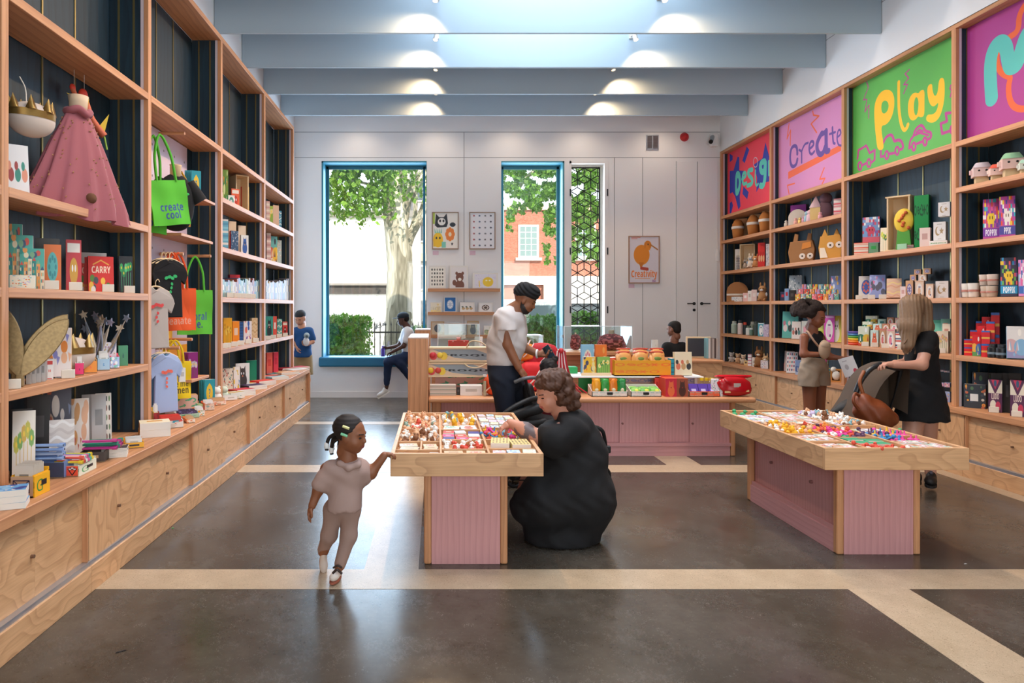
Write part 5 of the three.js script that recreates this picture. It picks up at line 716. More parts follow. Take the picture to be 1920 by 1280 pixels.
const F1=(x,X,n,w,dp,t,bg,sp,label,g2)=>stackFlat(-1,LT,X,x,n,w,dp,t,art(bg,'label',[sp],'',sp,'#f0ece2'),40,label,g2);
F1(462,1.95,4,0.22,0.16,0.016,'#c8283a','#d83040','flat red book in the stack near the plush toys','flat red books');F1(446,1.98,2,0.16,0.14,0.03,'#c8a860','#e8e0d4','flat tan book stacked near the plush toys','flat tan books');F1(484,1.97,2,0.24,0.17,0.024,'#4a2f5a','#3a3a44','flat dark purple book stacked on the worktop','flat dark purple books');F1(480,2.08,2,0.2,0.2,0.02,'#e8a84a','#d86a3a','flat ochre book stacked behind the purple ones','flat ochre books');F1(502,1.96,3,0.24,0.17,0.018,'#e84a2a','#e8283a','flat orange red book stacked on the worktop','flat orange red books');F1(514,2.05,2,0.24,0.18,0.02,'#d8604a','#c8504a','flat coral book stacked behind the orange red ones','flat coral books');F1(526,1.95,2,0.26,0.16,0.02,'#bcd4d8','#8fc0c8','flat pale blue book near the window end','flat pale blue books');F1(532,2.06,1,0.4,0.2,0.018,'#2a8a8a','#1f7a80','large flat teal book near the window end');F1(545,1.96,2,0.3,0.16,0.018,'#e8a060','#f0e0d0','flat peach book near the window end','flat peach books');F1(556,2.04,2,0.5,0.2,0.014,'#c0404a','#b8384a','large flat dark red book at the window end','flat dark red books');F1(566,1.95,1,0.3,0.14,0.014,'#e8e4e0','#d8d4d0','flat white book at the worktop end');
}

// ---------- bookcase with the lettered panels ----------
const jar=(pos,r,h,cBody,cLid,name,label,cat,group)=>{const t=thing(name,label,cat,pos,0,group);part('body',lathe([[0,0],[r*0.92,0],[r,h*0.06],[r,h*0.72],[r*0.8,h*0.8],[0,h*0.8]],14),C(cBody,0.4),t);part('lid',cyl(r*0.7,r*0.7,h*0.2,0,h*0.8,0,14),C(cLid,0.5),t);return t;};
const plush=(pos,k,turn,body,belly,label,ears='long',group)=>{const t=thing('plush_toy',label,'plush toy',pos,turn,group),c=C(body,0.95),b=C(belly,0.95);part('body',ball(k,0,k,0,0.9,1.1,0.85),c,t);part('head',ball(k*0.78,0,k*2.45,0.1*k,1,0.92,0.95),c,t);for(const s of[-1,1]){part('ear',ears==='long'?ball(k*0.22,s*k*0.4,k*3.35,0,0.8,2.2,0.6):ball(k*0.3,s*k*0.6,k*3.0,0),c,t);part('leg',ball(k*0.34,s*k*0.55,k*0.3,k*0.5,0.9,0.8,1.5),c,t);part('arm',ball(k*0.26,s*k*0.8,k*1.35,k*0.3,0.8,1.6,0.9),b,t);part('eye',ball(k*0.09,s*k*0.28,k*2.55,k*0.78),M.black,t);}part('muzzle',ball(k*0.32,0,k*2.28,k*0.66,1,0.75,0.8),b,t);return t;};
const spotR=(level,X,x,y=0,a=50)=>wallSpot(1,level,X,x-6,x+6,y,a);
const rowR=(level,X,list)=>row(1,level,X,list),A2=(bg,kind,fg,sp,text)=>art(bg,kind,fg,text||'',sp);
{// Design bay
const egg=(x,yt,lb)=>{const s=spotR(2.67,5.0,x),h=Math.min(0.33,EYE +(CY-yt)*s.d/F-2.67),t=thing('capped_doll',lb,'doll',[s.pos[0],2.671,s.pos[2]],s.turn,'capped straw dolls under the Design panel');part('body',lathe([[0,0],[0.075,0],[0.085,h*0.3],[0.095,h*0.58],[0.085,h*0.75],[0.05,h*0.93],[0,h]],18),C(0xb8763a,0.9),t);part('band',lathe([[0.094,h*0.5],[0.1,h*0.5],[0.1,h*0.62],[0.094,h*0.62]],18),C(0xe9e2da),t);part('backing_card',pbox(0.19,h*1.04,0.01,a_wood,BOXF).translate(0.02,0,-0.11),M.print,t);};
egg(1385,409,'straw doll with a white band under the Design panel');egg(1414,398,'straw doll with a white band under the Design panel');egg(1437,392,'straw doll with a white band under the Design panel');
rowR(2.15,5.0,[[1378,1389,467,a_white,50,0.05,'toy_box','white box beside the plush crate under the Design panel','box'],[1421,1434,455,A2('#e0322e','animalrow',['#e8c090','#b8201e'],'#c82824'),48,0.06,'toy_box','red printed box beside the plush crate','box'],[1436,1443,457,A2('#e6e8ec','dots',['#8a9ab8','#c8a8b0']),48,0.05,'toy_box','white spotted box by the bookcase upright','box'],[1379,1388,482,A2('#e8e4ea','grid',['#5a5a7a','#9a8ab0']),50,0.02,'card_box','small printed card before the white box','card']]);
{const s=wallSpot(1,2.15,5.02,1392,1420,458,45),t=thing('wooden_crate','open wooden crate holding plush toys under the Design panel','crate',[s.pos[0],2.151,s.pos[2]],s.turn),w=s.w,h=s.h;for(const[x0,x1,y0,y1]of[[-w/2,-w/2+0.012,0,h],[w/2-0.012,w/2,0,h]])part('crate_side',bx(x0,x1,y0,y1,-0.1,0.06),M.pale,t);part('crate_top',bx(-w/2,w/2,h-0.012,h,-0.1,0.06),M.pale,t);part('crate_base',bx(-w/2,w/2,0,0.012,-0.1,0.06),M.pale,t);part('crate_back',bx(-w/2,w/2,0.012,h-0.012,-0.1,-0.09),M.pale,t);
for(const[x,k,c,b,lb]of[[1398,0.045,0xb8a898,0x333333,'grey plush toy in the crate beside the taller one'],[1408,0.06,0xe2d6c6,0x9ab4cc,'cream plush rabbit in a blue top in the crate'],[1417,0.055,0xc98f5a,0xe8e0d8,'tan plush fox in the crate']]){const q=spotR(2.15,4.96,x);plush([q.pos[0],2.165,q.pos[2]],k,q.turn,c,b,lb);}}
{const s=spotR(1.635,5.0,1386),t=thing('rattan_house','arched rattan doll house under the Design panel','toy',[s.pos[0],1.636,s.pos[2]],s.turn+0.3),sh=new THREE.Shape();sh.moveTo(-0.16,0);sh.lineTo(0.16,0);sh.lineTo(0.16,0.16);sh.absarc(0,0.16,0.16,0,Math.PI,false);part('body',extr(sh,0.1,0.004).translate(0,0,-0.08),C(0xb07a4c,0.9),t);part('band',bx(-0.165,0.165,0.1,0.13,0.022,0.03),M.cream,t);part('window',bx(-0.09,0.09,0.02,0.08,0.022,0.03),C(0xd8e0e4),t);}
rowR(1.635,4.95,[[1393,1402,549,A2('#f0c8c4','label',['#fff']),50,0.05,'toy_box','small pink box beside the rattan house','box'],[1402,1409,545,a_white,50,0.05,'toy_box','small white box beside the rattan house','box'],[1409,1419,543,A2('#e8d0ca','label',['#f0e6e0']),48,0.06,'toy_box','pale pink box before the plush deer','box'],[1377,1392,556,A2('#e8ecec','dots',['#4a6a74','#b8c8c8']),50,0.04,'toy_box','low white printed box before the rattan house','box']]);
{const q=spotR(1.635,4.98,1430);plush([q.pos[0],1.636,q.pos[2]],0.075,q.turn,0xb98a5c,0xdfe6ee,'tan plush deer in a pale top under the Design panel');}
const bot=[[1364,604,0.026,0x2c4a4a,0xe6e6e0],[1377,602,0.05,0xa8bdae,0xcfd8cc],[1388,600,0.04,0xd9c9c4,0x3a3a3a],[1390,610,0.035,0x3f8a8a,0x2a5a5c],[1397,604,0.04,0x2f3a3c,0xd8503c],[1404,611,0.045,0xcfd0c8,0x5a6a5c],[1412,603,0.05,0x7d8a78,0xa8aca0],[1420,602,0.05,0x39423a,0x2f362f],[1409,615,0.03,0x5a7a6a,0xe0e0da]];
bot.forEach(([x,yt,r,c1,c2],i)=>{const s=spotR(1.10,5.06 -(i % 3)*0.07,x);jar([s.pos[0],1.101,s.pos[2]],r,EYE +(CY-yt)*s.d/F-1.10,c1,c2,'jar',['dark bottle with a white cap standing alone','wide sage green jar','pale pink jar with a dark lid','teal bottle with a dark cap','black bottle with a red cap','pale grey pot with a green lid','tall olive jar','tall dark green jar','small green bottle with a white cap'][i]+ ' on the bottle shelf under the Design panel','jar');});
rowR(1.10,4.94,[[1421,1433,605,A2('#5ab4c8','face',['#e8f0f0','#2f6f8a','#fff']),50,0.02,'book','sky blue book on the bottle shelf','book'],[1431,1442,608,A2('#c9c0dc','dots',['#fff','#9a8ac0']),50,0.02,'book','lilac book on the bottle shelf','book']]);
for(const[x,k,c,b,lb,e]of[[1372,0.05,0xb9b4ae,0xe8e4de,'grey plush toy lying at the worktop end by the white wall','r'],[1384,0.05,0xc9a27a,0xe8d8c8,'beige plush toy in the heap by the white wall','r'],[1394,0.048,0xd8c2a8,0xf0e6d8,'pale plush toy in the heap by the white wall','r'],[1424,0.085,0x9a6a40,0xe8dccc,'large brown plush giraffe on the worktop','long'],[1436,0.06,0xcfa97c,0xe8e2da,'tan plush fawn beside the giraffe','long']]){const q=spotR(RT,4.98,x);plush([q.pos[0],RT+0.001,q.pos[2]],k,q.turn,c,b,lb,e);}
rowR(RT,4.93,[[1402,1409,664,A2('#f0e4e4','stripes',['#d88a9a','#fff']),50,0.05,'toy_box','white striped packet before the giraffe','box'],[1410,1417,670,a_white,50,0.05,'toy_box','white packet before the giraffe','box'],[1395,1402,676,A2('#e8c88a','label',['#5a4a3a']),50,0.05,'toy_box','tan packet before the plush heap','box'],[1426,1440,676,A2('#eae6e8','dots',['#4a5a8a','#e8a08a']),48,0.05,'toy_box','white spotted packet below the plush fawn','box']]);
}
{// Create bay
rowR(2.67,5.08,[[1482,1511,384,A2('#9a3a9a','lozenge',['#5a2a6a','#8a3a8a']),42,0.03,'gift_box','purple framed box behind the small white house','box'],[1563,1577,372,A2('#efe0e0','stripes',['#e89aa8','#fff','#e86a7a']),40,0.08,'toy_box','white milk carton toy box under the Create panel','box']]);
{const s=spotR(2.67,4.98,1497),t=thing('toy_house','white domed toy house under the Create panel','toy house',[s.pos[0],2.671,s.pos[2]],s.turn),sh=new THREE.Shape();sh.moveTo(-0.11,0);sh.lineTo(0.11,0);sh.lineTo(0.11,0.1);sh.absarc(0,0.1,0.11,0,Math.PI,false);part('house',extr(sh,0.06,0.003),C(0xd9d2c8,0.7),t);part('doorway',bx(-0.025,0.025,0,0.07,0.062,0.066),C(0xb79a86),t);}
{const s=spotR(2.67,4.96,1530),t=thing('toy_tower','pastel toy tower with a pointed roof under the Create panel','toy',[s.pos[0],2.671,s.pos[2]],s.turn);part('tower',bx(-0.06,0.06,0,0.17,-0.06,0.06),C(0xe6c884),t);part('roof',new THREE.ConeGeometry(0.095,0.16,4).rotateY(0.785).translate(0,0.25,0),C(0xd9bcc4),t);const q=spotR(2.67,5.04,1547);const dk=thing('plush_toy','dark mauve plush toy leaning behind the pastel tower','plush toy',[q.pos[0],2.671,q.pos[2]],q.turn);part('body',ball(0.1,0,0.13,0,0.9,1.3,0.7),C(0x6a4f5a,0.95),dk);part('head',ball(0.075,0.01,0.28,0),C(0x6a4f5a,0.95),dk);}
[[1474,0xd8cfc4,'cream'],[1486,0xcfdcc4,'pale green'],[1492,0xe8b0a8,'pink'],[1500,0xf0cf7a,'yellow'],[1507,0xd8a0b4,'rose'],[1514,0x9cc0d0,'pale blue'],[1519,0xe8c0c8,'blush'],[1524,0xf0d890,'straw yellow'],[1538,0xe8a8b0,'coral pink']].forEach(([x,c,n],i)=>{const s=spotR(2.67,4.9 +(i % 2)*0.03,x),t=thing('toy_figure',n + ' wooden peg figure before the toy house','figure',[s.pos[0],2.671,s.pos[2]],0);const k=x>1512&&x<1520?1.7:1;part('body',lathe([[0,0],[0.028*k,0],[0.024*k,0.05*k],[0,0.06*k]],12),C(c),t);part('head',ball(0.02*k,0,0.07*k,0),C(c),t);});
// animal paper bags
const bag=(x0,x1,yt,col,ear,label)=>{const s=wallSpot(1,2.15,4.97,x0,x1,yt,40),w=s.w,h=s.h*0.68,t=thing('rattan_bag',label,'bag',[s.pos[0],2.151,s.pos[2]],s.turn),sh=new THREE.Shape();sh.moveTo(-w*0.42,0);sh.lineTo(w*0.42,0);sh.lineTo(w/2,h*0.6);sh.lineTo(w*0.4,h);sh.lineTo(-w*0.42,h*0.97);sh.lineTo(-w/2,h*0.5);part('bag_body',extr(sh,0.05,0.008).translate(0,0,-0.06),C(col,0.9),t);for(const sx of[-1,1]){part('ear',extr(ear?[[-0.04,0],[0.04,0],[0.0,0.1]]:[[-0.025,0],[0.03,0],[0.04,h*0.36],[0.0,h*0.4]],0.012,0.003).translate(sx*w*0.26,h*0.95,-0.03),C(col,0.9),t);part('eye',lathe([[0,0.002],[0.04,0.001],[0.04,0]],14).rotateX(Math.PI/2).translate(w*0.2+sx*0.05,h*(ear?0.6:0.3),0.004),C(0xeee4d8),t);part('pupil',ball(0.012,w*0.2+sx*0.05,h*(ear?0.6:0.3),0.006,1,1,0.4),M.black,t);}if(ear)part('cheek',extr([[-w*0.44,0.02],[-w*0.1,0.02],[-w*0.24,h*0.5],[-w*0.46,h*0.5]],0.003).translate(0,0,0.002),C(0xf2e6d2),t);else part('patch',extr([[w*0.02,h*0.6],[w*0.4,h*0.7],[w*0.38,h*0.96],[w*0.06,h*0.9]],0.003).translate(0,0,0.002),C(0xe0903a),t);};
bag(1478,1526,433,0xa8794e,0,'brown rabbit-eared woven bag under the Create panel');bag(1535,1578,421,0xd9a04c,1,'amber fox-faced woven bag under the Create panel');
rowR(1.635,5.06,[[1478,1502,516,A2('#a9b6bc','dots',['#5a6a74','#e8ecec']),55,0.05,'book','grey dotted slanted book under the rabbit-eared bag','book',{tilt:14}]]);
rowR(1.635,4.92,[[1463,1472,547,A2('#2f3a5a','label',['#c83a4a'],'#c82a3a'),50,0.06,'toy_box','navy and red tin box beside the slanted book','box'],[1471,1479,541,A2('#8fb0d8','label',['#d83a4a']),50,0.06,'toy_box','blue tin box with a red label','box'],[1480,1490,544,a_dark,50,0.1,'toy_box','black box beside the blue tin','box']]);
const snack=[['#f2c83a','yellow'],['#8fc4e0','sky blue'],['#9ac86a','lime green'],['#f08a9a','pink'],['#e8503a','red'],['#f2a04a','orange'],['#c9a8d8','lilac'],['#6ab8a8','turquoise']];
for(let r=0;r<3;r++)for(let i=0;i<8-r;i++){const[c,n]=snack[(i+r*3)% 8];shelfItem(1,1.635,4.93+r*0.06,[1491+i*10.4+r*6,1500+i*10.4+r*6,551-r*9,A2(c,'shapes',['#fff','#e86a5a','#3a7a9a','#f2e0a0'],c),50,0.05,'card_game',n + ' pocket card game in the ' +['front','middle','back'][r]+ ' row under the fox-faced bag','card game',{group:n + ' pocket games'}]);}
rowR(1.635,5.1,[[1558,1578,517,A2('#8fa4d8','shapes',['#f08ab0','#fff','#f2c860']),45,0.06,'card_game','large lilac blue game box above the pocket games','card game']]);
rowR(1.10,5.08,[[1466,1496,584,A2('#5fb8ae','animalrow',['#e8d8d4','#c8788a','#3a4a4a'],'#4aa89e'),55,0.04,'book','tall turquoise activity box leaning behind the girl','book',{tilt:12}],[1556,1578,592,A2('#e8e05a','animal',['#f0f0e6','#333','#8a8']),48,0.03,'book','yellow activity board by the bookcase upright','book',{tilt:8}],[1530,1546,592,A2('#b8c83a','label',['#d8e07a']),48,0.03,'book','lime green activity board behind the girl','book',{tilt:8}]]);
rowR(1.10,4.98,[[1484,1501,603,A2('#eae6e2','animalrow',['#c87a6a','#5a8a8a','#333']),52,0.03,'book','white activity card before the turquoise box','book',{tilt:8}],[1502,1518,602,A2('#cfd8d4','label',['#e8a8b8']),50,0.03,'book','pale grey card behind the girl','book',{tilt:6}],[1544,1564,592,A2('#d858b8','face',['#e8f0ea','#6a3a7a','#f0c8e8'],'#c83aa4'),50,0.04,'book','bright magenta activity board beside the yellow one','book',{tilt:8}]]);
rowR(RT,5.05,[[1453,1467,674,A2('#b8865e','animal',['#e8dccc','#333','#555']),50,0.05,'toy_box','kraft box with a white animal on the worktop','box'],[1464,1481,658,A2('#c9c0bc','animal',['#6a5a58','#fff','#333']),52,0.05,'book','grey cat book leaning on the worktop','book',{tilt:10}],[1466,1477,680,A2('#e8402e','flower',['#f06a4a','#c82a1e']),48,0.03,'toy_box','red orange packet on the worktop','box']]);
rowR(RT,4.96,[[1474,1495,660,A2('#eceaec','grid',['#2f6f6a','#c8506a','#3a3a6a','#e8a08a']),55,0.03,'book','white memory game sheet leaning on the worktop','book',{tilt:10}],[1491,1506,675,A2('#8aa8d8','scene',['#b8cce8','#5a7ab8','#f0f0e8']),52,0.03,'book','blue picture box beside the memory game','book'],[1536,1550,660,A2('#e85a9a','shapes',['#f0a8c8','#3a6ab0','#fff']),50,0.03,'book','pink patterned box behind the girl','book'],[1545,1556,690,A2('#3fa0b0','stripes',['#e8c04a','#3f8aa8']),50,0.06,'toy_box','teal striped box by the wooden frame','box']]);
{const s=wallSpot(1,RT,4.94,1557,1577,692,42),t=thing('bird_display','orange wooden frame box with a white bird toy inside','toy frame',[s.pos[0],RT+0.001,s.pos[2]],s.turn),w=s.w,h=s.h,c=C(0xc98a44,0.6);for(const q of[[-w/2,w/2,0,0.015],[-w/2,w/2,h-0.015,h]])part('frame_rail',bx(...q,-0.06,0),c,t);for(const x of[-w/2,w/2-0.015])part('frame_side',bx(x,x+0.015,0.015,h-0.015,-0.06,0),c,t);part('backing',bx(-w/2,w/2,0,h,-0.066,-0.06),M.pale,t);part('bird',[ball(0.055,0,0.08,-0.02,0.9,1.1,0.6),ball(0.035,-0.03,0.15,-0.02)],C(0xe8e4d8),t);}
}
{// Play bay
rowR(2.15,5.05,[[1617,1649,407,A2('#7fa8d8','poppik',['#d8506a','#e86a7a','#f0e0e8','#8a6ab8','#fff'],'#5a78b8',''),48,0.1,'game_box','blue patchwork game box under the Play panel','game box',{up:0.12}]]);
rowR(2.15,4.93,[[1601,1628,455,A2('#efd8c8','stripes',['#f0603c','#e8a890','#f0e6dc'],'#6a8a6a'),50,0.12,'game_box','orange and cream game box under the blue patchwork one','game box'],[1629,1647,455,A2('#6a9a7a','label',['#2fa04a']),50,0.1,'game_box','small green game box beside the orange one','game box'],[1650,1670,427,A2('#e8dfc8','flower',['#c8d060','#8ab84a','#3a6a4a'],'#f0684a'),52,0.05,'book','cream tree book with an orange spine leaning','book',{tilt:10}],[1724,1744,427,A2('#e8d2ca','label',['#c8a098'],'#a88a80'),46,0.09,'toy_box','pale pink box beside the white moon box','box'],[1742,1776,451,A2('#ebe8e0','words',['#1f9a4a'],'a','#d8d0c4'),44,0.14,'toy_box','flat white box with a green letter under the moon box','box'],[1682,1700,457,A2('#a8dcb8','words',['#3a8a6a'],'a'),46,0.06,'toy_box','small mint box before the wooden crate','box'],[1701,1713,459,A2('#2f4a4a','stripes',['#c83a2a','#e8e4d8','#2f4a4a']),46,0.06,'toy_box','small dark striped box before the wooden crate','box']]);
rowR(2.15,5.0,[[1750,1773,416,a_moon,42,0.1,'toy_box','white moon and star box on the flat white box','box',{up:0.06}],[1759,1781,379,a_moon,40,0.1,'toy_box','white moon and star box at the top of its stack','box',{up:0.29}]]);
{const s=wallSpot(1,2.15,5.02,1669,1712,368,38),w=s.w,h=s.h,t=thing('wooden_crate','tall open wooden crate with a toy tree inside under the Play panel','crate',[s.pos[0],2.151,s.pos[2]],s.turn);for(const x of[-w/2,w/2-0.014])part('crate_side',bx(x,x+0.014,0,h,-0.1,0.06),M.pale,t);for(const y of[0,h-0.016])part('crate_board',bx(-w/2-0.012,w/2+0.006,y,y+0.016,-0.1,0.065),M.pale,t);part('crate_back',bx(-w/2,w/2,0.016,h-0.016,-0.1,-0.09),M.pale,t);
const q=thing('toy_tree','wooden toy tree with a yellow crown inside the tall crate','toy',[s.pos[0]- 0.02,2.168,s.pos[2]+ 0.07],s.turn);part('trunk',extr([[-0.07,0],[0.07,0],[0.05,0.24],[-0.05,0.24]],0.02,0.003),C(0x4f9a3a),q);part('crown',ball(0.11,0,0.3,0.01,0.85,1.2,0.3),C(0xe2c23c),q);for(let i=0;i<7;i++)part('fruit',ball(0.018,rnd(-0.06,0.06),0.22+i*0.027,0.042),C(0xc8602c),q);}
rowR(2.15,5.1,[[1714,1741,366,A2('#0f8a44','glyphs',['#0a4a2c'],'#0d7a3c'),36,0.05,'game_box','tall green box with dark figures beside the crate','game box']]);
rowR(1.635,5.06,[[1606,1634,518,A2('#e0d8d0','lozenge',['#3a56a8','#d8604a'],'#d0905a'),56,0.05,'puzzle_box','white puzzle box with a blue round picture leaning under the Play panel','puzzle',{tilt:14}],[1630,1660,516,A2('#8f9cd0','shapes',['#d878a0','#5a5a6a','#b8c0e8'],'#6a4a50'),56,0.06,'puzzle_box','lilac blue puzzle box leaning beside the round picture one','puzzle',{tilt:14}],[1662,1690,523,A2('#e8bfa0','waves',['#e8c8a8','#f0d890','#e0a884'],'#b88a6a'),54,0.06,'puzzle_box','peach puzzle box leaning under the Play panel','puzzle',{tilt:14}],[1754,1778,527,a_moon,44,0.1,'toy_box','white moon and star box alone on the puzzle shelf','box']]);
const kr=A2('#d8ab84','lozenge',['#7a7ab8','#e8e0d8'],'#8a5c40'),krW=A2('#e6cdb8','face',['#e8e4e0','#5a4a6a','#d8b090'],'#9a6a4a');
for(const[x0,x1,yt,up,c]of[[1698,1712,526,0,kr],[1716,1732,526,0,krW],[1706,1718,515,0.2,kr],[1722,1737,514,0.2,krW],[1714,1727,505,0.27,kr],[1731,1745,503,0.27,kr],[1736,1750,532,0,krW]])rowR(1.635,up?5.02:4.95,[[x0,x1,yt,c,46,0.09,'toy_box',(c===kr?'kraft box with a blue round picture':'kraft box with a white face')+ ' in the pile ' +(up>0.25?'at the very top':up?'in the upper tier':'on the puzzle shelf itself'),'box',{up:up?up-0.02:0,group:'kraft boxes piled on the puzzle shelf'}]]);
rowR(1.635,4.9,[[1688,1698,537,A2('#f0dcd8','label',['#d8a8a0']),48,0.05,'toy_box','slim pale pink box beside the kraft pile','box']]);lab(1,1.635,4.89,[1611,1634,1655],'before the leaning puzzle boxes');
// stacking rainbow and boxes
{const s=spotR(1.10,4.93,1598),t=thing('stacking_cups','stack of rainbow striped stacking bowls by the bookcase upright','toy',[s.pos[0],1.101,s.pos[2]]);[0xd8401f,0xe8862a,0xf0c430,0x4fa04a,0x3a78b8,0x5a4a9a].forEach((c,i)=>part('bowl',lathe([[0,0],[0.06,0],[0.07,0.026],[0,0.026]],18).translate(0,i*0.027,0),C(c,0.4),t));}
const bxs=[['#dfe4cf','scene',['#c84a3a','#3a7a5a','#e8c04a','#fff']],['#d4ece6','animal',['#e87a5a','#333','#fff']],['#c99a74','face',['#efe8e0','#7a4a3a','#d87a7a']],['#e0c0ac','face',['#f0f0ea','#5a4a7a','#e88aa0']],['#efe4d8','stripes',['#3a4a7a','#d83a3a','#fff']],['#bcd8cc','label',['#4a7a70']]];
[[1609,1629,612,0,0,4.93],[1632,1647,619,1,0,4.93],[1649,1661,616,2,0,4.93],[1662,1678,617,3,0,4.93],[1679,1690,622,4,0,4.93],[1691,1700,620,5,0,4.93],[1617,1636,603,0,0.19,5.0],[1637,1653,607,1,0.17,5.0],[1654,1668,607,2,0.17,5.0],[1669,1684,606,3,0.17,5.0],[1623,1645,592,0,0.25,5.06],[1646,1661,598,5,0.23,5.06],[1663,1676,595,2,0.25,5.06],[1678,1692,596,3,0.25,5.06]].forEach(([x0,x1,yt,k,up,X],i)=>rowR(1.10,X,[[x0,x1,yt,A2(...bxs[k]),46,0.08,'toy_box',['cream scene','mint animal','kraft face','peach face','red and navy striped','sage'][k]+ ' toy box ' +(up>0.2?'at the back and top of the pile':up?'in the second tier of the pile':'standing at the front of the pile')+ ' behind the pushchair','box',{up}]]));
[[1751,1764,606,'#7fd0b4',0,5.03,'mint green'],[1764,1782,598,'#8fd8c4',0.2,5.06,'pale turquoise'],[1750,1766,600,'#6ac0a4',0.2,5.08,'sea green'],[1767,1782,607,'#efe2cc',0.12,5.0,'cream'],[1757,1778,621,'#e8d6bc',0,4.92,'tan patterned']].forEach(([x0,x1,yt,c,up,X,n])=>rowR(1.10,X,[[x0,x1,yt,A2(c,n[0]==='t'?'flower':'label',['#d8a08a','#c8b090'],c),44,0.08,'toy_box',n + ' gift box beside the blonde woman','box',{up}]]));
lab(1,1.10,4.89,[1622,1640,1660,1690,1765],'before the toy boxes under the Play panel');
{const q=spotR(RT,4.98,1688),t=thing('plush_toy','brown plush hedgehog sitting in its red and yellow carton','plush toy',[q.pos[0],RT+0.1,q.pos[2]],q.turn);part('spines',new THREE.IcosahedronGeometry(0.1,3).scale(1.1,0.8,0.9).translate(0,0.07,0),C(0x6a5648,0.98),t);part('snout',ball(0.045,0,0.05,0.085,0.8,0.8,1.2),C(0xb8977a,0.95),t);part('nose',ball(0.012,0,0.055,0.14),M.black,t);trayOf(1,RT,4.93,1674,1703,712,A2('#f2c81e','shapes',['#c82a2a','#333','#4aa08a'],'#c82a2a'),'red and yellow carton holding the plush hedgehog',{a:48,dp:0.14});}
for(const[x,c,n]of[[1664,0xc82a34,'red'],[1668,0xd8404a,'scarlet']]){const q=spotR(RT,4.95,x);plush([q.pos[0],RT+0.001,q.pos[2]],0.04,q.turn,c,0xe8e0d8,n + ' plush toy beside the hedgehog carton','r');}
for(let r=0;r<3;r++)for(let i=0;i<2;i++)rowR(RT,4.98,[[1758+i*12,1769+i*12,735-r*17,A2(['#a8b8e0','#e8b0c0','#f0e6ea'][r],'shapes',['#e86a7a','#fff','#5a7ab8','#f2c860'],'#a8b4d8'),44,0.07,'toy_box',['blue','pink','white'][r]+ ' patterned box stacked beside the blonde woman','box',{up:r*0.145,group:'patterned boxes beside the blonde woman'}]]);
}
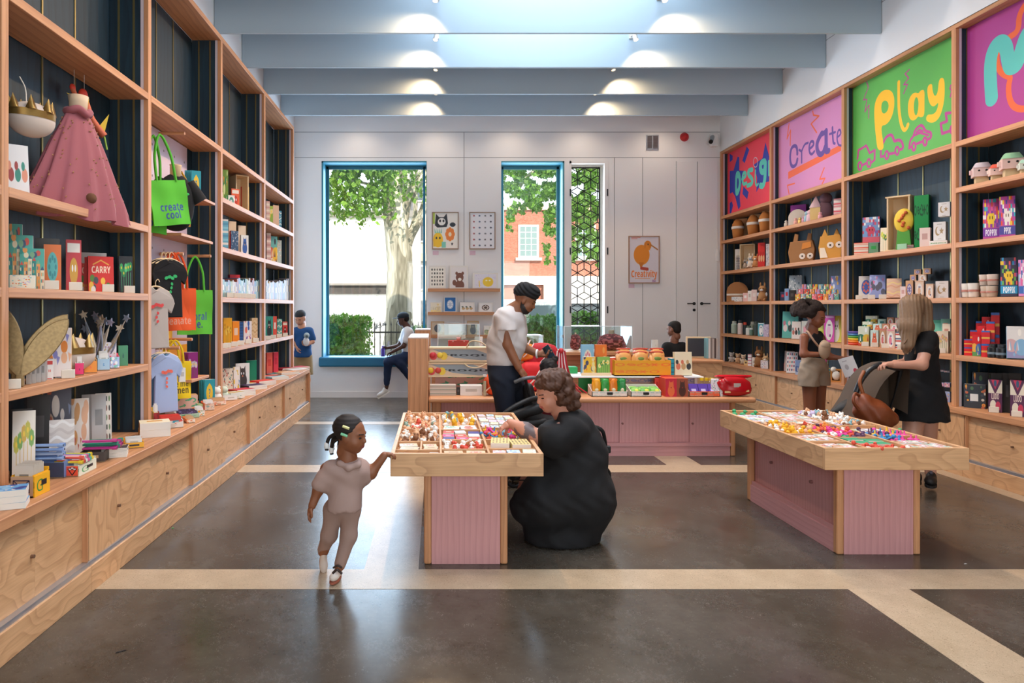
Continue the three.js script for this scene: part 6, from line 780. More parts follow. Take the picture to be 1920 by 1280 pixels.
{// magenta panel bay
const head=(x,yt,c1,c2,c3,label)=>{const s=spotR(2.66,4.96,x),h=EYE +(CY-yt)*s.d/F-2.66,t=thing('paper_puppet',label,'paper toy',[s.pos[0],2.661,s.pos[2]],s.turn+0.2),w=h*0.85;part('neck',bx(-w*0.28,w*0.28,0,h*0.36,-w*0.25,w*0.25),C(0xcdb78e,0.8),t);part('face',new THREE.BoxGeometry(w*0.8,h*0.42,w*0.7).translate(0,h*0.56,0),C(c1,0.8),t);part('cap',new THREE.CylinderGeometry(w*0.36,w*0.55,h*0.24,4).rotateY(0.785).translate(0,h*0.88,0),C(c2,0.8),t);for(const sx of[-1,1]){part('eye',ball(h*0.045,sx*w*0.16,h*0.62,w*0.36,1,1,0.4),M.black,t);part('ear',new THREE.BoxGeometry(w*0.14,h*0.2,w*0.1).translate(sx*w*0.46,h*0.58,0),C(c3,0.8),t);}};
head(1840,306,0xd9c3c0,0xc9bfc8,0xd8b8b8,'pink folded paper mouse head under the magenta panel');head(1868,309,0xe6c9c0,0xe2604a,0xf0e4dc,'red crested folded paper bird head under the magenta panel');head(1896,288,0xdcb9b0,0x8fc09a,0xe6c8c0,'large folded paper head in a green cap under the magenta panel');head(1922,300,0xd8e0d4,0xa8d0b8,0xd8d8d0,'pale green folded paper head under the magenta panel');
const pk=(t,a,b,c)=>art('#c04a9a','poppik',[a,b,c,'#3ab0c0','#e8503a','#f0ece4','#8a4ab0'],t,'#5a3a8a');
rowR(2.15,4.98,[[1843,1874,371,pk('POPPIK','#f2cc2e','#7a3aa0','#e85a9a'),52,0.02,'poster_box','POPPIK poster box with a yellow star and purple strip','box',{tilt:10}],[1874,1904,366,pk('PPIK','#f0e8e0','#4a4a9a','#f0c83a'),52,0.025,'poster_box','PPIK poster box with a dark blue strip','box',{tilt:10}]]);
rowR(1.635,4.95,[[1876,1908,482,art('#3a3448','poppik',['#f2c832','#2a9ac8','#8a4a9a','#6ab84a','#e85a5a','#3a3448'],'POPPIK','#2a2636'),52,0.025,'poster_box','dark POPPIK poster box with a yellow creature and blue strip','box',{tilt:10}],[1910,1936,486,art('#d88ac0','poppik',['#f0e0e8','#3a6ab8','#e85a9a','#8ac8d8'],'PO','#a86a9a'),52,0.02,'poster_box','pink poster box with a blue strip at the shelf end','box',{tilt:10}]]);
const mug=(x,lev,X,r,h,c,label,group)=>{const s=spotR(lev,X,x),t=thing('cup',label,'cup',[s.pos[0],lev+0.001 +(s.up||0),s.pos[2]],0,group);part('cup_wall',lathe([[0,0.004],[r*0.85,0.004],[r,h],[r*0.9,h],[r*0.76,0.012],[0,0.012]],18),C(c,0.5),t);part('band',lathe([[r*0.94,h*0.4],[r*0.985,h*0.4],[r*0.995,h*0.55],[r*0.95,h*0.55]],18),C(0xb87a6a,0.5),t);return t;};
for(const[x,X]of[[1811,4.92],[1826,4.92],[1842,5.0],[1850,4.94],[1860,4.94]])mug(x,1.635,X,0.045,x<1830?0.13:0.1,x<1830?0xe6ded2:0xc9b8a4,(x<1830?'white patterned cup':'beige cup')+ ' beside the dark POPPIK poster box',x<1830?'white patterned cups':'beige cups');
for(const x of[1847,1862]){const m=mug(x,1.635,4.94,0.045,0.1,0xd8c4b4,'pale pink cup standing on the beige cups','pale pink cups on top');m.position.y +=0.103;}
for(let r=0;r<3;r++)for(let i=0;i<3;i++)rowR(1.10,4.92+r*0.055,[[1806+r*9+i*17,1822+r*9+i*17,636-r*17-i*8,A2('#d8222a',i===1?'scene':'stripes',i===1?['#5a9a5a','#e8b04a','#3a6ab8','#f0ece4']:['#3a6ab8','#d8222a','#e8b04a','#d8222a'],'#c81c24'),46,0.05,'pencil_box',['red pencil box with striped pencils','red pencil box with a garden picture','red pencil box with a green top'][i]+[' in the front row',' in the middle row',' in the back row'][r]+ ' of the stair','pencil box']]);
for(let i=0;i<4;i++){const s=spotR(1.10,4.93 +(i & 1)*0.06,1862+i*8),o=jar([s.pos[0],1.101,s.pos[2]],0.04,0.12,0x17171a,0x2a2c30,'paint_pot','black paint pot beside the red pencil boxes','paint pot','black paint pots');part('label_band',lathe([[0.0405,0.03],[0.0415,0.03],[0.0415,0.05],[0.0405,0.05]],14),C(0x6a7a84),o);}
rowR(1.10,4.94,[[1888,1922,613,A2('#d8d4d0','scene',['#8a8ab0','#c8a0a0','#7aa8c8','#e8e4dc','#b8d0e0'],'#6ab0d0'),54,0.05,'craft_box','pale blue and grey craft box leaning beside the paint pots','box',{tilt:12}]]);
const a_j=art('#3a4048','jungle',['#c86a4a','#e8a04a','#5a7a5a','#4a5460','#e0d8c8'],'','#8a8480');
rowR(RT,4.94,[[1800,1841,720,a_j,44,0.07,'puzzle_box','dark floral puzzle box with a white label at the front','puzzle']]);rowR(RT,5.03,[[1811,1852,697,a_j,42,0.05,'puzzle_box','dark floral puzzle box with a white label behind its twin','puzzle']]);
const a_ld=(c)=>art('#5a2f50','ludo',[c,'#e8ddc8','#c83a5a','#3a5a7a'],'LUDO','#2a1f30');
rowR(RT,4.93,[[1853,1879,712,a_ld('#b04a6a'),46,0.06,'game_box','dark LUDO game box beside the floral puzzles','game box'],[1894,1922,713,a_ld('#8a3a5a'),46,0.06,'game_box','maroon LUDO game box at the shelf end','game box']]);
for(let i=0;i<4;i++)rowR(RT,5.0+i*0.012,[[1858+i*11,1882+i*11,700,a_dark,40,0.03,'game_box','dark game box stored behind the LUDO boxes','game box',{group:'dark game boxes behind LUDO'}]]);
lab(1,RT,4.9,[1864,1907],'before the LUDO boxes');
}

// ---------- goods on the low counter ----------
{
const K=0.62,a_pg=art('#dcaea0','arrows',['#4fae80'],'','#d09c8c');
frontItem(7.5,[816,912,708,746,a_pg,0.22,'gift_box','long pink box printed with green figures under the croquet boxes','box',{y:K}]);
const a_cr=art('#d8bc9c','croquet',['#8f989c'],'','#cba880');
for(const[y,k,dx]of[[0.805,'lower',-0.01],[0.968,'upper',0.01]]){
const t=thing('croquet_box','long wooden toy box lettered CROQUET with a rope handle, the ' + k + ' of two','toy box',[0.31+dx,y,-7.36]);part('box',pbox(0.78,0.135,0.2,a_cr,BOXF),M.print,t);part('base_board',bx(-0.395,0.395,-0.012,0.002,-0.2,0.006),M.pale,t);part('lid_board',bx(-0.395,0.395,0.13,0.145,-0.2,0.006),M.pale,t);
part('rope_handle',tube([[-0.1,0.135,0.006],[-0.05,0.1,0.03],[0.05,0.095,0.035],[0.15,0.135,0.008]].map(([x,y2,z])=>[x+0.1,k==='upper'?y2 +(y2<0.12?0.11:0):y2,z]),0.007,7),C(0xdcc7a2,0.9),t);part('ball',ball(0.032,-0.36,0.06,0.006,1,1,0.4),C(k==='upper'?0xc8323a:0xe0b82e,0.4),t);part('ball',ball(0.032,-0.28,0.06,0.006,1,1,0.4),C(k==='upper'?0xe6c440:0xc8443a,0.4),t);
}
frontItem(7.15,[806,855,729,748,art('#cfc4b4','stripes',['#8a9a8a','#b8a898','#d8d0c4'],'','#c9bcae'),0.16,'card_box','clear topped box of cards on the low counter','box',{y:K}]);frontItem(7.15,[863,904,729,747,a_white,0.18,'card_box','white box of cards on the low counter','box',{y:K}]);frontItem(7.2,[856,863,733,747,a_dark,0.03,'price_stand','small dark price stand between the card boxes','stand',{y:K}]);
{const t=thing('sweet_jar','tall clear tube of sweets beside the orange bag','jar',[px(909,0,7.12).x,K+0.001,-7.12]);part('tube',cyl(0.02,0.02,0.2,0,0,0),M.acrylic,t);part('cap',cyl(0.021,0.021,0.02,0,0.2,0),M.white,t);part('sweets',cyl(0.015,0.015,0.15,0,0.005,0),C(0xd8c8a8),t);}
const crumple=(w,h,t,s)=>{const g=new THREE.SphereGeometry(1,30,22),p=g.attributes.position;for(let i=0;i<p.count;i++){const x=p.getX(i),y=p.getY(i),z=p.getZ(i),n=0.8+0.4*vnoise(x*2.6+9,y*2.6+z*2+7,s)+ 0.12*vnoise(x*8+9,y*8+z*6,s+1);p.setXYZ(i,Math.sign(x)*Math.pow(Math.abs(x),0.7)*w/2*n,(Math.sign(y)*Math.pow(Math.abs(y),0.7)*0.5+0.5)*h*(0.9+0.1*n),Math.sign(z)*Math.pow(Math.abs(z),0.7)*t/2*n);}g.computeVertexNormals();return g;};
{const t=thing('fabric_bag','crumpled orange fabric bag on the low counter','bag',[px(926,0,7.2).x,K+0.001,-7.2]);part('bag_body',crumple(0.2,0.22,0.18,3),C(0xee5a2a,0.8),t);part('strap',tube([[-0.09,0.05,0.09],[-0.02,0.12,0.1],[0.05,0.2,0.06]],0.008),C(0xf0c0a8),t);part('zip_tag',bx(-0.05,-0.01,0.1,0.13,0.095,0.1),M.cream,t);}
for(const[x,dx,y,lb,c]of[[1000,0.3,0.0,'large crumpled red backpack behind the man hand',0xd8262a],[1018,0.34,0.2,'crumpled dark red bag behind the pushchair child',0xb81c28],[985,0.22,0.32,'crumpled orange bag behind the man arm',0xe88a2a]]){const t=thing('fabric_bag',lb,'bag',[px(x,0,7.55).x,K+0.001+y,-7.55 -(y?0.12:0)]);part('bag_body',crumple(dx,y>0.3?0.2:0.32,0.2,x),C(c,0.75),t);part('strap',[tube([[-0.08,0.06,0.09],[0,0.14,0.11],[0.06,0.24,0.09]],0.008),tube([[-0.02,0.05,0.1],[0.05,0.12,0.11],[0.1,0.2,0.07]],0.006)],C(0xf2e2dc),t);}
{const t=thing('ribbon_bunch','bunch of red and white braided straps hanging beside the acrylic case','straps',[px(1052,0,7.3).x,K,-7.3]);for(let i=0;i<12;i++){const x=(i-5.5)*0.014;part('strap',tube([[x*0.5,0.46,0],[x*0.8,0.3,0.03],[x*1.4+0.02,0.12,0.05],[x*2+0.04 +(i % 3)*0.03,0.02,0.09]],0.008,6),C(i % 3?0xa81f2c:0xe0d0cc,0.8),t);}part('tie',ball(0.03,0,0.46,0),C(0xc22a36),t);part('hook_post',cyl(0.008,0.008,0.46,0,0,-0.02),M.alu,t);}
// riser with printed fronts
{const t=thing('display_riser','white topped display riser with green and printed fronts on the low counter','riser',[0,K,0]);part('riser_top',rb(1.4,2.86,0.17,0.186,-7.78,-7.3,0.003),M.white,t);part('riser_front',bx(1.56,2.0,0.001,0.17,-7.5,-7.48),C(0x129a4e,0.5),t);part('riser_front',pbox(0.42,0.168,0.02,art('#d8c0b4','glyphs',['#8a8ab8']),BOXF).translate(2.25,0.001,-7.48),M.print,t);part('riser_front',pbox(0.36,0.168,0.02,art('#cdbcc8','glyphs',['#7a86c0']),BOXF).translate(2.66,0.001,-7.48),M.print,t);part('riser_leg',bx(2.0,2.04,0,0.17,-7.76,-7.45),C(0x123f4a),t);part('riser_leg',bx(1.42,1.45,0,0.17,-7.76,-7.45),M.white,t);part('riser_leg',bx(2.82,2.85,0,0.17,-7.76,-7.45),M.white,t);}
const RY=K+0.187;
frontItem(7.6,[1062,1083,692,704,art('#129a4e','plain',[]),0.15,'gift_box','small green box at the end of the riser','box',{y:RY}]);
const gm=(x0,x1,y0,y1,bg,kind,fg,sp,label,d=7.42,up=0)=>frontItem(d,[x0,x1,y0,y1,art(bg,kind,fg,'',sp),0.035,'game_box',label,'game box',{y:RY+up,turn:6}]);
gm(1090,1114,645,700,'#8fc0d8','lozenge',['#e8dcc8','#d87a8a'],'#5a9ac8','tall sky blue card game at the back of the riser',7.55);gm(1116,1138,645,700,'#ee7a2a','scene',['#f0a04a','#c84a2a','#f0e0c8'],'#e0641c','tall orange card game at the back of the riser',7.55);gm(1094,1117,668,702,'#f0c23a','shapes',['#e8803a','#4a4a6a','#f0e0a0'],'#e8e0c8','yellow card game at the front of the riser');gm(1120,1144,668,702,'#8cbf5a','flower',['#f0e8a0','#4a8a4a'],'#6aa04a','green plant card game at the front of the riser');
one('ledger_strip',rb(px(1089,0,7.4).x,px(1145,0,7.4).x,RY,RY+0.03,-7.385,-7.365,0.003),M.pale,'pale wooden strip holding the card games on the riser','strip');
for(let i=0;i<3;i++)frontItem(7.44+i*0.02,[1144+i*4,1150+i*4,672,704,art('#ee6a4a','plain',[]),0.12,'book','coral booklet between the games and the yellow crate','book',{y:RY,group:'coral booklets on the riser'}]);
{// yellow crate of crisps
const a=px(1153,707,7.33),b=px(1258,678,7.33),w=b.x-a.x,h=b.y-a.y,t=thing('snack_crate','yellow crate printed with orange symbols holding snack packets','crate',[(a.x+b.x)/ 2,RY+0.001,-7.33]),cy=art('#f0a818','glyphs',['#f0782a'],'???','#d8940e');part('crate_front',pbox(w,h,0.012,cy,BOXF),M.print,t);part('crate_back',pbox(w,h,0.012,cy,BOXF.map(()=>'spine')).translate(0,0,-0.26),M.print,t);for(const x of[-w/2+0.006,w/2-0.006])part('crate_side',pbox(0.012,h,0.24,cy,BOXF.map(()=>'spine')).translate(x,0,-0.012),M.print,t);part('crate_floor',bx(-w/2,w/2,0,0.01,-0.27,0),C(0xd8940e),t);
for(let i=0;i<6;i++){const r=i<3?0:1,o=thing('snack_packet','orange and white snack packet in the yellow crate','packet',[t.position.x-0.19 +(i % 3)*0.18+r*0.04,RY+0.08,-7.38-r*0.11],rnd(-0.15,0.15),'snack packets in the yellow crate');o.rotation.x=-0.2;part('packet',crumple(0.15,0.17+r*0.03,0.06,20+i),C(0xe2a05a,0.3),o);part('packet_top',crumple(0.15,0.025,0.03,40+i).translate(0,0.16+r*0.03,0),C(0xc8503a,0.3),o);part('picture',ball(0.05,0,0.1,0.022,1,0.55,0.3),C(0x6f8a3a,0.5),o);part('stripe',bx(-0.055,0.055,0.055,0.07,0.03,0.038),M.white,o);}
}
frontItem(7.36,[1258,1264,673,705,art('#12a0b4','stripes',['#0a6a8a','#12a0b4']),0.1,'book','turquoise booklet beside the yellow crate','book',{y:RY}]);frontItem(7.36,[1266,1298,662,706,art('#efe2be','animalrow',['#d87a5a','#3a3a3a','#c8a06a'],'','#e0cfa0'),0.06,'book','cream children book standing on the riser','book',{y:RY,tilt:4}]);
// front row of the counter
const carton=(x0,x1,y0,bg,label,d=7.06,dp=0.2)=>{const a=px(x0,748,d),b=px(x1,y0,d),w=b.x-a.x,t=thing('display_carton',label,'carton',[(a.x+b.x)/ 2,K+0.001,-d]),cc=art(bg,'glyphs',['#9ac0b8'],'',bg);part('carton_front',pbox(w,0.055,0.006,cc,BOXF),M.print,t);for(const x of[-w/2,w/2-0.006])part('carton_side',extr([[0,0],[dp,0],[dp,0.11],[0,0.055]],0.006).rotateY(Math.PI/2).translate(x,0,0),C(0xe2d6ca),t);part('carton_back',bx(-w/2,w/2,0,0.11,-dp,-dp+0.006),C(0xe2d6ca),t);part('carton_floor',bx(-w/2,w/2,0,0.006,-dp,0),C(0xe2d6ca),t);part('price_tag',bx(-0.03,0.03,0.02,0.045,0.001,0.004),M.black,t);return t;};
carton(1110,1177,735,'#e6dcd2','white carton of yellow and green snack pouches');const PC=[[0xf2a41c,'amber'],[0x2f9a3c,'green'],[0xe8801e,'orange'],[0x1f8a3c,'dark green']];
for(let i=0;i<8;i++){const[c,n]=PC[i % 4],r=i>>2,X=px(1118 +(i % 4)*16,0,7.1).x,t=thing('snack_pouch',n + ' snack pouch standing in the white carton','pouch',[X+r*0.01,K+0.008,-7.1-r*0.07],0,n + ' snack pouches');part('pouch',crumple(0.082,0.17,0.045,60+i),C(c,0.35),t);part('seal',bx(-0.04,0.04,0.155,0.172,-0.006,0.006),C(c,0.35),t);part('emblem',ball(0.02,0,0.06,0.022,1,1,0.3),C(0xf2e6b8,0.4),t);}
carton(1183,1240,738,'#e4dcd6','white carton of small green snack packets');for(let i=0;i<9;i++){const r=Math.floor(i/3),t=thing('snack_packet','small green snack packet in the low white carton','packet',[px(1192 +(i % 3)*19,0,7.1).x,K+0.012,-7.09-r*0.055],0,'small green snack packets');t.rotation.x=-0.5;part('packet',crumple(0.095,0.085,0.03,80+i),C(i % 2?0x6ab04a:0x8ac85a,0.35),t);part('emblem',ball(0.016,0.01,0.05,0.014,1.4,1,0.3),C(0xe8e05a),t);}
for(let i=0;i<4;i++){const a=i===0;frontItem(7.06 +(i>>1)*0.22,[1248 +(i & 1)*21 -(i>>1)*8,1269 +(i & 1)*21 -(i>>1)*8,714,748,art(i & 1?'#9a4a30':'#d0203a','animal',[i & 1?'#4a2418':'#e8703a',i & 1?'#4a2418':'#e8703a','#a02020'],'',i & 1?'#b8542e':'#e84a36'),0.2,'biscuit_box',(i & 1?'brown biscuit box with a dark bear':'crimson biscuit box with an orange bear')+(i>>1?' at the back':' at the counter edge'),'box',{y:K}]);}
for(let i=0;i<3;i++)frontItem(7.3+i*0.05,[1228+i*4,1236+i*4,714,746,art('#e84a3a','label',['#c83028']),0.04,'biscuit_box','slim red biscuit box lined up behind the crimson one','box',{y:K,group:'slim red biscuit boxes'}]);
{const t=carton(1292,1350,738,'#f0683c','orange carton of purple chocolate bars');for(let i=0;i<6;i++)frontItem(7.09 +(i>2?0.07:0),[1294 +(i % 3)*18,1311 +(i % 3)*18,728 -(i>2?4:0),744,art('#5a3aa0','label',['#cfc4ea'],'','#4a2f90'),0.02,'chocolate_bar','purple chocolate bar in the orange carton','chocolate',{y:K+0.01,tilt:30,group:'purple chocolate bars'}]);}
for(let i=0;i<3;i++){const t=thing('drink_bottle','small clear bottle with a yellow cap behind the chocolate bars','bottle',[px(1316+i*9,0,7.3).x,K+0.001,-7.3],0,'bottles with yellow caps');part('bottle',lathe([[0,0],[0.026,0],[0.026,0.11],[0.018,0.14],[0,0.14]],14),M.acrylic,t);part('drink',cyl(0.022,0.022,0.08,0,0.006,0),C(i?0xc8b8b0:0xb88a5a,0.3),t);part('cap',cyl(0.021,0.021,0.03,0,0.14,0),C(0xf2c41c,0.4),t);}
frontItem(7.1,[1334,1354,716,747,art('#e8e0e0','dots',['#6ab0a0','#d8a0a8']),0.1,'gift_box','white dotted box leaning against the red bag','box',{y:K,turn:-20}]);
{const t=thing('snack_sack','large shiny red snack sack at the end of the low counter','sack',[px(1377,0,7.1).x,K+0.001,-7.12]);part('sack',crumple(0.33,0.2,0.14,5),C(0xb8101c,0.25),t);part('seal',crumple(0.36,0.035,0.05,9).translate(0,0.185,-0.01),C(0xc81824,0.25),t);part('tag',bx(-0.03,0.04,0.1,0.14,0.074,0.08),C(0xb8a8a0),t);part('marking',[bx(-0.12,-0.06,0.04,0.06,0.066,0.07),bx(0.06,0.13,0.05,0.07,0.066,0.07)],C(0xe8c08a),t);}
// acrylic display cases, torso form, screen and files behind
const acase=(x0,x1,y0,y1,d,dp,label)=>{const a=px(x0,y1,d),b=px(x1,y0,d),w=b.x-a.x,h=b.y-1.001,t=thing('acrylic_case',label,'display case',[(a.x+b.x)/ 2,1.001,-d]);for(const[n,g]of[['front_sheet',bx(-w/2,w/2,0,h,-0.004,0)],['back_sheet',bx(-w/2,w/2,0,h,-dp,-dp+0.004)],['side_sheet',bx(-w/2,-w/2+0.004,0,h,-dp,0)],['side_sheet',bx(w/2-0.004,w/2,0,h,-dp,0)],['top_sheet',bx(-w/2,w/2,h,h+0.004,-dp,0)]])part(n,g,M.acrylic,t);const e=0.004;part('edge',[bx(-w/2-e,w/2+e,h,h+0.008,-0.002,e),bx(-w/2-e,-w/2+e,0,h,-0.002,e),bx(w/2-e,w/2+e,0,h,-0.002,e)],C(0xe4ecec,0.2),t);return a.y;};
acase(821,899,608,664,8.35,0.4,'clear acrylic case on the till counter with a red toy inside');{const p=px(860,664,8.5),t=thing('toy_suitcase','red and yellow toy box with a clasp inside the acrylic case','toy',[p.x,1.001,-8.55]);part('box',rb(-0.13,0.13,0,0.13,-0.08,0.0,0.01),C(0xc8201c,0.4),t);part('stripe',bx(-0.125,0.125,0.02,0.05,0.0,0.006),C(0xf0b028),t);part('clasp',bx(-0.025,0.025,0.12,0.165,-0.05,0.004),C(0xe04a3c),t);part('rivet',[ball(0.008,-0.07,0.115,0.0),ball(0.008,0.07,0.115,0)],C(0xe8b8b0),t);}
acase(985,1018,629,664,8.4,0.35,'small clear acrylic case behind the man hands');acase(1058,1185,612,665,8.35,0.5,'wide clear acrylic case around the patterned shirt form');
frontItem(8.8,[890,905,640,664,a_white,0.02,'card_box','white card beside the acrylic case with the red toy','card',{y:1.0}]);
const spot=dataTex(128,128,(u,v)=>{const n=vnoise(u*26,v*26,4,26,26);return n>0.56?[178,96,96]:[92,30,36];}),sm=std(0xffffff,0.9,{map:spot});
{const p=px(1146,664,8.6),o=thing('dress_form','torso form in a dark red patterned shirt on the till counter','dress form',[p.x,1.001,-8.6]);const g=new THREE.SphereGeometry(1,28,20),q=g.attributes.position;for(let i=0;i<q.count;i++){const y=q.getY(i);q.setXYZ(i,q.getX(i)*0.15,Math.sign(y)*Math.pow(Math.abs(y),0.7)*0.11+0.105,q.getZ(i)*0.09);}g.computeVertexNormals();part('shirt_body',g,sm,o);for(const s of[-1,1])part('sleeve',rod([s*0.1,0.17,0],[s*0.16,0.03,0.01],0.045,14,0.04),sm,o);part('neck',lathe([[0,0.18],[0.04,0.18],[0.036,0.245],[0.04,0.255],[0,0.257]],18),C(0xb8a284,0.7),o);}
{const p=px(1079,664,8.7),o=thing('scarf_stand','dark red patterned scarf hanging on a stand inside the wide case','scarf',[p.x,1.001,-8.7]);part('scarf',crumple(0.12,0.2,0.06,11),sm,o);part('stand',cyl(0.01,0.01,0.22,0,0,0),M.pale,o);}
{const p=px(1310,676,9.0),t=thing('till_screen','dark screen in a wooden frame standing on the till desk','screen',[p.x,0.876,-9.0],-0.12);part('frame',rb(-0.16,0.16,0,0.28,-0.03,0,0.008),M.pale,t);part('screen',rb(-0.14,0.14,0.02,0.26,0.0,0.004,0.002),C(0x2c2c34,0.25),t);}
['#7fb0b8','#d8d2cc','#8a7f78','#b8aca4','#5a4a44','#c0b4aa'].forEach((c,i)=>frontItem(8.9,[1325+i*3.6,1328.4+i*3.6,638 +(i % 2),676,art(c,'plain',[]),0.2,'file_binder',['pale blue','white','grey brown','beige','dark brown','stone'][i]+ ' file binder standing on the till desk','binder',{y:0.876}]));
frontItem(9.2,[1222,1234,612,660,art('#d4dcd6','dots',['#b8c4b8','#c8d0c8']),0.01,'sign_holder','clear sign holder with a pale green sheet','sign',{y:1.0-0.24}]);
}
// ---------- framed posters and prints on the white wall ----------
{
const frame=(x0,x1,y0,y1,cell,fc,label,d=DB-0.03)=>{const a=px(x0,y1,d),b=px(x1,y0,d),w=b.x-a.x,h=b.y-a.y,t=thing('framed_poster',label,'poster',[(a.x+b.x)/ 2,a.y,zb+0.002]);part('picture',pbox(w-0.02,h-0.02,0.006,cell,BOXF).translate(0,0.01,0.018),M.print,t);for(const q of[[-w/2,w/2,0,0.016],[-w/2,w/2,h-0.016,h]])part('frame_rail',bx(...q,0,0.028),C(fc,0.5),t);for(const x of[-w/2,w/2-0.016])part('frame_side',bx(x,x+0.016,0.016,h-0.016,0,0.028),C(fc,0.5),t);};
frame(810,860,397,467,art('#f1ede4','catposter'),0x9a7f6a,'framed poster of a black cat, pineapple and orange flower');frame(880,929,397,467,art('#ecebee','minigrid',['#c85a5a','#5a6a8a','#8a8a8a','#4a4a5a']),0x9a7f6a,'framed poster of tiny figures in rows');frame(1179,1237,442,531,art('#dbd8e2','kiwi'),0xa8826a,'framed Creativity poster with an orange kiwi bird');
for(const[x,y,n]of[[817,474,'the black cat poster'],[886,474,'the poster of tiny figures'],[1184,536,'the Creativity poster']]){const p=px(x,y,DB);one('price_label',bx(p.x-0.05,p.x+0.05,p.y-0.035,p.y+0.035,zb+0.0005,zb+0.003),C(0xe6c6d4),'small pink price label under ' + n,'label');}
const led=(list,yb,wh)=>list.forEach(([x0,x1,y0,cell,label,dark])=>{const d=DB-0.09,a=px(x0,yb,d),b=px(x1,y0,d),Y=px(0,wh-3.5,DB-0.13).y-0.0135,w=b.x-a.x,h=b.y-Y,t=thing('small_print',label,'print',[(a.x+b.x)/ 2,Y,zb+0.1]);t.rotation.x=-0.14;part('mount',pbox(w,h,0.012,dark?a_wood:a_white,BOXF.map(()=>'spine')),M.print,t);part('picture',pbox(w*0.84,h*0.84,0.003,cell,BOXF).translate(0,h*0.08,0.0032),M.print,t);});
led([[804,836,497,art('#f0ece0','grid',['#4a4a44','#6a6a60','#8a8478']),'small white print with a grid of dark symbols'],[843,878,497,art('#e6e2e0','bearcard',['#7a4a34']),'small print of a brown bear'],[886,934,511,art('#e2dee6','chick'),'wide print of a round yellow chick']],541,544);
led([[806,828,566,art('#efe6d0','scene',['#f0d890','#e8e0c8','#d8c8a0']),'tiny pale yellow print on the middle ledge'],[832,856,555,art('#1a6ab0','lozenge',['#b8c4d4','#e8ecf0']),'blue print with a pale round emblem'],[862,890,566,art('#efeae2','animalrow',['#c8a878','#6a7a6a']),'tiny print of a lizard on the middle ledge'],[897,924,567,art('#efece8','lozenge',['#5a463a','#e8dcd0']),'tiny print of a badger on the middle ledge']],585,588);
led([[808,833,602,art('#cbb89c','lozenge',['#4c525a','#565c64']),'kraft print of a dark round creature on the lower ledge',1],[841,866,604,art('#ececf0','label',['#dcdce2']),'plain white print on the lower ledge'],[876,898,601,art('#cbb89c','animal',['#50565c','#cbb89c','#333']),'kraft print of a dark cat on the lower ledge',1],[907,925,610,art('#efece4','scene',['#c8d0a0','#8a9a7a','#e8d8b0']),'tiny landscape print on the lower ledge']],628,631);
}
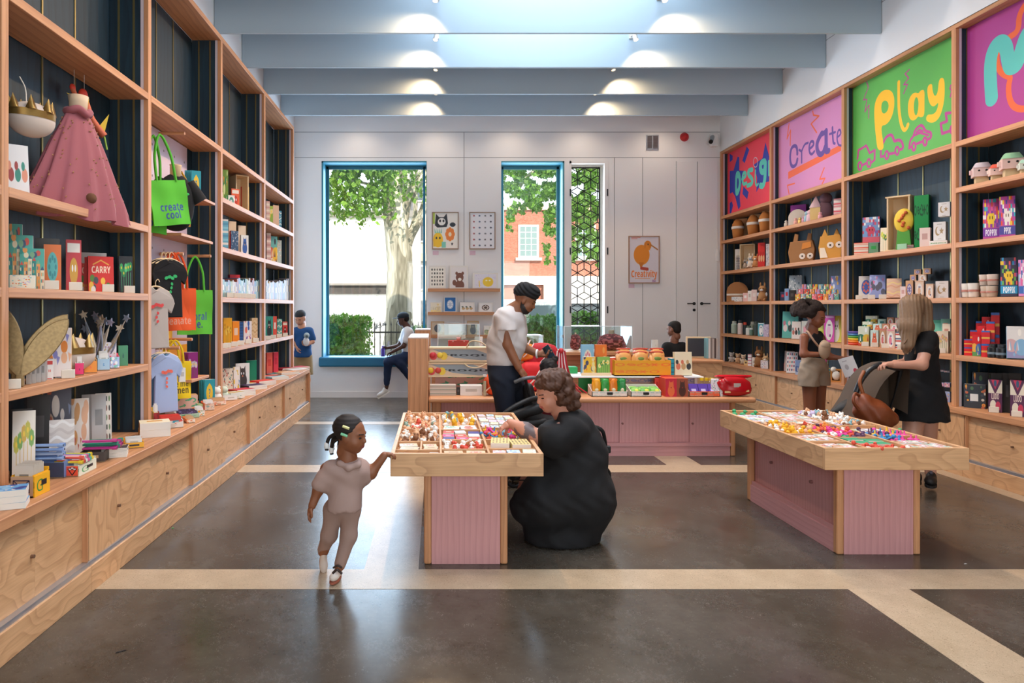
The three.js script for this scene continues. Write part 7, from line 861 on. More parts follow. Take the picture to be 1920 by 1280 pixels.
// ---------- small toys in the two table trays ----------
{
const Y0=0.656,T={
puppet:merge([ball(0.022,0,0.022,0,1,0.9,0.85,10),ball(0.018,0.012,0.044,0.004,1,1,1,10),ball(0.007,0.004,0.06,0,1,1.3,1,6),ball(0.007,0.022,0.059,0,1,1.3,1,6)]),
duck:merge([ball(0.022,0,0.018,0,1.15,0.8,0.9,10),ball(0.014,0.016,0.042,0,1,1,1,8),new THREE.ConeGeometry(0.006,0.014,6).rotateZ(-1.57).translate(0.034,0.041,0)]),
top:lathe([[0,0],[0.004,0.004],[0.022,0.02],[0.018,0.03],[0.005,0.034],[0.004,0.055],[0,0.056]],12),
rattle:merge([ball(0.017,0,0.017,0,1,1,1,10),rod([0.01,0.02,0],[0.045,0.035,0.01],0.005,6),ball(0.012,0.05,0.037,0.012,1,1,1,8)]),
car:merge([new RoundedBoxGeometry(0.06,0.016,0.03,2,0.005).translate(0,0.016,0),new RoundedBoxGeometry(0.032,0.014,0.026,2,0.005).translate(-0.003,0.028,0),...[-0.018,0.018].flatMap((x)=>[-0.016,0.016].map((z)=>rod([x,0.009,z-0.003],[x,0.009,z+0.003],0.009,10)))]),
bird:merge([ball(0.02,0,0.02,0,1.3,0.85,0.9,10),ball(0.012,0.022,0.034,0,1,1,1,8),new THREE.ConeGeometry(0.014,0.03,5).rotateZ(1.9).translate(-0.03,0.026,0)]),
};
const names={puppet:['finger_puppet','knitted finger puppet'],duck:['toy_duck','little toy duck'],top:['spinning_top','painted spinning top'],rattle:['rattle','bead rattle'],car:['toy_car','tiny toy car'],bird:['felt_bird','felt bird']};
const cn={0xe8b48c:'peach',0xf0ece4:'white',0xf2b82a:'yellow',0xd8503a:'red',0x9ab8a8:'sage',0x8a5a3a:'brown',0xe8489a:'pink',0x3a8ac0:'blue',0x3aa06a:'green',0xf0903a:'orange',0xc9b8d8:'lilac',0x7fb0b8:'teal',0x5a3a5a:'plum'};
const scatter=(where,x0,x1,d0,d1,n,kinds,cols)=>{n=Math.round(n*1.7);const nx=Math.max(1,Math.round(Math.sqrt(n*(x1-x0)/(d1-d0)))),nd=Math.ceil(n/nx);let k=0;for(let j=0;j<nd;j++)for(let i=0;i<nx&&k<n;i++,k++){const kd=pick(kinds),c=pick(cols),[nm,nl]=names[kd],m=one(nm,T[kd],C(c,0.7),cn[c]+ ' ' + nl + ' ' + where,nl.split(' ').pop(),cn[c]+ ' ' + nl + 's ' + where);m.position.set(x0 +(i+0.5)*(x1-x0)/ nx+rnd(-0.006,0.006),Y0,-(d0 +(j+0.5)*(d1-d0)/ nd)+ rnd(-0.006,0.006));m.rotation.y=rnd(6.28);m.scale.setScalar(rnd(0.85,1.2));}};
const packs=(where,x0,x1,d0,d1,nx,nd,h,cells,name,label,up=0)=>{for(let j=0;j<nd;j++)for(let i=0;i<nx;i++){const[cell,n]=cells[(i+j)% cells.length],w=(x1-x0)/ nx,dd=(d1-d0)/ nd,m=one(name,pbox(w*0.86,h*rnd(0.8,1.1),dd*0.8,cell,FLAT),M.print,n + ' ' + label + ' ' + where,label.split(' ').pop(),n + ' ' + label + ' ' + where);m.position.set(x0 +(i+0.5)*w,Y0+up,-(d0 +(j+0.5)*dd)+ dd*0.4);m.rotation.y=rnd(-0.14,0.14);}};
const P=(bg,k,fg)=>art(bg,k,fg,'',bg),w1='in the tray beside the crouching woman',w2='in the tray before the pushchair';
const kraft=[[P('#d8b890','label',['#b08a60']),'kraft'],[P('#e2c8a4','lozenge',['#e87a6a','#f0d8c0']),'tan printed']],past=[[P('#e8c0c8','shapes',['#9ad0c0','#fff','#c0a8d8']),'pink'],[P('#b8d4e8','shapes',['#fff','#8aa8d0']),'pale blue'],[P('#d0e0c0','dots',['#fff','#e8a08a']),'pale green'],[P('#dcd0e4','stripes',['#fff','#a898c8']),'lilac']],bright=[[P('#3a3a8a','words',['#fff']),'navy'],[P('#e8307a','label',['#f8b0c8']),'hot pink'],[P('#d83028','label',['#f0c0a8']),'scarlet'],[P('#efe8f0','stripes',['#8ab0d8','#fff']),'white']],cards=[[P('#eee6da','shapes',['#e8907a','#8ac0b8','#e8c870']),'cream'],[P('#e8e8ee','animal',['#c87a6a','#333','#555']),'white'],[P('#d8a888','label',['#a87858']),'brown'],[P('#f0d8d8','face',['#e8a0a8','#555','#fff']),'blush']];
scatter(w1,-0.235,0.012,4.84,5.45,22,['puppet','puppet','bird'],[0xe8b48c,0xe8b48c,0xf0ece4,0xd8503a,0x9ab8a8]);scatter(w1,0.04,0.298,5.02,5.45,16,['puppet','duck'],[0xf2b82a,0xf0ece4,0x7fb0b8,0xf2b82a]);
scatter(w1,-0.235,0.012,4.4,4.78,18,['puppet','bird','bird'],[0xf0ece4,0x8a5a3a,0xe8b48c,0xf0ece4]);scatter(w1,0.04,0.298,4.15,4.4,12,['car','rattle','bird'],[0xd8503a,0xf0ece4,0xd8503a]);scatter(w1,0.325,0.59,4.47,4.83,18,['top','rattle','top'],[0xe8489a,0x3a8ac0,0xf2b82a,0xd8503a,0x7fb0b8]);
packs(w1,0.04,0.298,4.82,5.0,2,1,0.03,cards,'card_pack','card pack');packs(w1,0.325,0.592,4.88,5.45,4,5,0.035,past,'toy_packet','toy packet');packs(w1,0.04,0.298,4.45,4.77,3,3,0.03,bright,'toy_packet','toy packet');packs(w1,0.325,0.592,4.17,4.4,2,1,0.06,[[P('#e8d290','grid',['#5a4a34','#8a7a54']),'straw yellow']],'card_pack','number box');packs(w1,0.325,0.592,3.99,4.12,3,1,0.035,past,'toy_packet','small packet');packs(w1,-0.235,-0.105,4.13,4.34,1,2,0.03,kraft,'card_pack','flat pack');packs(w1,-0.085,0.012,4.13,4.34,1,2,0.03,kraft,'card_pack','small flat pack');packs(w1,0.04,0.298,3.99,4.1,2,1,0.03,kraft,'card_pack','wide flat pack');packs(w1,-0.235,0.012,3.99,4.08,4,1,0.025,cards,'toy_packet','tiny packet');
scatter(w2,2.375,2.61,4.66,5.06,14,['duck','puppet'],[0xf2b82a,0xf2b82a,0xe8b48c,0xf0ece4]);packs(w2,2.375,2.61,5.13,5.48,3,4,0.03,past,'card_pack','picture card');packs(w2,2.375,2.61,4.39,4.6,3,3,0.035,cards,'card_pack','card pack');packs(w2,2.375,2.61,4.15,4.34,3,3,0.03,cards,'card_pack','postcard');
packs(w2,2.645,2.89,5.03,5.58,3,5,0.035,cards,'card_pack','story card');scatter(w2,2.645,2.89,4.54,4.98,20,['puppet','bird','rattle'],[0xe8489a,0xf0903a,0x3aa06a,0xd8503a,0xf0ece4,0x5a3a5a]);packs(w2,2.645,2.89,4.3,4.49,2,2,0.034,[[P('#3fa878','waves',['#2f8a64','#5ac090','#1f6a4c']),'green']],'card_pack','patterned card pack');scatter(w2,2.645,2.89,4.15,4.28,8,['car','rattle'],[0xd8503a,0xf0ece4,0xd8503a]);
scatter(w2,2.925,3.175,5.0,5.58,26,['puppet','bird'],[0xf0ece4,0xe8b48c,0xf0ece4,0x7fb0b8,0xc9b8d8,0x8a5a3a]);packs(w2,2.925,3.175,4.76,4.93,2,1,0.02,cards,'card_pack','slim card pack');scatter(w2,2.925,3.175,4.46,4.54,6,['rattle','top'],[0xe8489a,0x3a8ac0,0xf2b82a]);scatter(w2,2.925,3.175,4.58,4.74,14,['rattle','top'],[0xe8489a,0xe8489a,0x3a8ac0,0xf2b82a,0x3aa06a,0x5a3a5a]);packs(w2,2.925,3.175,4.14,4.42,5,3,0.03,cards,'card_pack','flat greeting card');
scatter(w2,2.375,2.61,5.5,5.58,2,['duck'],[0x3aa06a]);
}
// ---------- scraps on the floor ----------
{const sc=(x,y,w,l,c,turn,label)=>{const d=F*EYE /(y-CY),p=px(x,y,d),m=one('paper_scrap',extr([[-w/2,-l/2],[w/2,-l/2+0.004],[w/2-0.003,l/2],[-w/2+0.002,l/2-0.005]],0.0015).rotateX(-Math.PI/2),C(c,0.6),label,'scrap');m.position.set(p.x,0.001,p.z);m.rotation.y=turn;};
sc(227,1221,0.045,0.012,0x16161a,0.5,'small black plastic scrap on the dark floor near the plywood plinth');sc(324,990,0.012,0.02,0x4fae5a,0.2,'tiny green scrap on the floor beside the plywood plinth');sc(1810,1057,0.02,0.012,0xe8e2da,0.1,'tiny white scrap on the floor beyond the card table');}

// ---------- people: distance fields joined smoothly, then meshed ----------
const cap=(a,b,ra,rb,col)=>({a,b,ra,rb:rb??ra,col});
const ell=(c,r,col,q)=>({c,r,col,q});// q: rotation of its axes
const tv=V(0,0,0);
function dist(p,x,y,z){
if(p.a){const bx_=p.b.x-p.a.x,by=p.b.y-p.a.y,bz=p.b.z-p.a.z,px_=x-p.a.x,py=y-p.a.y,pz=z-p.a.z,l=bx_*bx_+by*by+bz*bz,t=l?Math.max(0,Math.min(1,(px_*bx_+py*by+pz*bz)/ l)):0;return Math.hypot(px_-bx_*t,py-by*t,pz-bz*t)-(p.ra +(p.rb-p.ra)*t);}
let u=x-p.c.x,v=y-p.c.y,w=z-p.c.z;if(p.q){tv.set(u,v,w).applyQuaternion(p.q);u=tv.x;v=tv.y;w=tv.z;}
const a=u/p.r[0],b=v/p.r[1],c=w/p.r[2],k0=Math.sqrt(a*a+b*b+c*c);if(k0<1e-6)return -Math.min(...p.r);
return k0*(k0-1)/ Math.sqrt((a/p.r[0])**2 +(b/p.r[1])**2 +(c/p.r[2])**2);
}
function sdfMesh(prims,h,k,o={}){
const lo=V(1e9,1e9,1e9),hi=V(-1e9,-1e9,-1e9),m=k+2.5*h +(o.amp||0);
const bb=prims.map((p)=>{const r=p.a?Math.max(p.ra,p.rb):Math.max(...p.r),A=p.a||p.c,B=p.b||p.c,b=[V(Math.min(A.x,B.x)- r,Math.min(A.y,B.y)- r,Math.min(A.z,B.z)- r),V(Math.max(A.x,B.x)+ r,Math.max(A.y,B.y)+ r,Math.max(A.z,B.z)+ r)];lo.min(b[0]);hi.max(b[1]);return b;});
lo.subScalar(m);hi.addScalar(m);
const n=['x','y','z'].map((c)=>Math.ceil((hi[c]- lo[c])/ h)+ 1),[nx,ny,nz]=n,f=new Float32Array(nx*ny*nz).fill(9);
prims.forEach((p,pi)=>{const[b0,b1]=bb[pi],i0=['x','y','z'].map((c)=>Math.max(0,Math.floor((b0[c]- m-lo[c])/ h))),i1=['x','y','z'].map((c,q)=>Math.min(n[q]- 1,Math.ceil((b1[c]+ m-lo[c])/ h)));
for(let z=i0[2];z<=i1[2];z++)for(let y=i0[1];y<=i1[1];y++)for(let x=i0[0];x<=i1[0];x++){const q=(z*ny+y)*nx+x,d=dist(p,lo.x+x*h,lo.y+y*h,lo.z+z*h),e=f[q],t=Math.max(0,k-Math.abs(d-e))/(k||1);f[q]=Math.min(d,e)- t*t*k*0.25;}});
if(o.cut||o.noise)for(let z=0;z<nz;z++)for(let y=0;y<ny;y++)for(let x=0;x<nx;x++){const q=(z*ny+y)*nx+x;if(f[q]>m)continue;const X=lo.x+x*h,Y=lo.y+y*h,Z=lo.z+z*h;if(o.noise)f[q]+=o.noise(X,Y,Z);if(o.cut)f[q]=Math.max(f[q],o.cut(X,Y,Z));}
const id=new Int32Array(nx*ny*nz).fill(-1),P=[],idx=[],E=[[0,1],[2,3],[4,5],[6,7],[0,2],[1,3],[4,6],[5,7],[0,4],[1,5],[2,6],[3,7]],off=[0,1,nx,nx+1,nx*ny,nx*ny+1,nx*ny+nx,nx*ny+nx+1];
for(let z=0;z<nz-1;z++)for(let y=0;y<ny-1;y++)for(let x=0;x<nx-1;x++){
const q=(z*ny+y)*nx+x;let s=0;for(let i=0;i<8;i++)if(f[q+off[i]]<0)s++;if(s===0||s===8)continue;
let c=0,sx=0,sy=0,sz=0;for(const[a,b]of E){const fa=f[q+off[a]],fb=f[q+off[b]];if((fa<0)===(fb<0))continue;const t=fa /(fa-fb);sx +=(a & 1)+((b & 1)-(a & 1))*t;sy +=((a>>1)& 1)+(((b>>1)& 1)-((a>>1)& 1))*t;sz +=(a>>2)+((b>>2)-(a>>2))*t;c++;}
id[q]=P.length/3;P.push(lo.x +(x+sx/c)*h,lo.y +(y+sy/c)*h,lo.z +(z+sz/c)*h);
}
const quad=(a,b,c,d,flip)=>{if(a<0||b<0||c<0||d<0)return;flip?idx.push(a,c,b,b,c,d):idx.push(a,b,c,b,d,c);};
for(let z=1;z<nz-1;z++)for(let y=1;y<ny-1;y++)for(let x=1;x<nx-1;x++){const q=(z*ny+y)*nx+x,s=f[q]<0;if(s!==f[q+1]<0)quad(id[q-nx-nx*ny],id[q-nx*ny],id[q-nx],id[q],!s);if(s!==f[q+nx]<0)quad(id[q-1-nx*ny],id[q-1],id[q-nx*ny],id[q],!s);if(s!==f[q+nx*ny]<0)quad(id[q-1-nx],id[q-nx],id[q-1],id[q],!s);}
const g=new THREE.BufferGeometry();g.setAttribute('position',new THREE.Float32BufferAttribute(P,3));g.setIndex(idx);g.computeVertexNormals();
if(o.color){const C0=new Float32Array(P.length);for(let i=0;i<P.length;i +=3){let best=1e9,col=o.color;for(const p of prims){const d=dist(p,P[i],P[i+1],P[i+2]);if(d<best){best=d;col=p.col||o.color;}}if(o.ink&&o.ink(P[i],P[i+1],P[i+2]))col=o.inkCol;C0[i]=col.r;C0[i+1]=col.g;C0[i+2]=col.b;}g.setAttribute('color',new THREE.BufferAttribute(C0,3));}
return g;
}
const skinMat=std(0xffffff,0.5,{vertexColors:true});
const frameOf=(fwd,up)=>{const f=V(...fwd).normalize(),u=V(...up).sub(f.clone().multiplyScalar(f.dot(V(...up)))).normalize(),r=u.clone().cross(f);return{f,u,r,m:new THREE.Matrix4().makeBasis(r,u,f)};};
function headPrims(c,s,fr,skin,lip,o={}){
const q=new THREE.Quaternion().setFromRotationMatrix(fr.m).invert(),at=(x,y,z)=>c.clone().addScaledVector(fr.r,x*s).addScaledVector(fr.u,y*s).addScaledVector(fr.f,z*s),e=(x,y,z,a,b,d,col)=>ell(at(x,y,z),[a*s,b*s,d*s],col,q),ch=o.child?1.15:1;
return{at,e,q,list:[e(0,0.13,-0.07,0.34,0.36,0.42),e(0,-0.12,0.06,0.27*ch,0.36,0.32),e(0,-0.37,0.17,0.13,0.1,0.13),e(0.13,-0.16,0.2,0.12*ch,0.13,0.13),e(-0.13,-0.16,0.2,0.12*ch,0.13,0.13),cap(at(0,0.03,0.35),at(0,-0.11,0.4),0.03*s,0.052*s),e(0,0.09,0.28,0.2,0.07,0.1),e(0,-0.235,0.33,0.09,0.026,0.05,lip),e(0,-0.275,0.325,0.08,0.03,0.05,lip),e(0.33,-0.05,-0.02,0.045,0.11,0.075),e(-0.33,-0.05,-0.02,0.045,0.11,0.075),...(o.extra?o.extra(e,at):[])]};
}
function handPrims(w,fwd,palm,L,curl=0.5,side=1,o={}){// palm: direction the palm faces; side: where the thumb leaves
const f=V(...fwd).normalize(),pn=V(...palm);pn.addScaledVector(f,-pn.dot(f)).normalize();const t=f.clone().cross(pn).multiplyScalar(side),A=(a,b,c)=>w.clone().addScaledVector(f,a*L).addScaledVector(t,b*L).addScaledVector(pn,c*L),out=[cap(A(0,0,0),A(0.2,0,0),0.16*L,0.17*L),cap(A(0.18,0.12,0),A(0.42,0.14,0.01),0.115*L,0.1*L),cap(A(0.18,-0.1,0),A(0.4,-0.14,0.01),0.115*L,0.09*L),cap(A(0.3,0,0),A(0.45,0,0),0.12*L,0.1*L)];
[[0.2,0.46,0.38,1],[0.065,0.48,0.43,1.05],[-0.07,0.47,0.39,1.1],[-0.2,0.43,0.31,1.2]].forEach(([b,a,len,cu],i)=>{let p=A(a,b,0.02),ang=0.15;const seg=[0.42,0.32,0.26];seg.forEach((s,j)=>{ang +=curl*cu*[0.6,1,0.7][j];const n=p.clone().addScaledVector(f,Math.cos(ang)*len*s*L).addScaledVector(pn,Math.sin(ang)*len*s*L).addScaledVector(t,(o.spread??0.1)*b*len*s*L*2);out.push(cap(p,n,(0.062-j*0.006)*L,(0.056-j*0.006)*L));p=n;});});
const th=o.thumb??0.5;let p0=A(0.12,0.16,0.04),p1=A(0.28,0.3,0.08+th*0.14),p2=A(0.42,0.34-th*0.12,0.12+th*0.26),p3=A(0.52,0.34-th*0.26,0.14+th*0.34);out.push(cap(p0,p1,0.09*L,0.07*L),cap(p1,p2,0.068*L,0.062*L),cap(p2,p3,0.06*L,0.05*L));return out;
}
function person(o){
const b0=px(o.at[0],600,o.d),base=V(b0.x,0,-(o.d +(o.at[1]||0))),g=thing('person',o.label,'person',base.toArray());
const J=(x,y,dd=0)=>px(x,y,o.d+dd).sub(base),skin=new THREE.Color(o.skin),lip=new THREE.Color(o.lip||o.skin),chain=(pts,col)=>pts.slice(1).map((q,i)=>cap(J(pts[i][0],pts[i][1],pts[i][2]),J(q[0],q[1],q[2]),pts[i][3],q[3],col));
const geos=[],fr=frameOf(o.head.f,o.head.up||[0,1,0]),hc=J(...o.head.c),H=headPrims(hc,o.head.s,fr,skin,lip,o.head);
const neckBase=J(...o.neck),nk=cap(H.at(0,-0.22,-0.1),neckBase,o.head.s*(o.nr||0.24),o.head.s*(o.nr||0.24)*1.15);
const bodyP=[nk,...(o.skinCh||[]).flatMap((c)=>chain(c))];geos.push(sdfMesh(bodyP,o.cell||0.012,0.03,{color:skin,ink:o.ink&&((x,y,z)=>o.ink(x,y,z,J)),inkCol:new THREE.Color(0x6a5a5c)}));
geos.push(sdfMesh([...H.list,cap(H.at(0,-0.22,-0.1),H.at(0,-0.5,-0.16),o.head.s*(o.nr||0.24),o.head.s*(o.nr||0.24))],o.head.s*(o.hcell||0.022),o.head.s*0.06,{color:skin}));
for(const h of o.hands||[])geos.push(sdfMesh(handPrims(J(...h.w),h.f,h.p,h.L,h.curl,h.side,h),h.cell||0.0035,0.006,{color:skin}));
part('body',geos,skinMat,g);
for(const s of[-1,1]){part('eye',ball(0.05*o.head.s,0,0,0,1.15,o.head.lid||0.6,0.7,10).applyMatrix4(fr.m.clone().setPosition(H.at(s*0.125,-0.01,0.325))),C(0x1c1210,0.2),g);part('eyebrow',rod(H.at(s*0.06,0.085,0.385),H.at(s*0.2,0.095,0.32),0.016*o.head.s,6),C(o.brow||0x1c1310,0.9),g);}
for(const c of o.clothes||[]){const pr=[...(c.ch||[]).flatMap((q)=>chain(q)),...(c.el||[]).map(([x,y,dd,r])=>ell(J(x,y,dd),r))];part(c.n,sdfMesh(pr,c.cell||0.011,c.k??0.04,{cut:c.cut&&((x,y,z)=>c.cut(x,y,z,J)),noise:c.fold&&((x,y,z)=>c.fold*Math.sin(x*46+y*17+3*Math.sin(y*21))+ c.fold*0.7*Math.sin(z*50-y*26)),amp:c.fold}),C(c.col,c.rough||0.9),g,c.label);}
if(o.more)o.more(g,J,H,fr,base);return g;
}
const curls=(H,list,s,col,g,amp=0.06,fr=34,name='hair')=>part(name,sdfMesh(list,s*0.035,s*0.05,{noise:(x,y,z)=>s*amp*(Math.sin(x*fr/s*0.23+2*Math.sin(y*fr/s*0.2))*Math.sin(y*fr/s*0.25)*Math.sin(z*fr/s*0.24)),amp:s*amp}),C(col,0.75),g);
const shoe=(g,J,p,fwd,L,col,sole,name='shoe')=>{const w=J(...p),fr=frameOf(fwd,[0,1,0]),t=fr.m.clone().setPosition(w),s=part(name,sdfMesh([ell(V(0,L*0.2,L*0.34),[L*0.19,L*0.16,L*0.36]),ell(V(0,L*0.24,-L*0.05),[L*0.16,L*0.24,L*0.22])],L*0.035,L*0.12,{cut:(x,y)=>L*0.05-y}),C(col,0.6),g);s.applyMatrix4(t);part('sole',extr([...Array(18)].map((_,i)=>{const q=i*Math.PI/9;return[Math.sin(q)*L*(0.17+0.03*Math.cos(q)),L*0.2+Math.cos(q)*L*0.5];}),L*0.07,0.002).rotateX(Math.PI/2).translate(0,L*0.075,0),C(sole,0.7),s);return s;};
// toddler stepping past the table
person({label:'toddler in a beige blouse and leggings stepping along, one hand on the toy table',d:3.88,at:[640],skin:0x8a5436,lip:0x8a4640,neck:[652,860,0.02],nr:0.22,head:{c:[659,815,0.0],s:0.212,f:[0.93,-0.1,0.34],up:[0.04,1,0.05],child:1},
skinCh:[[[652,862,0.02,0.045],[645,930,0.02,0.06]],[[612,878,0,0.036],[598,915,-0.02,0.03],[585,948,-0.04,0.023]],[[682,876,0.06,0.036],[695,888,0.06,0.03],[721,853,0.06,0.023]],[[646,940,0.02,0.045],[655,1005,0.02,0.035],[637,1060,0,0.032]],[[630,940,0.04,0.045],[617,1003,0.06,0.035],[606,1034,0.14,0.032]]],
hands:[{w:[584,950,-0.04],f:[-0.32,-0.9,0.1],p:[0.85,-0.2,-0.1],L:0.095,curl:0.32,side:1,thumb:0.25,cell:0.0028},{w:[722,852,0.06],f:[0.92,0.05,-0.1],p:[0,-1,0.1],L:0.085,curl:0.62,side:1,thumb:0.6,cell:0.0028}],
clothes:[{n:'blouse',col:0xa88c82,fold:0.0016,k:0.05,cell:0.009,ch:[[[632,884,0.01,0.056],[662,882,0.02,0.06],[674,878,0.05,0.05]],[[648,892,0.02,0.088],[644,948,0.02,0.108]],[[617,880,0,0.046],[601,908,-0.02,0.05]],[[677,880,0.05,0.044],[685,894,0.06,0.044]]],cut:(x,y,z,J)=>Math.max(J(0,955).y+0.006*Math.sin(x*60)- y,(x<J(617,0).x?(J(590,902).x-x)*0.55 +(J(590,912).y-y):-1))},
{n:'collar',col:0xac9086,k:0.02,cell:0.007,ch:[[[634,862,0.05,0.014],[637,869,-0.03,0.016],[654,877,-0.055,0.018],[671,871,-0.045,0.016],[674,862,0.03,0.014]]]},
{n:'leggings',col:0xa08479,k:0.03,cell:0.009,ch:[[[644,944,0.02,0.072],[657,955,0.02,0.056],[654,1004,0.02,0.044],[638,1056,0,0.034]],[[638,944,0.03,0.072],[626,955,0.04,0.056],[617,1003,0.06,0.044],[606,1030,0.14,0.034]]]}],
more(g,J,H,fr){
const e=H.e,at=H.at;part('hair',sdfMesh([e(0,0.19,-0.12,0.375,0.36,0.42),e(0,-0.02,-0.3,0.3,0.28,0.24)],0.006,0.03,{cut:(x,y,z)=>{const v=V(x,y,z).sub(at(0,0,0));const f=v.dot(fr.f)/ 0.212,u=v.dot(fr.u)/ 0.212;return 0.212*Math.max(f-0.16-0.28*Math.max(0,u-0.1),-0.05-u+Math.max(-0.22,-f*0.9-0.25)*1)*0.6;},noise:(x,y,z)=>0.0015*Math.sin(y*300),amp:0.002}),C(0x1b1210,0.7),g);
for(const[dx,dy,dz]of[[0.1,-0.2,-0.5],[-0.12,-0.16,-0.52],[0.22,-0.24,-0.36],[0.02,-0.3,-0.46]]){const b=part('braid',tube([at(dx*0.8,dy+0.16,dz+0.12),at(dx,dy,dz-0.08),at(dx*1.2,dy-0.2,dz-0.12),at(dx*1.4,dy-0.34,dz-0.1)],0.011,7),C(0x17100e,0.7),g);part('bead',ball(0.015,...at(dx*1.25,dy-0.22,dz-0.12).toArray(),1,1.6,1,10),C(0xeef2f2,0.3),b);}
for(const[x,y,z,c]of[[-0.355,0.28,0.0,0xe6e2a0],[-0.385,0.08,-0.02,0x8fd8a8]])part('hair_clip',rod(at(x-0.03,y+0.02,z-0.08),at(x-0.01,y-0.02,z+0.1),0.008,8),C(c,0.3),g);
shoe(g,J,[633,1083,0.0],[-0.2,-0.0,1],0.14,0xe2d4c8,0xa05a44,'shoe');shoe(g,J,[606,1045,0.16],[0.1,-0.95,0.45],0.13,0xd8cabf,0xa8705a,'shoe');part('shoe_strap',[tube([J(624,1074,-0.1),J(632,1068,-0.11),J(641,1075,-0.1)],0.007),tube([J(625,1064,-0.05),J(633,1060,-0.06),J(641,1064,-0.05)],0.006)],C(0x3a2a26),g);
}});
// woman crouching beside the table
person({label:'woman in a long black dress crouching beside the toy table, reaching into its tray',d:4.46,at:[1062],cell:0.008,ink:(x,y,z,J)=>{const a=J(1006,822,-0.06).x,b=J(962,794,0.06).x;return x<a&&x>b&&y>J(0,840).y&&vnoise(x*26+40,y*26+z*20+40,9)>0.5;},skin:0xc88a72,lip:0xa8504a,brow:0x3a2018,neck:[1062,790,0.05],head:{c:[1032,739,0],s:0.236,f:[-0.9,-0.22,0.34],up:[-0.16,1,0.05],lid:0.35},
skinCh:[[[1062,792,0.05,0.07],[1072,880,0.1,0.15]],[[1062,808,-0.1,0.07],[1012,823,-0.06,0.056],[985,807,0.0,0.05],[957,793,0.06,0.031]],[[1035,815,0.25,0.06],[1002,868,0.25,0.05],[981,905,0.2,0.032]]],
hands:[{w:[957,793,0.06],f:[-0.85,-0.5,-0.05],p:[0.3,-0.9,0.1],L:0.15,curl:0.5,side:-1,thumb:0.75},{w:[981,906,0.2],f:[-0.3,-1,0.05],p:[0.7,0,-0.6],L:0.15,curl:0.3,side:1,thumb:0.3}],
clothes:[{n:'dress',col:0x0d0d10,rough:0.85,fold:0.0035,k:0.08,cell:0.014,ch:[[[1050,800,0.02,0.1],[1075,806,0.05,0.12],[1078,850,0.08,0.2],[1064,885,0.06,0.22]],[[1068,808,-0.1,0.1],[1035,822,-0.12,0.115]],[[1035,822,0.26,0.09],[1012,850,0.27,0.09]],[[1080,930,0.06,0.24],[1020,940,0.0,0.17],[988,950,0.02,0.11]],[[1080,935,0.2,0.22],[1010,945,0.22,0.12]],[[1025,960,0.06,0.15],[1028,1010,0.06,0.13]],[[1088,950,0.1,0.19],[1074,1010,0.09,0.15]]],el:[[1092,925,0.1,[0.19,0.17,0.22]],[1050,1005,0.08,[0.23,0.12,0.2]]],cut:(x,y,z,J)=>Math.max(0.004-y,J(1010,0,-0.1).x-0.01-x>0&&y>0.66?(J(1012,0,-0.1).x-x):-1,y>J(0,790).y&&x<J(1046,0).x?0.02:-1)}],
more(g,J,H,fr,base){
const at=H.at,L=[];seed=77;for(let i=0;i<95;i++){const q=rnd(0,6.28),v=rnd(-0.75,0.95),r=Math.sqrt(1-Math.min(0.99,v*v)),x=Math.cos(q)*r*0.42,z=Math.sin(q)*r*0.44-0.16,y=v*0.5+0.1;if(z>0.1&&y<0.24)continue;if(z>-0.02&&y<0.12&&y>-0.6&&Math.abs(x)<0.5){if(z>0.0)continue;}L.push(ell(at(x,y,z),[0.036,0.03,0.036]));}L.push(H.e(0,0.2,-0.14,0.37,0.34,0.42));for(let i=0;i<26;i++)L.push(ell(at(rnd(-0.34,0.34),rnd(-0.55,-0.1),rnd(-0.62,-0.28)),[0.034,0.03,0.034]));
part('hair',sdfMesh(L,0.0075,0.012,{noise:(x,y,z)=>0.004*Math.sin(x*190+Math.sin(y*120)*2)*Math.sin(y*170+z*90),amp:0.004,cut:(x,y,z)=>{const v=V(x,y,z).sub(at(0,0,0)),f=v.dot(fr.f)/ 0.236,u=v.dot(fr.u)/ 0.236;return u<0.2?(f-0.02-Math.max(0,u)*0.9)*0.12:-1;}}),C(0x4c2c1a,0.65),g);
part('bracelet',new THREE.TorusGeometry(0.036,0.004,8,20).rotateX(1.3).translate(...J(983,900,0.2).toArray()),M.black,g);
}});
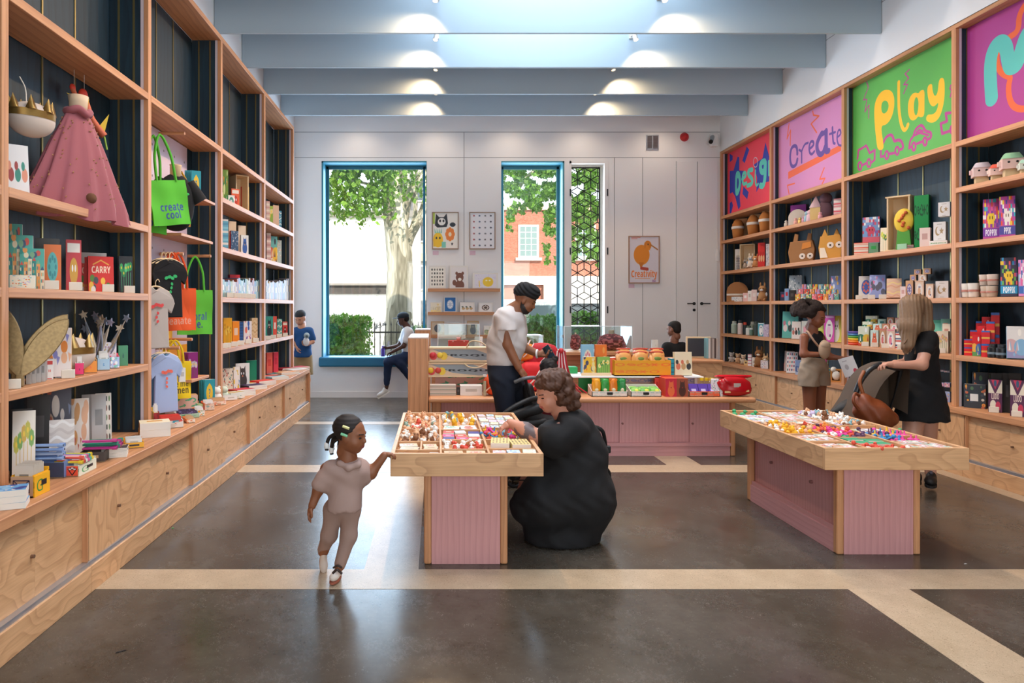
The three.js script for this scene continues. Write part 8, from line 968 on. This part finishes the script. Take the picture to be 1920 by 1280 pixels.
// man in a turban at the counter
person({label:'bearded man in a black turban, white T-shirt and dark jeans holding a phone',d:6.1,at:[955],skin:0x8d5a3d,lip:0x7a4438,neck:[958,583,0.02],head:{c:[985,563,0],s:0.235,f:[0.88,-0.42,0.2],up:[0.36,1,0],lid:0.3,extra:(e)=>{const b=new THREE.Color(0x1a1210);return[e(0,-0.36,0.17,0.16,0.13,0.16,b),...[-1,1].flatMap((q)=>[e(q*0.14,-0.34,0.12,0.1,0.09,0.12,b),e(q*0.22,-0.27,0.04,0.06,0.08,0.1,b),e(q*0.265,-0.16,-0.01,0.035,0.1,0.05,b)]),e(0,-0.2,0.34,0.11,0.02,0.04,b)];}},
skinCh:[[[958,590,0.02,0.07],[950,670,0.02,0.13]],[[947,598,-0.1,0.06],[951,645,-0.12,0.045],[973,690,-0.14,0.032]],[[970,600,0.2,0.06],[978,650,0.22,0.045],[1011,664,0.2,0.031]]],
hands:[{w:[974,692,-0.14],f:[0.6,-0.75,0],p:[-0.5,-0.5,-0.5],L:0.17,curl:1.1,side:1,thumb:0.8},{w:[1012,664,0.2],f:[0.9,0.3,0.1],p:[0.1,0.5,0.8],L:0.17,curl:0.7,side:1,thumb:0.8}],
clothes:[{n:'t_shirt',col:0xcdc6c4,fold:0.003,k:0.06,ch:[[[948,597,-0.06,0.095],[966,597,0.16,0.09]],[[954,606,0.02,0.15],[950,640,0.03,0.165],[944,672,0.03,0.155]],[[947,598,-0.1,0.078],[950,622,-0.13,0.082]],[[968,602,0.18,0.07],[974,622,0.22,0.078]]],cut:(x,y,z,J)=>Math.max(J(0,685).y-0.0*x-y,y<J(0,618).y+0.02&&z>0.1+J(0,0,-0.02).z*0&&Math.hypot(x-J(950,0).x,0)<0.09&&z>0.155?J(0,618).y-y:-1,y>J(0,583).y&&x>J(963,0).x?0.03:-1)},
{n:'jeans',col:0x141c2c,fold:0.0025,k:0.05,cell:0.013,ch:[[[945,684,0.03,0.15],[948,705,0.03,0.155]],[[942,710,-0.05,0.11],[950,790,-0.06,0.08],[948,885,-0.04,0.055]],[[960,710,0.1,0.105],[982,785,0.1,0.08],[968,885,0.14,0.055]]],cut:(x,y,z,J)=>y-J(0,683).y}],
more(g,J,H,fr){
part('turban',sdfMesh([H.e(0,0.34,-0.08,0.42,0.34,0.48),H.e(0,0.2,-0.12,0.42,0.26,0.46),H.e(0,0.42,0.1,0.3,0.22,0.32)],0.006,0.02,{noise:(x,y,z)=>{const v=V(x,y,z).sub(H.at(0,0.2,0));return 0.0035*Math.sin((v.dot(fr.u)+ v.dot(fr.f)*0.35+Math.abs(v.dot(fr.r))*0.5)*190);},amp:0.004,cut:(x,y,z)=>{const v=V(x,y,z).sub(H.at(0,0,0)),u=v.dot(fr.u)/ 0.235,f=v.dot(fr.f)/ 0.235;return(0.14+f*0.02-u)*0.235 -(f<-0.05?(-0.05-f)*0.11:0);}}),C(0x121215,0.9),g);
shoe(g,J,[950,895,-0.06],[0.8,0,0.4],0.27,0x1a1a1c,0x2c2c2c);shoe(g,J,[968,893,0.12],[0.8,0,0.3],0.27,0x1a1a1c,0x2c2c2c);part('wristband',new THREE.TorusGeometry(0.034,0.01,8,18).rotateY(1.2).translate(...J(1007,663,0.2).toArray()),C(0xe8e8e8,0.4),g);
}});
{const p=px(1030,662,6.24),t=thing('phone','dark phone in the man hand','phone',p.toArray(),-0.5);t.rotation.z=0.6;part('case',rb(-0.036,0.036,-0.075,0.075,-0.005,0.004,0.006),C(0x1f3a48,0.3),t);part('camera_bump',rb(-0.03,-0.006,0.035,0.068,0.004,0.008,0.003),M.black,t);}
// boy in a blue T-shirt by the bookcase end
person({label:'boy in a blue T-shirt standing by the bookcase end, looking at a white toy',d:10.72,at:[568],skin:0xc08a6c,lip:0x9a5a50,neck:[566,614],head:{c:[563,597,-0.02],s:0.23,f:[-0.25,-0.4,0.9],child:1,lid:0.3},hcell:0.03,cell:0.014,
skinCh:[[[566,616,0,0.06],[568,660,0,0.11]],[[582,622,0,0.045],[586,640,-0.02,0.035],[576,646,-0.14,0.025]],[[554,622,0,0.045],[551,640,-0.02,0.035],[557,652,-0.1,0.025]],[[563,672,0,0.075],[562,712,0,0.05],[562,755,0,0.035]],[[574,672,0,0.075],[576,712,0,0.05],[576,755,0,0.035]]],
hands:[{w:[576,646,-0.14],f:[-0.7,0.2,0.2],p:[0,0.6,0.8],L:0.13,curl:0.6,side:1,cell:0.005},{w:[557,652,-0.1],f:[0.3,-0.9,0.2],p:[0.8,0,-0.2],L:0.13,curl:0.4,side:1,cell:0.005}],
clothes:[{n:'t_shirt',col:0x174a80,k:0.05,fold:0.002,ch:[[[558,622,0,0.07],[578,622,0,0.07]],[[568,628,0,0.115],[568,664,0,0.14]],[[555,622,0,0.06],[551,634,-0.01,0.062]],[[581,622,0,0.06],[585,634,-0.01,0.062]]],cut:(x,y,z,J)=>J(0,669).y-y},{n:'shorts',col:0x9a8560,k:0.04,ch:[[[562,668,0,0.09],[561,700,0,0.085]],[[575,668,0,0.09],[577,700,0,0.085]]],cut:(x,y,z,J)=>J(0,702).y-y}],
more(g,J,H,fr){part('hair',sdfMesh([H.e(0,0.24,-0.1,0.37,0.32,0.43)],0.008,0.02,{cut:(x,y,z)=>{const v=V(x,y,z).sub(H.at(0,0,0)),u=v.dot(fr.u)/ 0.23,f=v.dot(fr.f)/ 0.23;return 0.12*(f>0?0.2-u:0.2+f*1.2-u);}}),C(0x14171c,0.7),g);shoe(g,J,[562,757,-0.03],[0,0,1],0.22,0xd8d8d8,0xffffff);shoe(g,J,[577,757,-0.03],[0.1,0,1],0.22,0xd8d8d8,0xffffff);}});
{const p=px(574,636,10.53),t=thing('plush_toy','white plush toy held by the boy in blue','plush toy',[p.x,p.y-0.09,p.z]);part('body',ball(0.055,0,0.055,0,0.9,1.3,0.8),C(0xdfe3e4,0.95),t);part('head',ball(0.045,0.01,0.15,0.01),C(0x9fb4b8,0.95),t);part('snout',ball(0.022,0.02,0.14,0.05),C(0x5a6a70,0.9),t);}
// boy sitting on the window sill
person({label:'boy in a black cap and white T-shirt sitting on the window sill',d:11.36,at:[757],skin:0x54352a,lip:0x4a2c26,neck:[763,612,0.02],head:{c:[755,599,0],s:0.22,f:[-0.9,-0.1,0.05],child:1},hcell:0.03,cell:0.014,
skinCh:[[[763,614,0.02,0.055],[768,655,0.04,0.11]],[[766,622,-0.1,0.045],[757,648,-0.12,0.037],[735,660,-0.12,0.026]],[[760,622,0.1,0.045],[748,648,0.06,0.037],[726,652,0.0,0.026]],[[727,716,-0.02,0.035],[724,728,-0.02,0.033]]],
hands:[{w:[735,660,-0.12],f:[-0.9,-0.3,0],p:[0.1,-0.9,0.2],L:0.13,curl:0.5,side:-1,cell:0.005},{w:[726,652,0],f:[-0.9,-0.1,0.2],p:[0.1,-0.3,0.9],L:0.13,curl:0.9,side:1,cell:0.005}],
clothes:[{n:'t_shirt',col:0xe2e4e8,k:0.05,fold:0.002,ch:[[[764,620,-0.05,0.075],[764,620,0.1,0.07]],[[764,628,0.02,0.115],[768,658,0.03,0.13]],[[766,622,-0.1,0.06],[761,638,-0.12,0.06]],[[760,622,0.1,0.055],[753,638,0.09,0.055]]],cut:(x,y,z,J)=>J(0,664).y-y},{n:'jeans',col:0x16294a,k:0.045,fold:0.002,ch:[[[768,660,0.04,0.12],[774,666,0.04,0.12]],[[765,667,-0.04,0.085],[728,678,-0.12,0.072],[725,718,-0.04,0.05]],[[772,668,0.08,0.085],[750,682,-0.1,0.068],[772,712,-0.02,0.05]]]}],
more(g,J,H,fr){part('cap',sdfMesh([H.e(0,0.26,-0.06,0.4,0.32,0.46)],0.008,0.02,{cut:(x,y,z)=>(V(x,y,z).sub(H.at(0,0.12,0)).dot(fr.u))*-1}),C(0x10222e,0.8),g);part('cap_brim',ball(0.085,0,0,0,1,0.1,0.9,16).applyMatrix4(fr.m.clone().setPosition(H.at(0,0.17,0.42))),C(0x10222e,0.8),g);part('hair',sdfMesh([H.e(0,0.05,-0.22,0.35,0.28,0.3)],0.009,0.02),C(0x120d0c,0.9),g);shoe(g,J,[724,738,-0.02],[-0.75,-0.45,0.3],0.23,0xdcdad4,0xf0efe8);shoe(g,J,[775,724,-0.02],[0.6,-0.5,0.3],0.23,0xdcdad4,0xf0efe8);}});
{const p=px(718,668,11.33),t=thing('drink_bottle','purple drink bottle in the seated boy hand','bottle',[p.x,p.y,p.z]);part('bottle',lathe([[0,0],[0.032,0],[0.034,0.12],[0.02,0.15],[0,0.15]],16),C(0x5a4ac0,0.35),t);part('cap',cyl(0.02,0.02,0.03,0,0.15,0),C(0x8a7ad8,0.4),t);}
// boy behind the counter
person({label:'boy in a black T-shirt behind the till counter, seen from behind',d:10.05,at:[1266],skin:0x8a5a44,lip:0x7a4a3c,neck:[1264,636],head:{c:[1262,617,0],s:0.225,f:[-0.75,-0.15,-0.6],child:1},hcell:0.03,cell:0.014,
skinCh:[[[1264,638,0,0.055],[1266,690,0,0.12]],[[1250,650,0,0.045],[1246,682,-0.02,0.036],[1250,705,-0.1,0.026]],[[1282,650,0,0.045],[1287,682,0,0.036],[1284,705,-0.08,0.026]],[[1259,710,0,0.08],[1258,772,0,0.035]],[[1273,710,0,0.08],[1275,772,0,0.035]]],
hands:[{w:[1250,705,-0.1],f:[0,-0.9,0.2],p:[1,0,0],L:0.13,curl:0.4,cell:0.006},{w:[1284,705,-0.08],f:[0,-0.9,0.2],p:[-1,0,0],L:0.13,curl:0.4,side:-1,cell:0.006}],
clothes:[{n:'t_shirt',col:0x0f1014,k:0.06,ch:[[[1252,651,0,0.07],[1279,651,0,0.07]],[[1266,660,0,0.13],[1266,702,0,0.14]],[[1250,651,0,0.062],[1247,672,-0.01,0.062]],[[1281,651,0,0.062],[1286,672,0,0.062]]],cut:(x,y,z,J)=>J(0,706).y-y},{n:'trousers',col:0x22242a,k:0.04,ch:[[[1259,702,0,0.1],[1258,768,0,0.05]],[[1273,702,0,0.1],[1275,768,0,0.05]]],cut:(x,y,z,J)=>0.02-y}],
more(g,J,H,fr){part('hair',sdfMesh([H.e(0,0.22,-0.12,0.37,0.32,0.42),H.e(0,-0.06,-0.24,0.33,0.3,0.26)],0.008,0.03,{cut:(x,y,z)=>{const v=V(x,y,z).sub(H.at(0,0,0)),u=v.dot(fr.u)/ 0.225,f=v.dot(fr.f)/ 0.225;return 0.1*(f>-0.02?0.2-u:-1);}}),C(0x15100e,0.8),g);shoe(g,J,[1258,772,0],[-0.5,0,-0.8],0.2,0x333338,0xdddddd);shoe(g,J,[1275,772,0],[-0.5,0,-0.8],0.2,0x333338,0xdddddd);}});
// girl with a card by the shelves
person({label:'girl with curly hair in a black top and beige shorts holding out a white card',d:7.6,at:[1524],skin:0x8a5238,lip:0x7a3f38,neck:[1523,615,0],nr:0.2,head:{c:[1530,595,-0.02],s:0.232,f:[0.62,-0.25,0.75],child:1,lid:0.35},
skinCh:[[[1523,617,0,0.05],[1526,670,0.02,0.1]],[[1508,632,-0.06,0.046],[1506,664,-0.1,0.036],[1540,664,-0.16,0.026]],[[1539,632,0.08,0.044],[1553,668,0.05,0.036],[1580,672,-0.02,0.025]],[[1517,690,-0.02,0.085],[1518,772,-0.02,0.056],[1518,826,0,0.036]],[[1536,690,0.06,0.085],[1536,772,0.08,0.056],[1535,824,0.1,0.036]]],
hands:[{w:[1540,664,-0.16],f:[0.9,0.2,0.1],p:[0,0.3,-0.9],L:0.14,curl:0.55,side:-1,cell:0.004},{w:[1580,672,-0.02],f:[0.95,0,0.1],p:[0,-0.4,0.9],L:0.14,curl:0.5,side:1,cell:0.004}],
clothes:[{n:'vest_top',col:0x101013,k:0.05,fold:0.001,ch:[[[1518,628,-0.02,0.05],[1534,628,0.05,0.05]],[[1524,642,0.02,0.105],[1526,672,0.02,0.112]]],cut:(x,y,z,J)=>Math.max(J(0,671).y-y,y>J(0,648).y?(J(1512,0,-0.04).x +(y-J(0,648).y)*0.5-x):-1)},{n:'shorts',col:0xa08f7c,k:0.04,fold:0.004,ch:[[[1524,676,0.02,0.118],[1526,684,0.02,0.125]],[[1516,692,-0.03,0.1],[1516,722,-0.03,0.105]],[[1536,692,0.06,0.1],[1538,722,0.07,0.1]]],cut:(x,y,z,J)=>Math.max(J(0,723).y-y,y-J(0,669).y)}],
more(g,J,H,fr){const L=[H.e(0,0.18,-0.14,0.36,0.34,0.4)];seed=5;for(let i=0;i<70;i++){const q=rnd(0,6.28),v=rnd(-0.5,1),r=Math.sqrt(1-Math.min(0.98,v*v)),z=Math.sin(q)*r*0.62-0.42,x=Math.cos(q)*r*0.6,y=v*0.5+0.16;if(z>0.02&&y<0.34)continue;L.push(ell(H.at(x,y,z),[0.042,0.04,0.042]));}part('hair',sdfMesh(L,0.009,0.02,{noise:(x,y,z)=>0.007*Math.sin(x*150+2*Math.sin(y*90))*Math.sin(y*140)*Math.sin(z*150),amp:0.007,cut:(x,y,z)=>{const v=V(x,y,z).sub(H.at(0,0,0)),f=v.dot(fr.f)/ 0.232,u=v.dot(fr.u)/ 0.232;return u<0.36?(f-0.04-Math.max(0,u)*0.45)*0.15:-1;}}),C(0x241611,0.9),g);part('bag_strap',tube([J(1512,622,0.02),J(1515,622,-0.1),J(1527,640,-0.15),J(1540,655,-0.13)],0.011,6),C(0xc09a80,0.8),g);shoe(g,J,[1519,833,-0.05],[0.7,0,0.5],0.22,0xe0ddd8,0xffffff);shoe(g,J,[1537,831,0.06],[0.8,0,0.3],0.22,0xe0ddd8,0xffffff);}});
{const p=px(1546,655,7.4),t=thing('shoulder_bag','beige canvas bag slung on the girl with the card','bag',p.toArray(),0.3);part('bag_body',ball(0.1,0,0,0,0.72,1.05,0.42,22),C(0xb59a80,0.9),t);part('flap',ball(0.08,0.0,0.045,0.012,0.8,0.6,0.42,16),C(0xbfa58c,0.9),t);const q=px(1599,687,7.5),c=one('greeting_card',pbox(0.15,0.21,0.004,art('#e4e4e6','mark',['#c8445a','#b8b4b8']),BOXF),M.print,'white card with a red mark held out by the girl','card');c.position.set(q.x,q.y-0.1,q.z);c.rotation.set(0,-0.5,0.35);}
// woman with the brown pushchair
person({label:'woman with long fair hair in a black dress pushing the brown pushchair',d:5.83,at:[1728],skin:0xbf8c76,lip:0xa05a50,neck:[1724,622,0.02],head:{c:[1712,583,0.02],s:0.235,f:[-0.8,-0.12,-0.5]},
skinCh:[[[1724,624,0.02,0.06],[1728,690,0.02,0.1]],[[1740,636,-0.12,0.052],[1728,684,-0.2,0.042],[1674,684,-0.2,0.028]],[[1712,636,0.16,0.05],[1704,678,0.14,0.04],[1684,680,0.06,0.028]],[[1714,780,0.0,0.085],[1707,840,-0.02,0.062],[1716,898,0.05,0.038]],[[1738,780,0.06,0.085],[1740,840,0.08,0.06],[1746,896,0.02,0.038]]],
hands:[{w:[1674,684,-0.2],f:[-0.95,0.1,-0.05],p:[0,-1,0.1],L:0.155,curl:0.6,side:-1,cell:0.004},{w:[1684,680,0.06],f:[-0.95,0,0.2],p:[0,-1,0],L:0.155,curl:0.6,side:1,cell:0.004}],
clothes:[{n:'dress',col:0x0c0c0f,k:0.06,fold:0.003,cell:0.012,ch:[[[1738,636,-0.08,0.07],[1716,636,0.12,0.065]],[[1728,646,0.02,0.125],[1728,696,0.02,0.115]],[[1740,636,-0.12,0.066],[1734,655,-0.15,0.068]],[[1712,636,0.16,0.06],[1708,655,0.16,0.06]],[[1728,700,0.02,0.12],[1727,745,0.02,0.16],[1728,792,0.02,0.2]],[[1716,760,0,0.12],[1706,795,0,0.11]],[[1740,760,0.02,0.12],[1752,795,0.02,0.11]]],cut:(x,y,z,J)=>J(0,787).y+0.006*Math.sin(x*40)- y}],
more(g,J,H,fr){const L=[H.e(0,0.16,-0.1,0.37,0.4,0.44)];const lk=(pts)=>{for(let i=1;i<pts.length;i++)L.push(cap(J(...pts[i-1]),J(...pts[i]),pts[i-1][3],pts[i][3]));};lk([[1704,570,-0.04,0.07],[1700,610,-0.08,0.06],[1699,650,-0.1,0.03],[1698,662,-0.1,0.012]]);lk([[1712,570,-0.08,0.08],[1711,610,-0.12,0.06],[1706,648,-0.14,0.03]]);lk([[1728,575,-0.04,0.08],[1734,612,-0.06,0.06],[1741,650,-0.1,0.022]]);lk([[1720,570,0.08,0.09],[1728,615,0.12,0.07],[1744,655,0.08,0.02]]);
part('hair',sdfMesh(L,0.008,0.035,{noise:(x,y,z)=>0.0035*Math.sin(x*210+z*160+Math.sin(y*12)*2),amp:0.004}),std(0x7a5f46,0.6),g);seed=31;for(let i=0;i<46;i++){const q=rnd(-2.6,1.2),r0=0.34,a0=H.at(Math.cos(q)*0.1,0.52,Math.sin(q)*0.1-0.1),a1=H.at(Math.cos(q)*r0*1.06,0.2,Math.sin(q)*r0*1.2-0.1),e0=J(rnd(1694,1716)+(q>-0.9?rnd(18,30):0),rnd(640,664),q>-0.9?rnd(-0.1,0.1):rnd(-0.16,-0.06)),m=a1.clone().lerp(e0,0.5);m.x +=rnd(-0.02,0.02);part('hair_strand',tube([a0,a1,m,e0],0.006,5,16),C([0x9a7d5e,0x6a4f3a,0xb09676,0x5a4030][i % 4],0.6),g);}shoe(g,J,[1746,908,0.0],[-0.4,0,0.5],0.24,0x101012,0x101012);shoe(g,J,[1716,908,0.05],[-0.7,0,0.3],0.24,0x101012,0x101012);part('tattoo',[ball(0.02,...J(1741,875,-0.03).toArray(),0.9,1.3,0.6),ball(0.016,...J(1746,886,-0.02).toArray())],C(0x4a4450),g);}});
// child in the black pushchair
person({label:'dark haired toddler sitting in the black pushchair, seen from behind',d:6.25,at:[1030],skin:0xa8785c,neck:[1030,712],nr:0.2,head:{c:[1029,692,0],s:0.19,f:[0.2,-0.1,-0.95],child:1},cell:0.014,hcell:0.03,skinCh:[[[1030,714,0,0.05],[1030,755,0.05,0.09]],[[1016,724,0,0.035],[1010,750,0.1,0.03],[1012,755,0.22,0.02]],[[1044,724,0,0.035],[1052,750,0.1,0.03],[1050,755,0.22,0.02]],[[1022,765,0.06,0.06],[1018,770,0.3,0.05],[1018,800,0.36,0.03]],[[1038,765,0.06,0.06],[1042,770,0.3,0.05],[1042,800,0.36,0.03]]],
clothes:[{n:'top',col:0x8a2a30,k:0.05,ch:[[[1020,726,0,0.06],[1040,726,0,0.06]],[[1030,730,0.02,0.095],[1030,762,0.05,0.11]]]}],
more(g,J,H){curls(H,[H.e(0,0.12,-0.1,0.42,0.44,0.46),H.e(-0.3,0.5,-0.2,0.16,0.15,0.16),H.e(0,-0.1,-0.26,0.36,0.34,0.28)],0.19,0x1d1411,g,0.04,60);}});
// ---------- pushchairs ----------
{
const P=(x,y,d)=>px(x,y,d),blk=C(0x141416,0.6),wheel=(t,x,y,z,r)=>{const w=part('wheel',new THREE.TorusGeometry(r*0.86,r*0.14,10,28).rotateY(0.35).translate(x,y,z),M.black,t);part('hub',rod([x-0.02,y,z+0.02],[x+0.02,y,z-0.02],r*0.35,14),M.darkMetal,w);part('spoke',[0,1,2].map((k)=>rod([x+Math.cos(k*2.1)*r*0.85*0.94,y+Math.sin(k*2.1)*r*0.85,z-Math.cos(k*2.1)*r*0.3],[x,y,z],0.006,6)),M.darkMetal,w);};
const t=thing('pushchair','black pushchair between the man and the crouching woman','pushchair',[0.95,0,-6.0]),L=(x,y,d)=>P(x,y,d).sub(t.position);
part('handle',tube([L(965,716,5.95),L(985,709,5.9),L(1003,708,5.95),L(1016,716,6.2)],0.016,8),C(0x6a6c70,0.4),t);
part('frame',[tube([L(985,710,5.9),L(1002,770,6.0),L(1060,860,6.1)],0.013,8),tube([L(1016,716,6.2),L(1050,780,6.3),L(1105,850,6.3)],0.013,8),tube([L(960,850,5.9),L(1010,800,6.0),L(1100,790,6.0)],0.013,8)],blk,t);
part('seat',sdfMesh([cap(L(990,728,6.05),L(1000,790,6.05),0.05,0.07),cap(L(1000,790,6.05),L(1060,800,6.2),0.08),cap(L(1055,745,6.3),L(1060,800,6.2),0.05,0.07)],0.014,0.06),blk,t);part('hood',tube([L(935,790,5.75),L(950,772,5.75),L(985,752,5.8),L(1010,745,5.9)],0.022,8),blk,t);part('shade_panel',sdfMesh([cap(L(945,785,5.8),L(1010,765,5.9),0.035,0.05),cap(L(960,800,5.8),L(1020,790,5.9),0.03)],0.014,0.05),blk,t);
part('bumper_bar',tube([L(1100,800,5.7),L(1112,799,5.65),L(1128,806,5.65),L(1134,825,5.7),L(1136,855,5.75)],0.016,8),blk,t);part('bumper_bar',tube([L(1105,815,5.7),L(1120,816,5.65),L(1131,830,5.7)],0.012,8),blk,t);part('brake',rb(-0.03,0.03,-0.03,0.03,-0.02,0.02,0.01).translate(...L(1138,842,5.7).toArray()),blk,t);part('footrest',rb(-0.13,0.13,-0.01,0.01,-0.1,0.1,0.01).translate(...L(1105,850,6.1).toArray()),blk,t);
for(const[x,d]of[[965,5.85],[1128,5.85],[975,6.35],[1110,6.35]]){const p=L(x,600,d);wheel(t,p.x,0.095,p.z,0.095);part('wheel_strut',rod([p.x,0.095,p.z],[p.x*0.75,0.36,p.z],0.013,8),blk,t);}
const s=thing('pushchair','brown hooded pushchair behind the card table','pushchair',[3.75,0,-6.05]),S=(x,y,d)=>P(x,y,d).sub(s.position),br=C(0x4a3a2c,0.85);
const hood=(()=>{const N=14,K=8,pos=[],idx=[],arc=[[1575,775],[1598,742],[1612,712],[1630,690],[1650,678],[1666,680],[1664,712],[1662,760]].map((q)=>q);const cv=new THREE.CatmullRomCurve3(arc.map(([x,y])=>S(x,y,5.9)));for(let i=0;i<=N;i++){const p=cv.getPoint(i/N);for(let j=0;j<=K;j++){const w=j/K-0.5;pos.push(p.x+Math.abs(w)*0.05,p.y-w*w*0.16,p.z-0.2-w*0.46+0.2);}}for(let i=0;i<N;i++)for(let j=0;j<K;j++){const a=i*(K+1)+ j;idx.push(a,a+1,a+K+1,a+1,a+K+2,a+K+1);}const g=new THREE.BufferGeometry();g.setAttribute('position',new THREE.Float32BufferAttribute(pos,3));g.setIndex(idx);g.computeVertexNormals();return g;})();
part('hood',hood,std(0x4a3a2c,0.85,{side:2}),s);part('hood_body',sdfMesh([cap(S(1640,705,5.95),S(1640,770,5.95),0.1,0.11),cap(S(1620,730,5.95),S(1615,775,5.95),0.08,0.1)],0.014,0.08),br,s);part('hood_rim',tube([S(1605,735,5.66),S(1615,712,5.66),S(1632,692,5.66),S(1652,681,5.66)],0.022,8),C(0x16181c,0.35),s);part('handle',tube([S(1648,684,5.66),S(1660,686,5.64),S(1672,689,5.64),S(1690,692,5.7)],0.018,8),blk,s);
part('frame',[tube([S(1690,692,5.75),S(1672,760,5.85),S(1620,850,6.0)],0.014,8),tube([S(1610,770,6.0),S(1660,830,6.0),S(1690,868,6.0)],0.014,8),tube([S(1690,692,6.2),S(1672,760,6.25),S(1620,850,6.3)],0.014,8)],blk,s);part('footmuff',sdfMesh([cap(S(1566,772,5.95),S(1600,752,5.95),0.03,0.05),cap(S(1585,770,5.95),S(1640,790,5.95),0.06,0.12)],0.014,0.05),blk,s);
for(const[x,d]of[[1600,5.8],[1600,6.3],[1690,5.85],[1690,6.3]]){const p=S(x,600,d);wheel(s,p.x,0.11,p.z,0.11);part('wheel_strut',rod([p.x,0.11,p.z],[p.x*0.8,0.42,p.z],0.013,8),blk,s);}
const b=thing('leather_bag','tan leather bag hanging from the brown pushchair','bag',P(1640,800,5.6).toArray()),Q=(x,y,dd=0)=>P(x,y,5.6+dd).sub(b.position),tan=C(0x7a3a18,0.5);
part('bag_body',sdfMesh([cap(Q(1620,755),Q(1640,775),0.075,0.1),cap(Q(1640,775),Q(1665,785),0.1,0.075),cap(Q(1612,770),Q(1625,785),0.05,0.05)],0.009,0.06,{noise:(x,y,z)=>0.006*Math.sin(x*30+y*40)*Math.sin(z*40+x*24),amp:0.006}),tan,b);part('strap',tube([Q(1612,742),Q(1603,738,-0.04),Q(1600,752,-0.06),Q(1610,768,-0.05)],0.012,7),tan,b);part('strap',tube([Q(1618,738,0.02),Q(1612,715,0.03),Q(1620,695,0.05)],0.014,7),C(0x8a4a20,0.5),b);
}

// ---------- keep goods on the wall shelves clear of back panels and uprights ----------
{
const b=new THREE.Box3(),skip=/^(bookcase|base_cabinet|worktop|display_board|peg|lettered|skylight|ceiling|spotlight|floor|wall|window|person|pushchair|leather|lanyard|hedge|lighting|trim)/;
for(const o of scene.children){
if(!o.userData.label||skip.test(o.name))continue;b.setFromObject(o,true);if(b.min.y<0.6||b.max.z>-1.7||b.min.z<-11.62)continue;
const L=b.min.x<-2.05&&b.max.x<-1.6,Rr=b.max.x>4.8&&b.min.x>4.4;if(!L&&!Rr)continue;
if(L&&b.min.x<-2.379)o.position.x +=-2.379-b.min.x;if(Rr&&b.max.x>5.153)o.position.x -=b.max.x-5.153;
b.setFromObject(o,true);if(L?b.min.x>LF:b.max.x<RF)continue;
for(const u of L?LU:RU){const z0=-u-UT,z1=-u+0.003;if(b.min.z<z1&&b.max.z>z0){const up=z1-b.min.z,dn=b.max.z-z0;if(Math.min(up,dn)<0.16)o.position.z +=up<dn?up+0.001:-dn-0.001;}}
}
}

renderer.render(scene,camera);
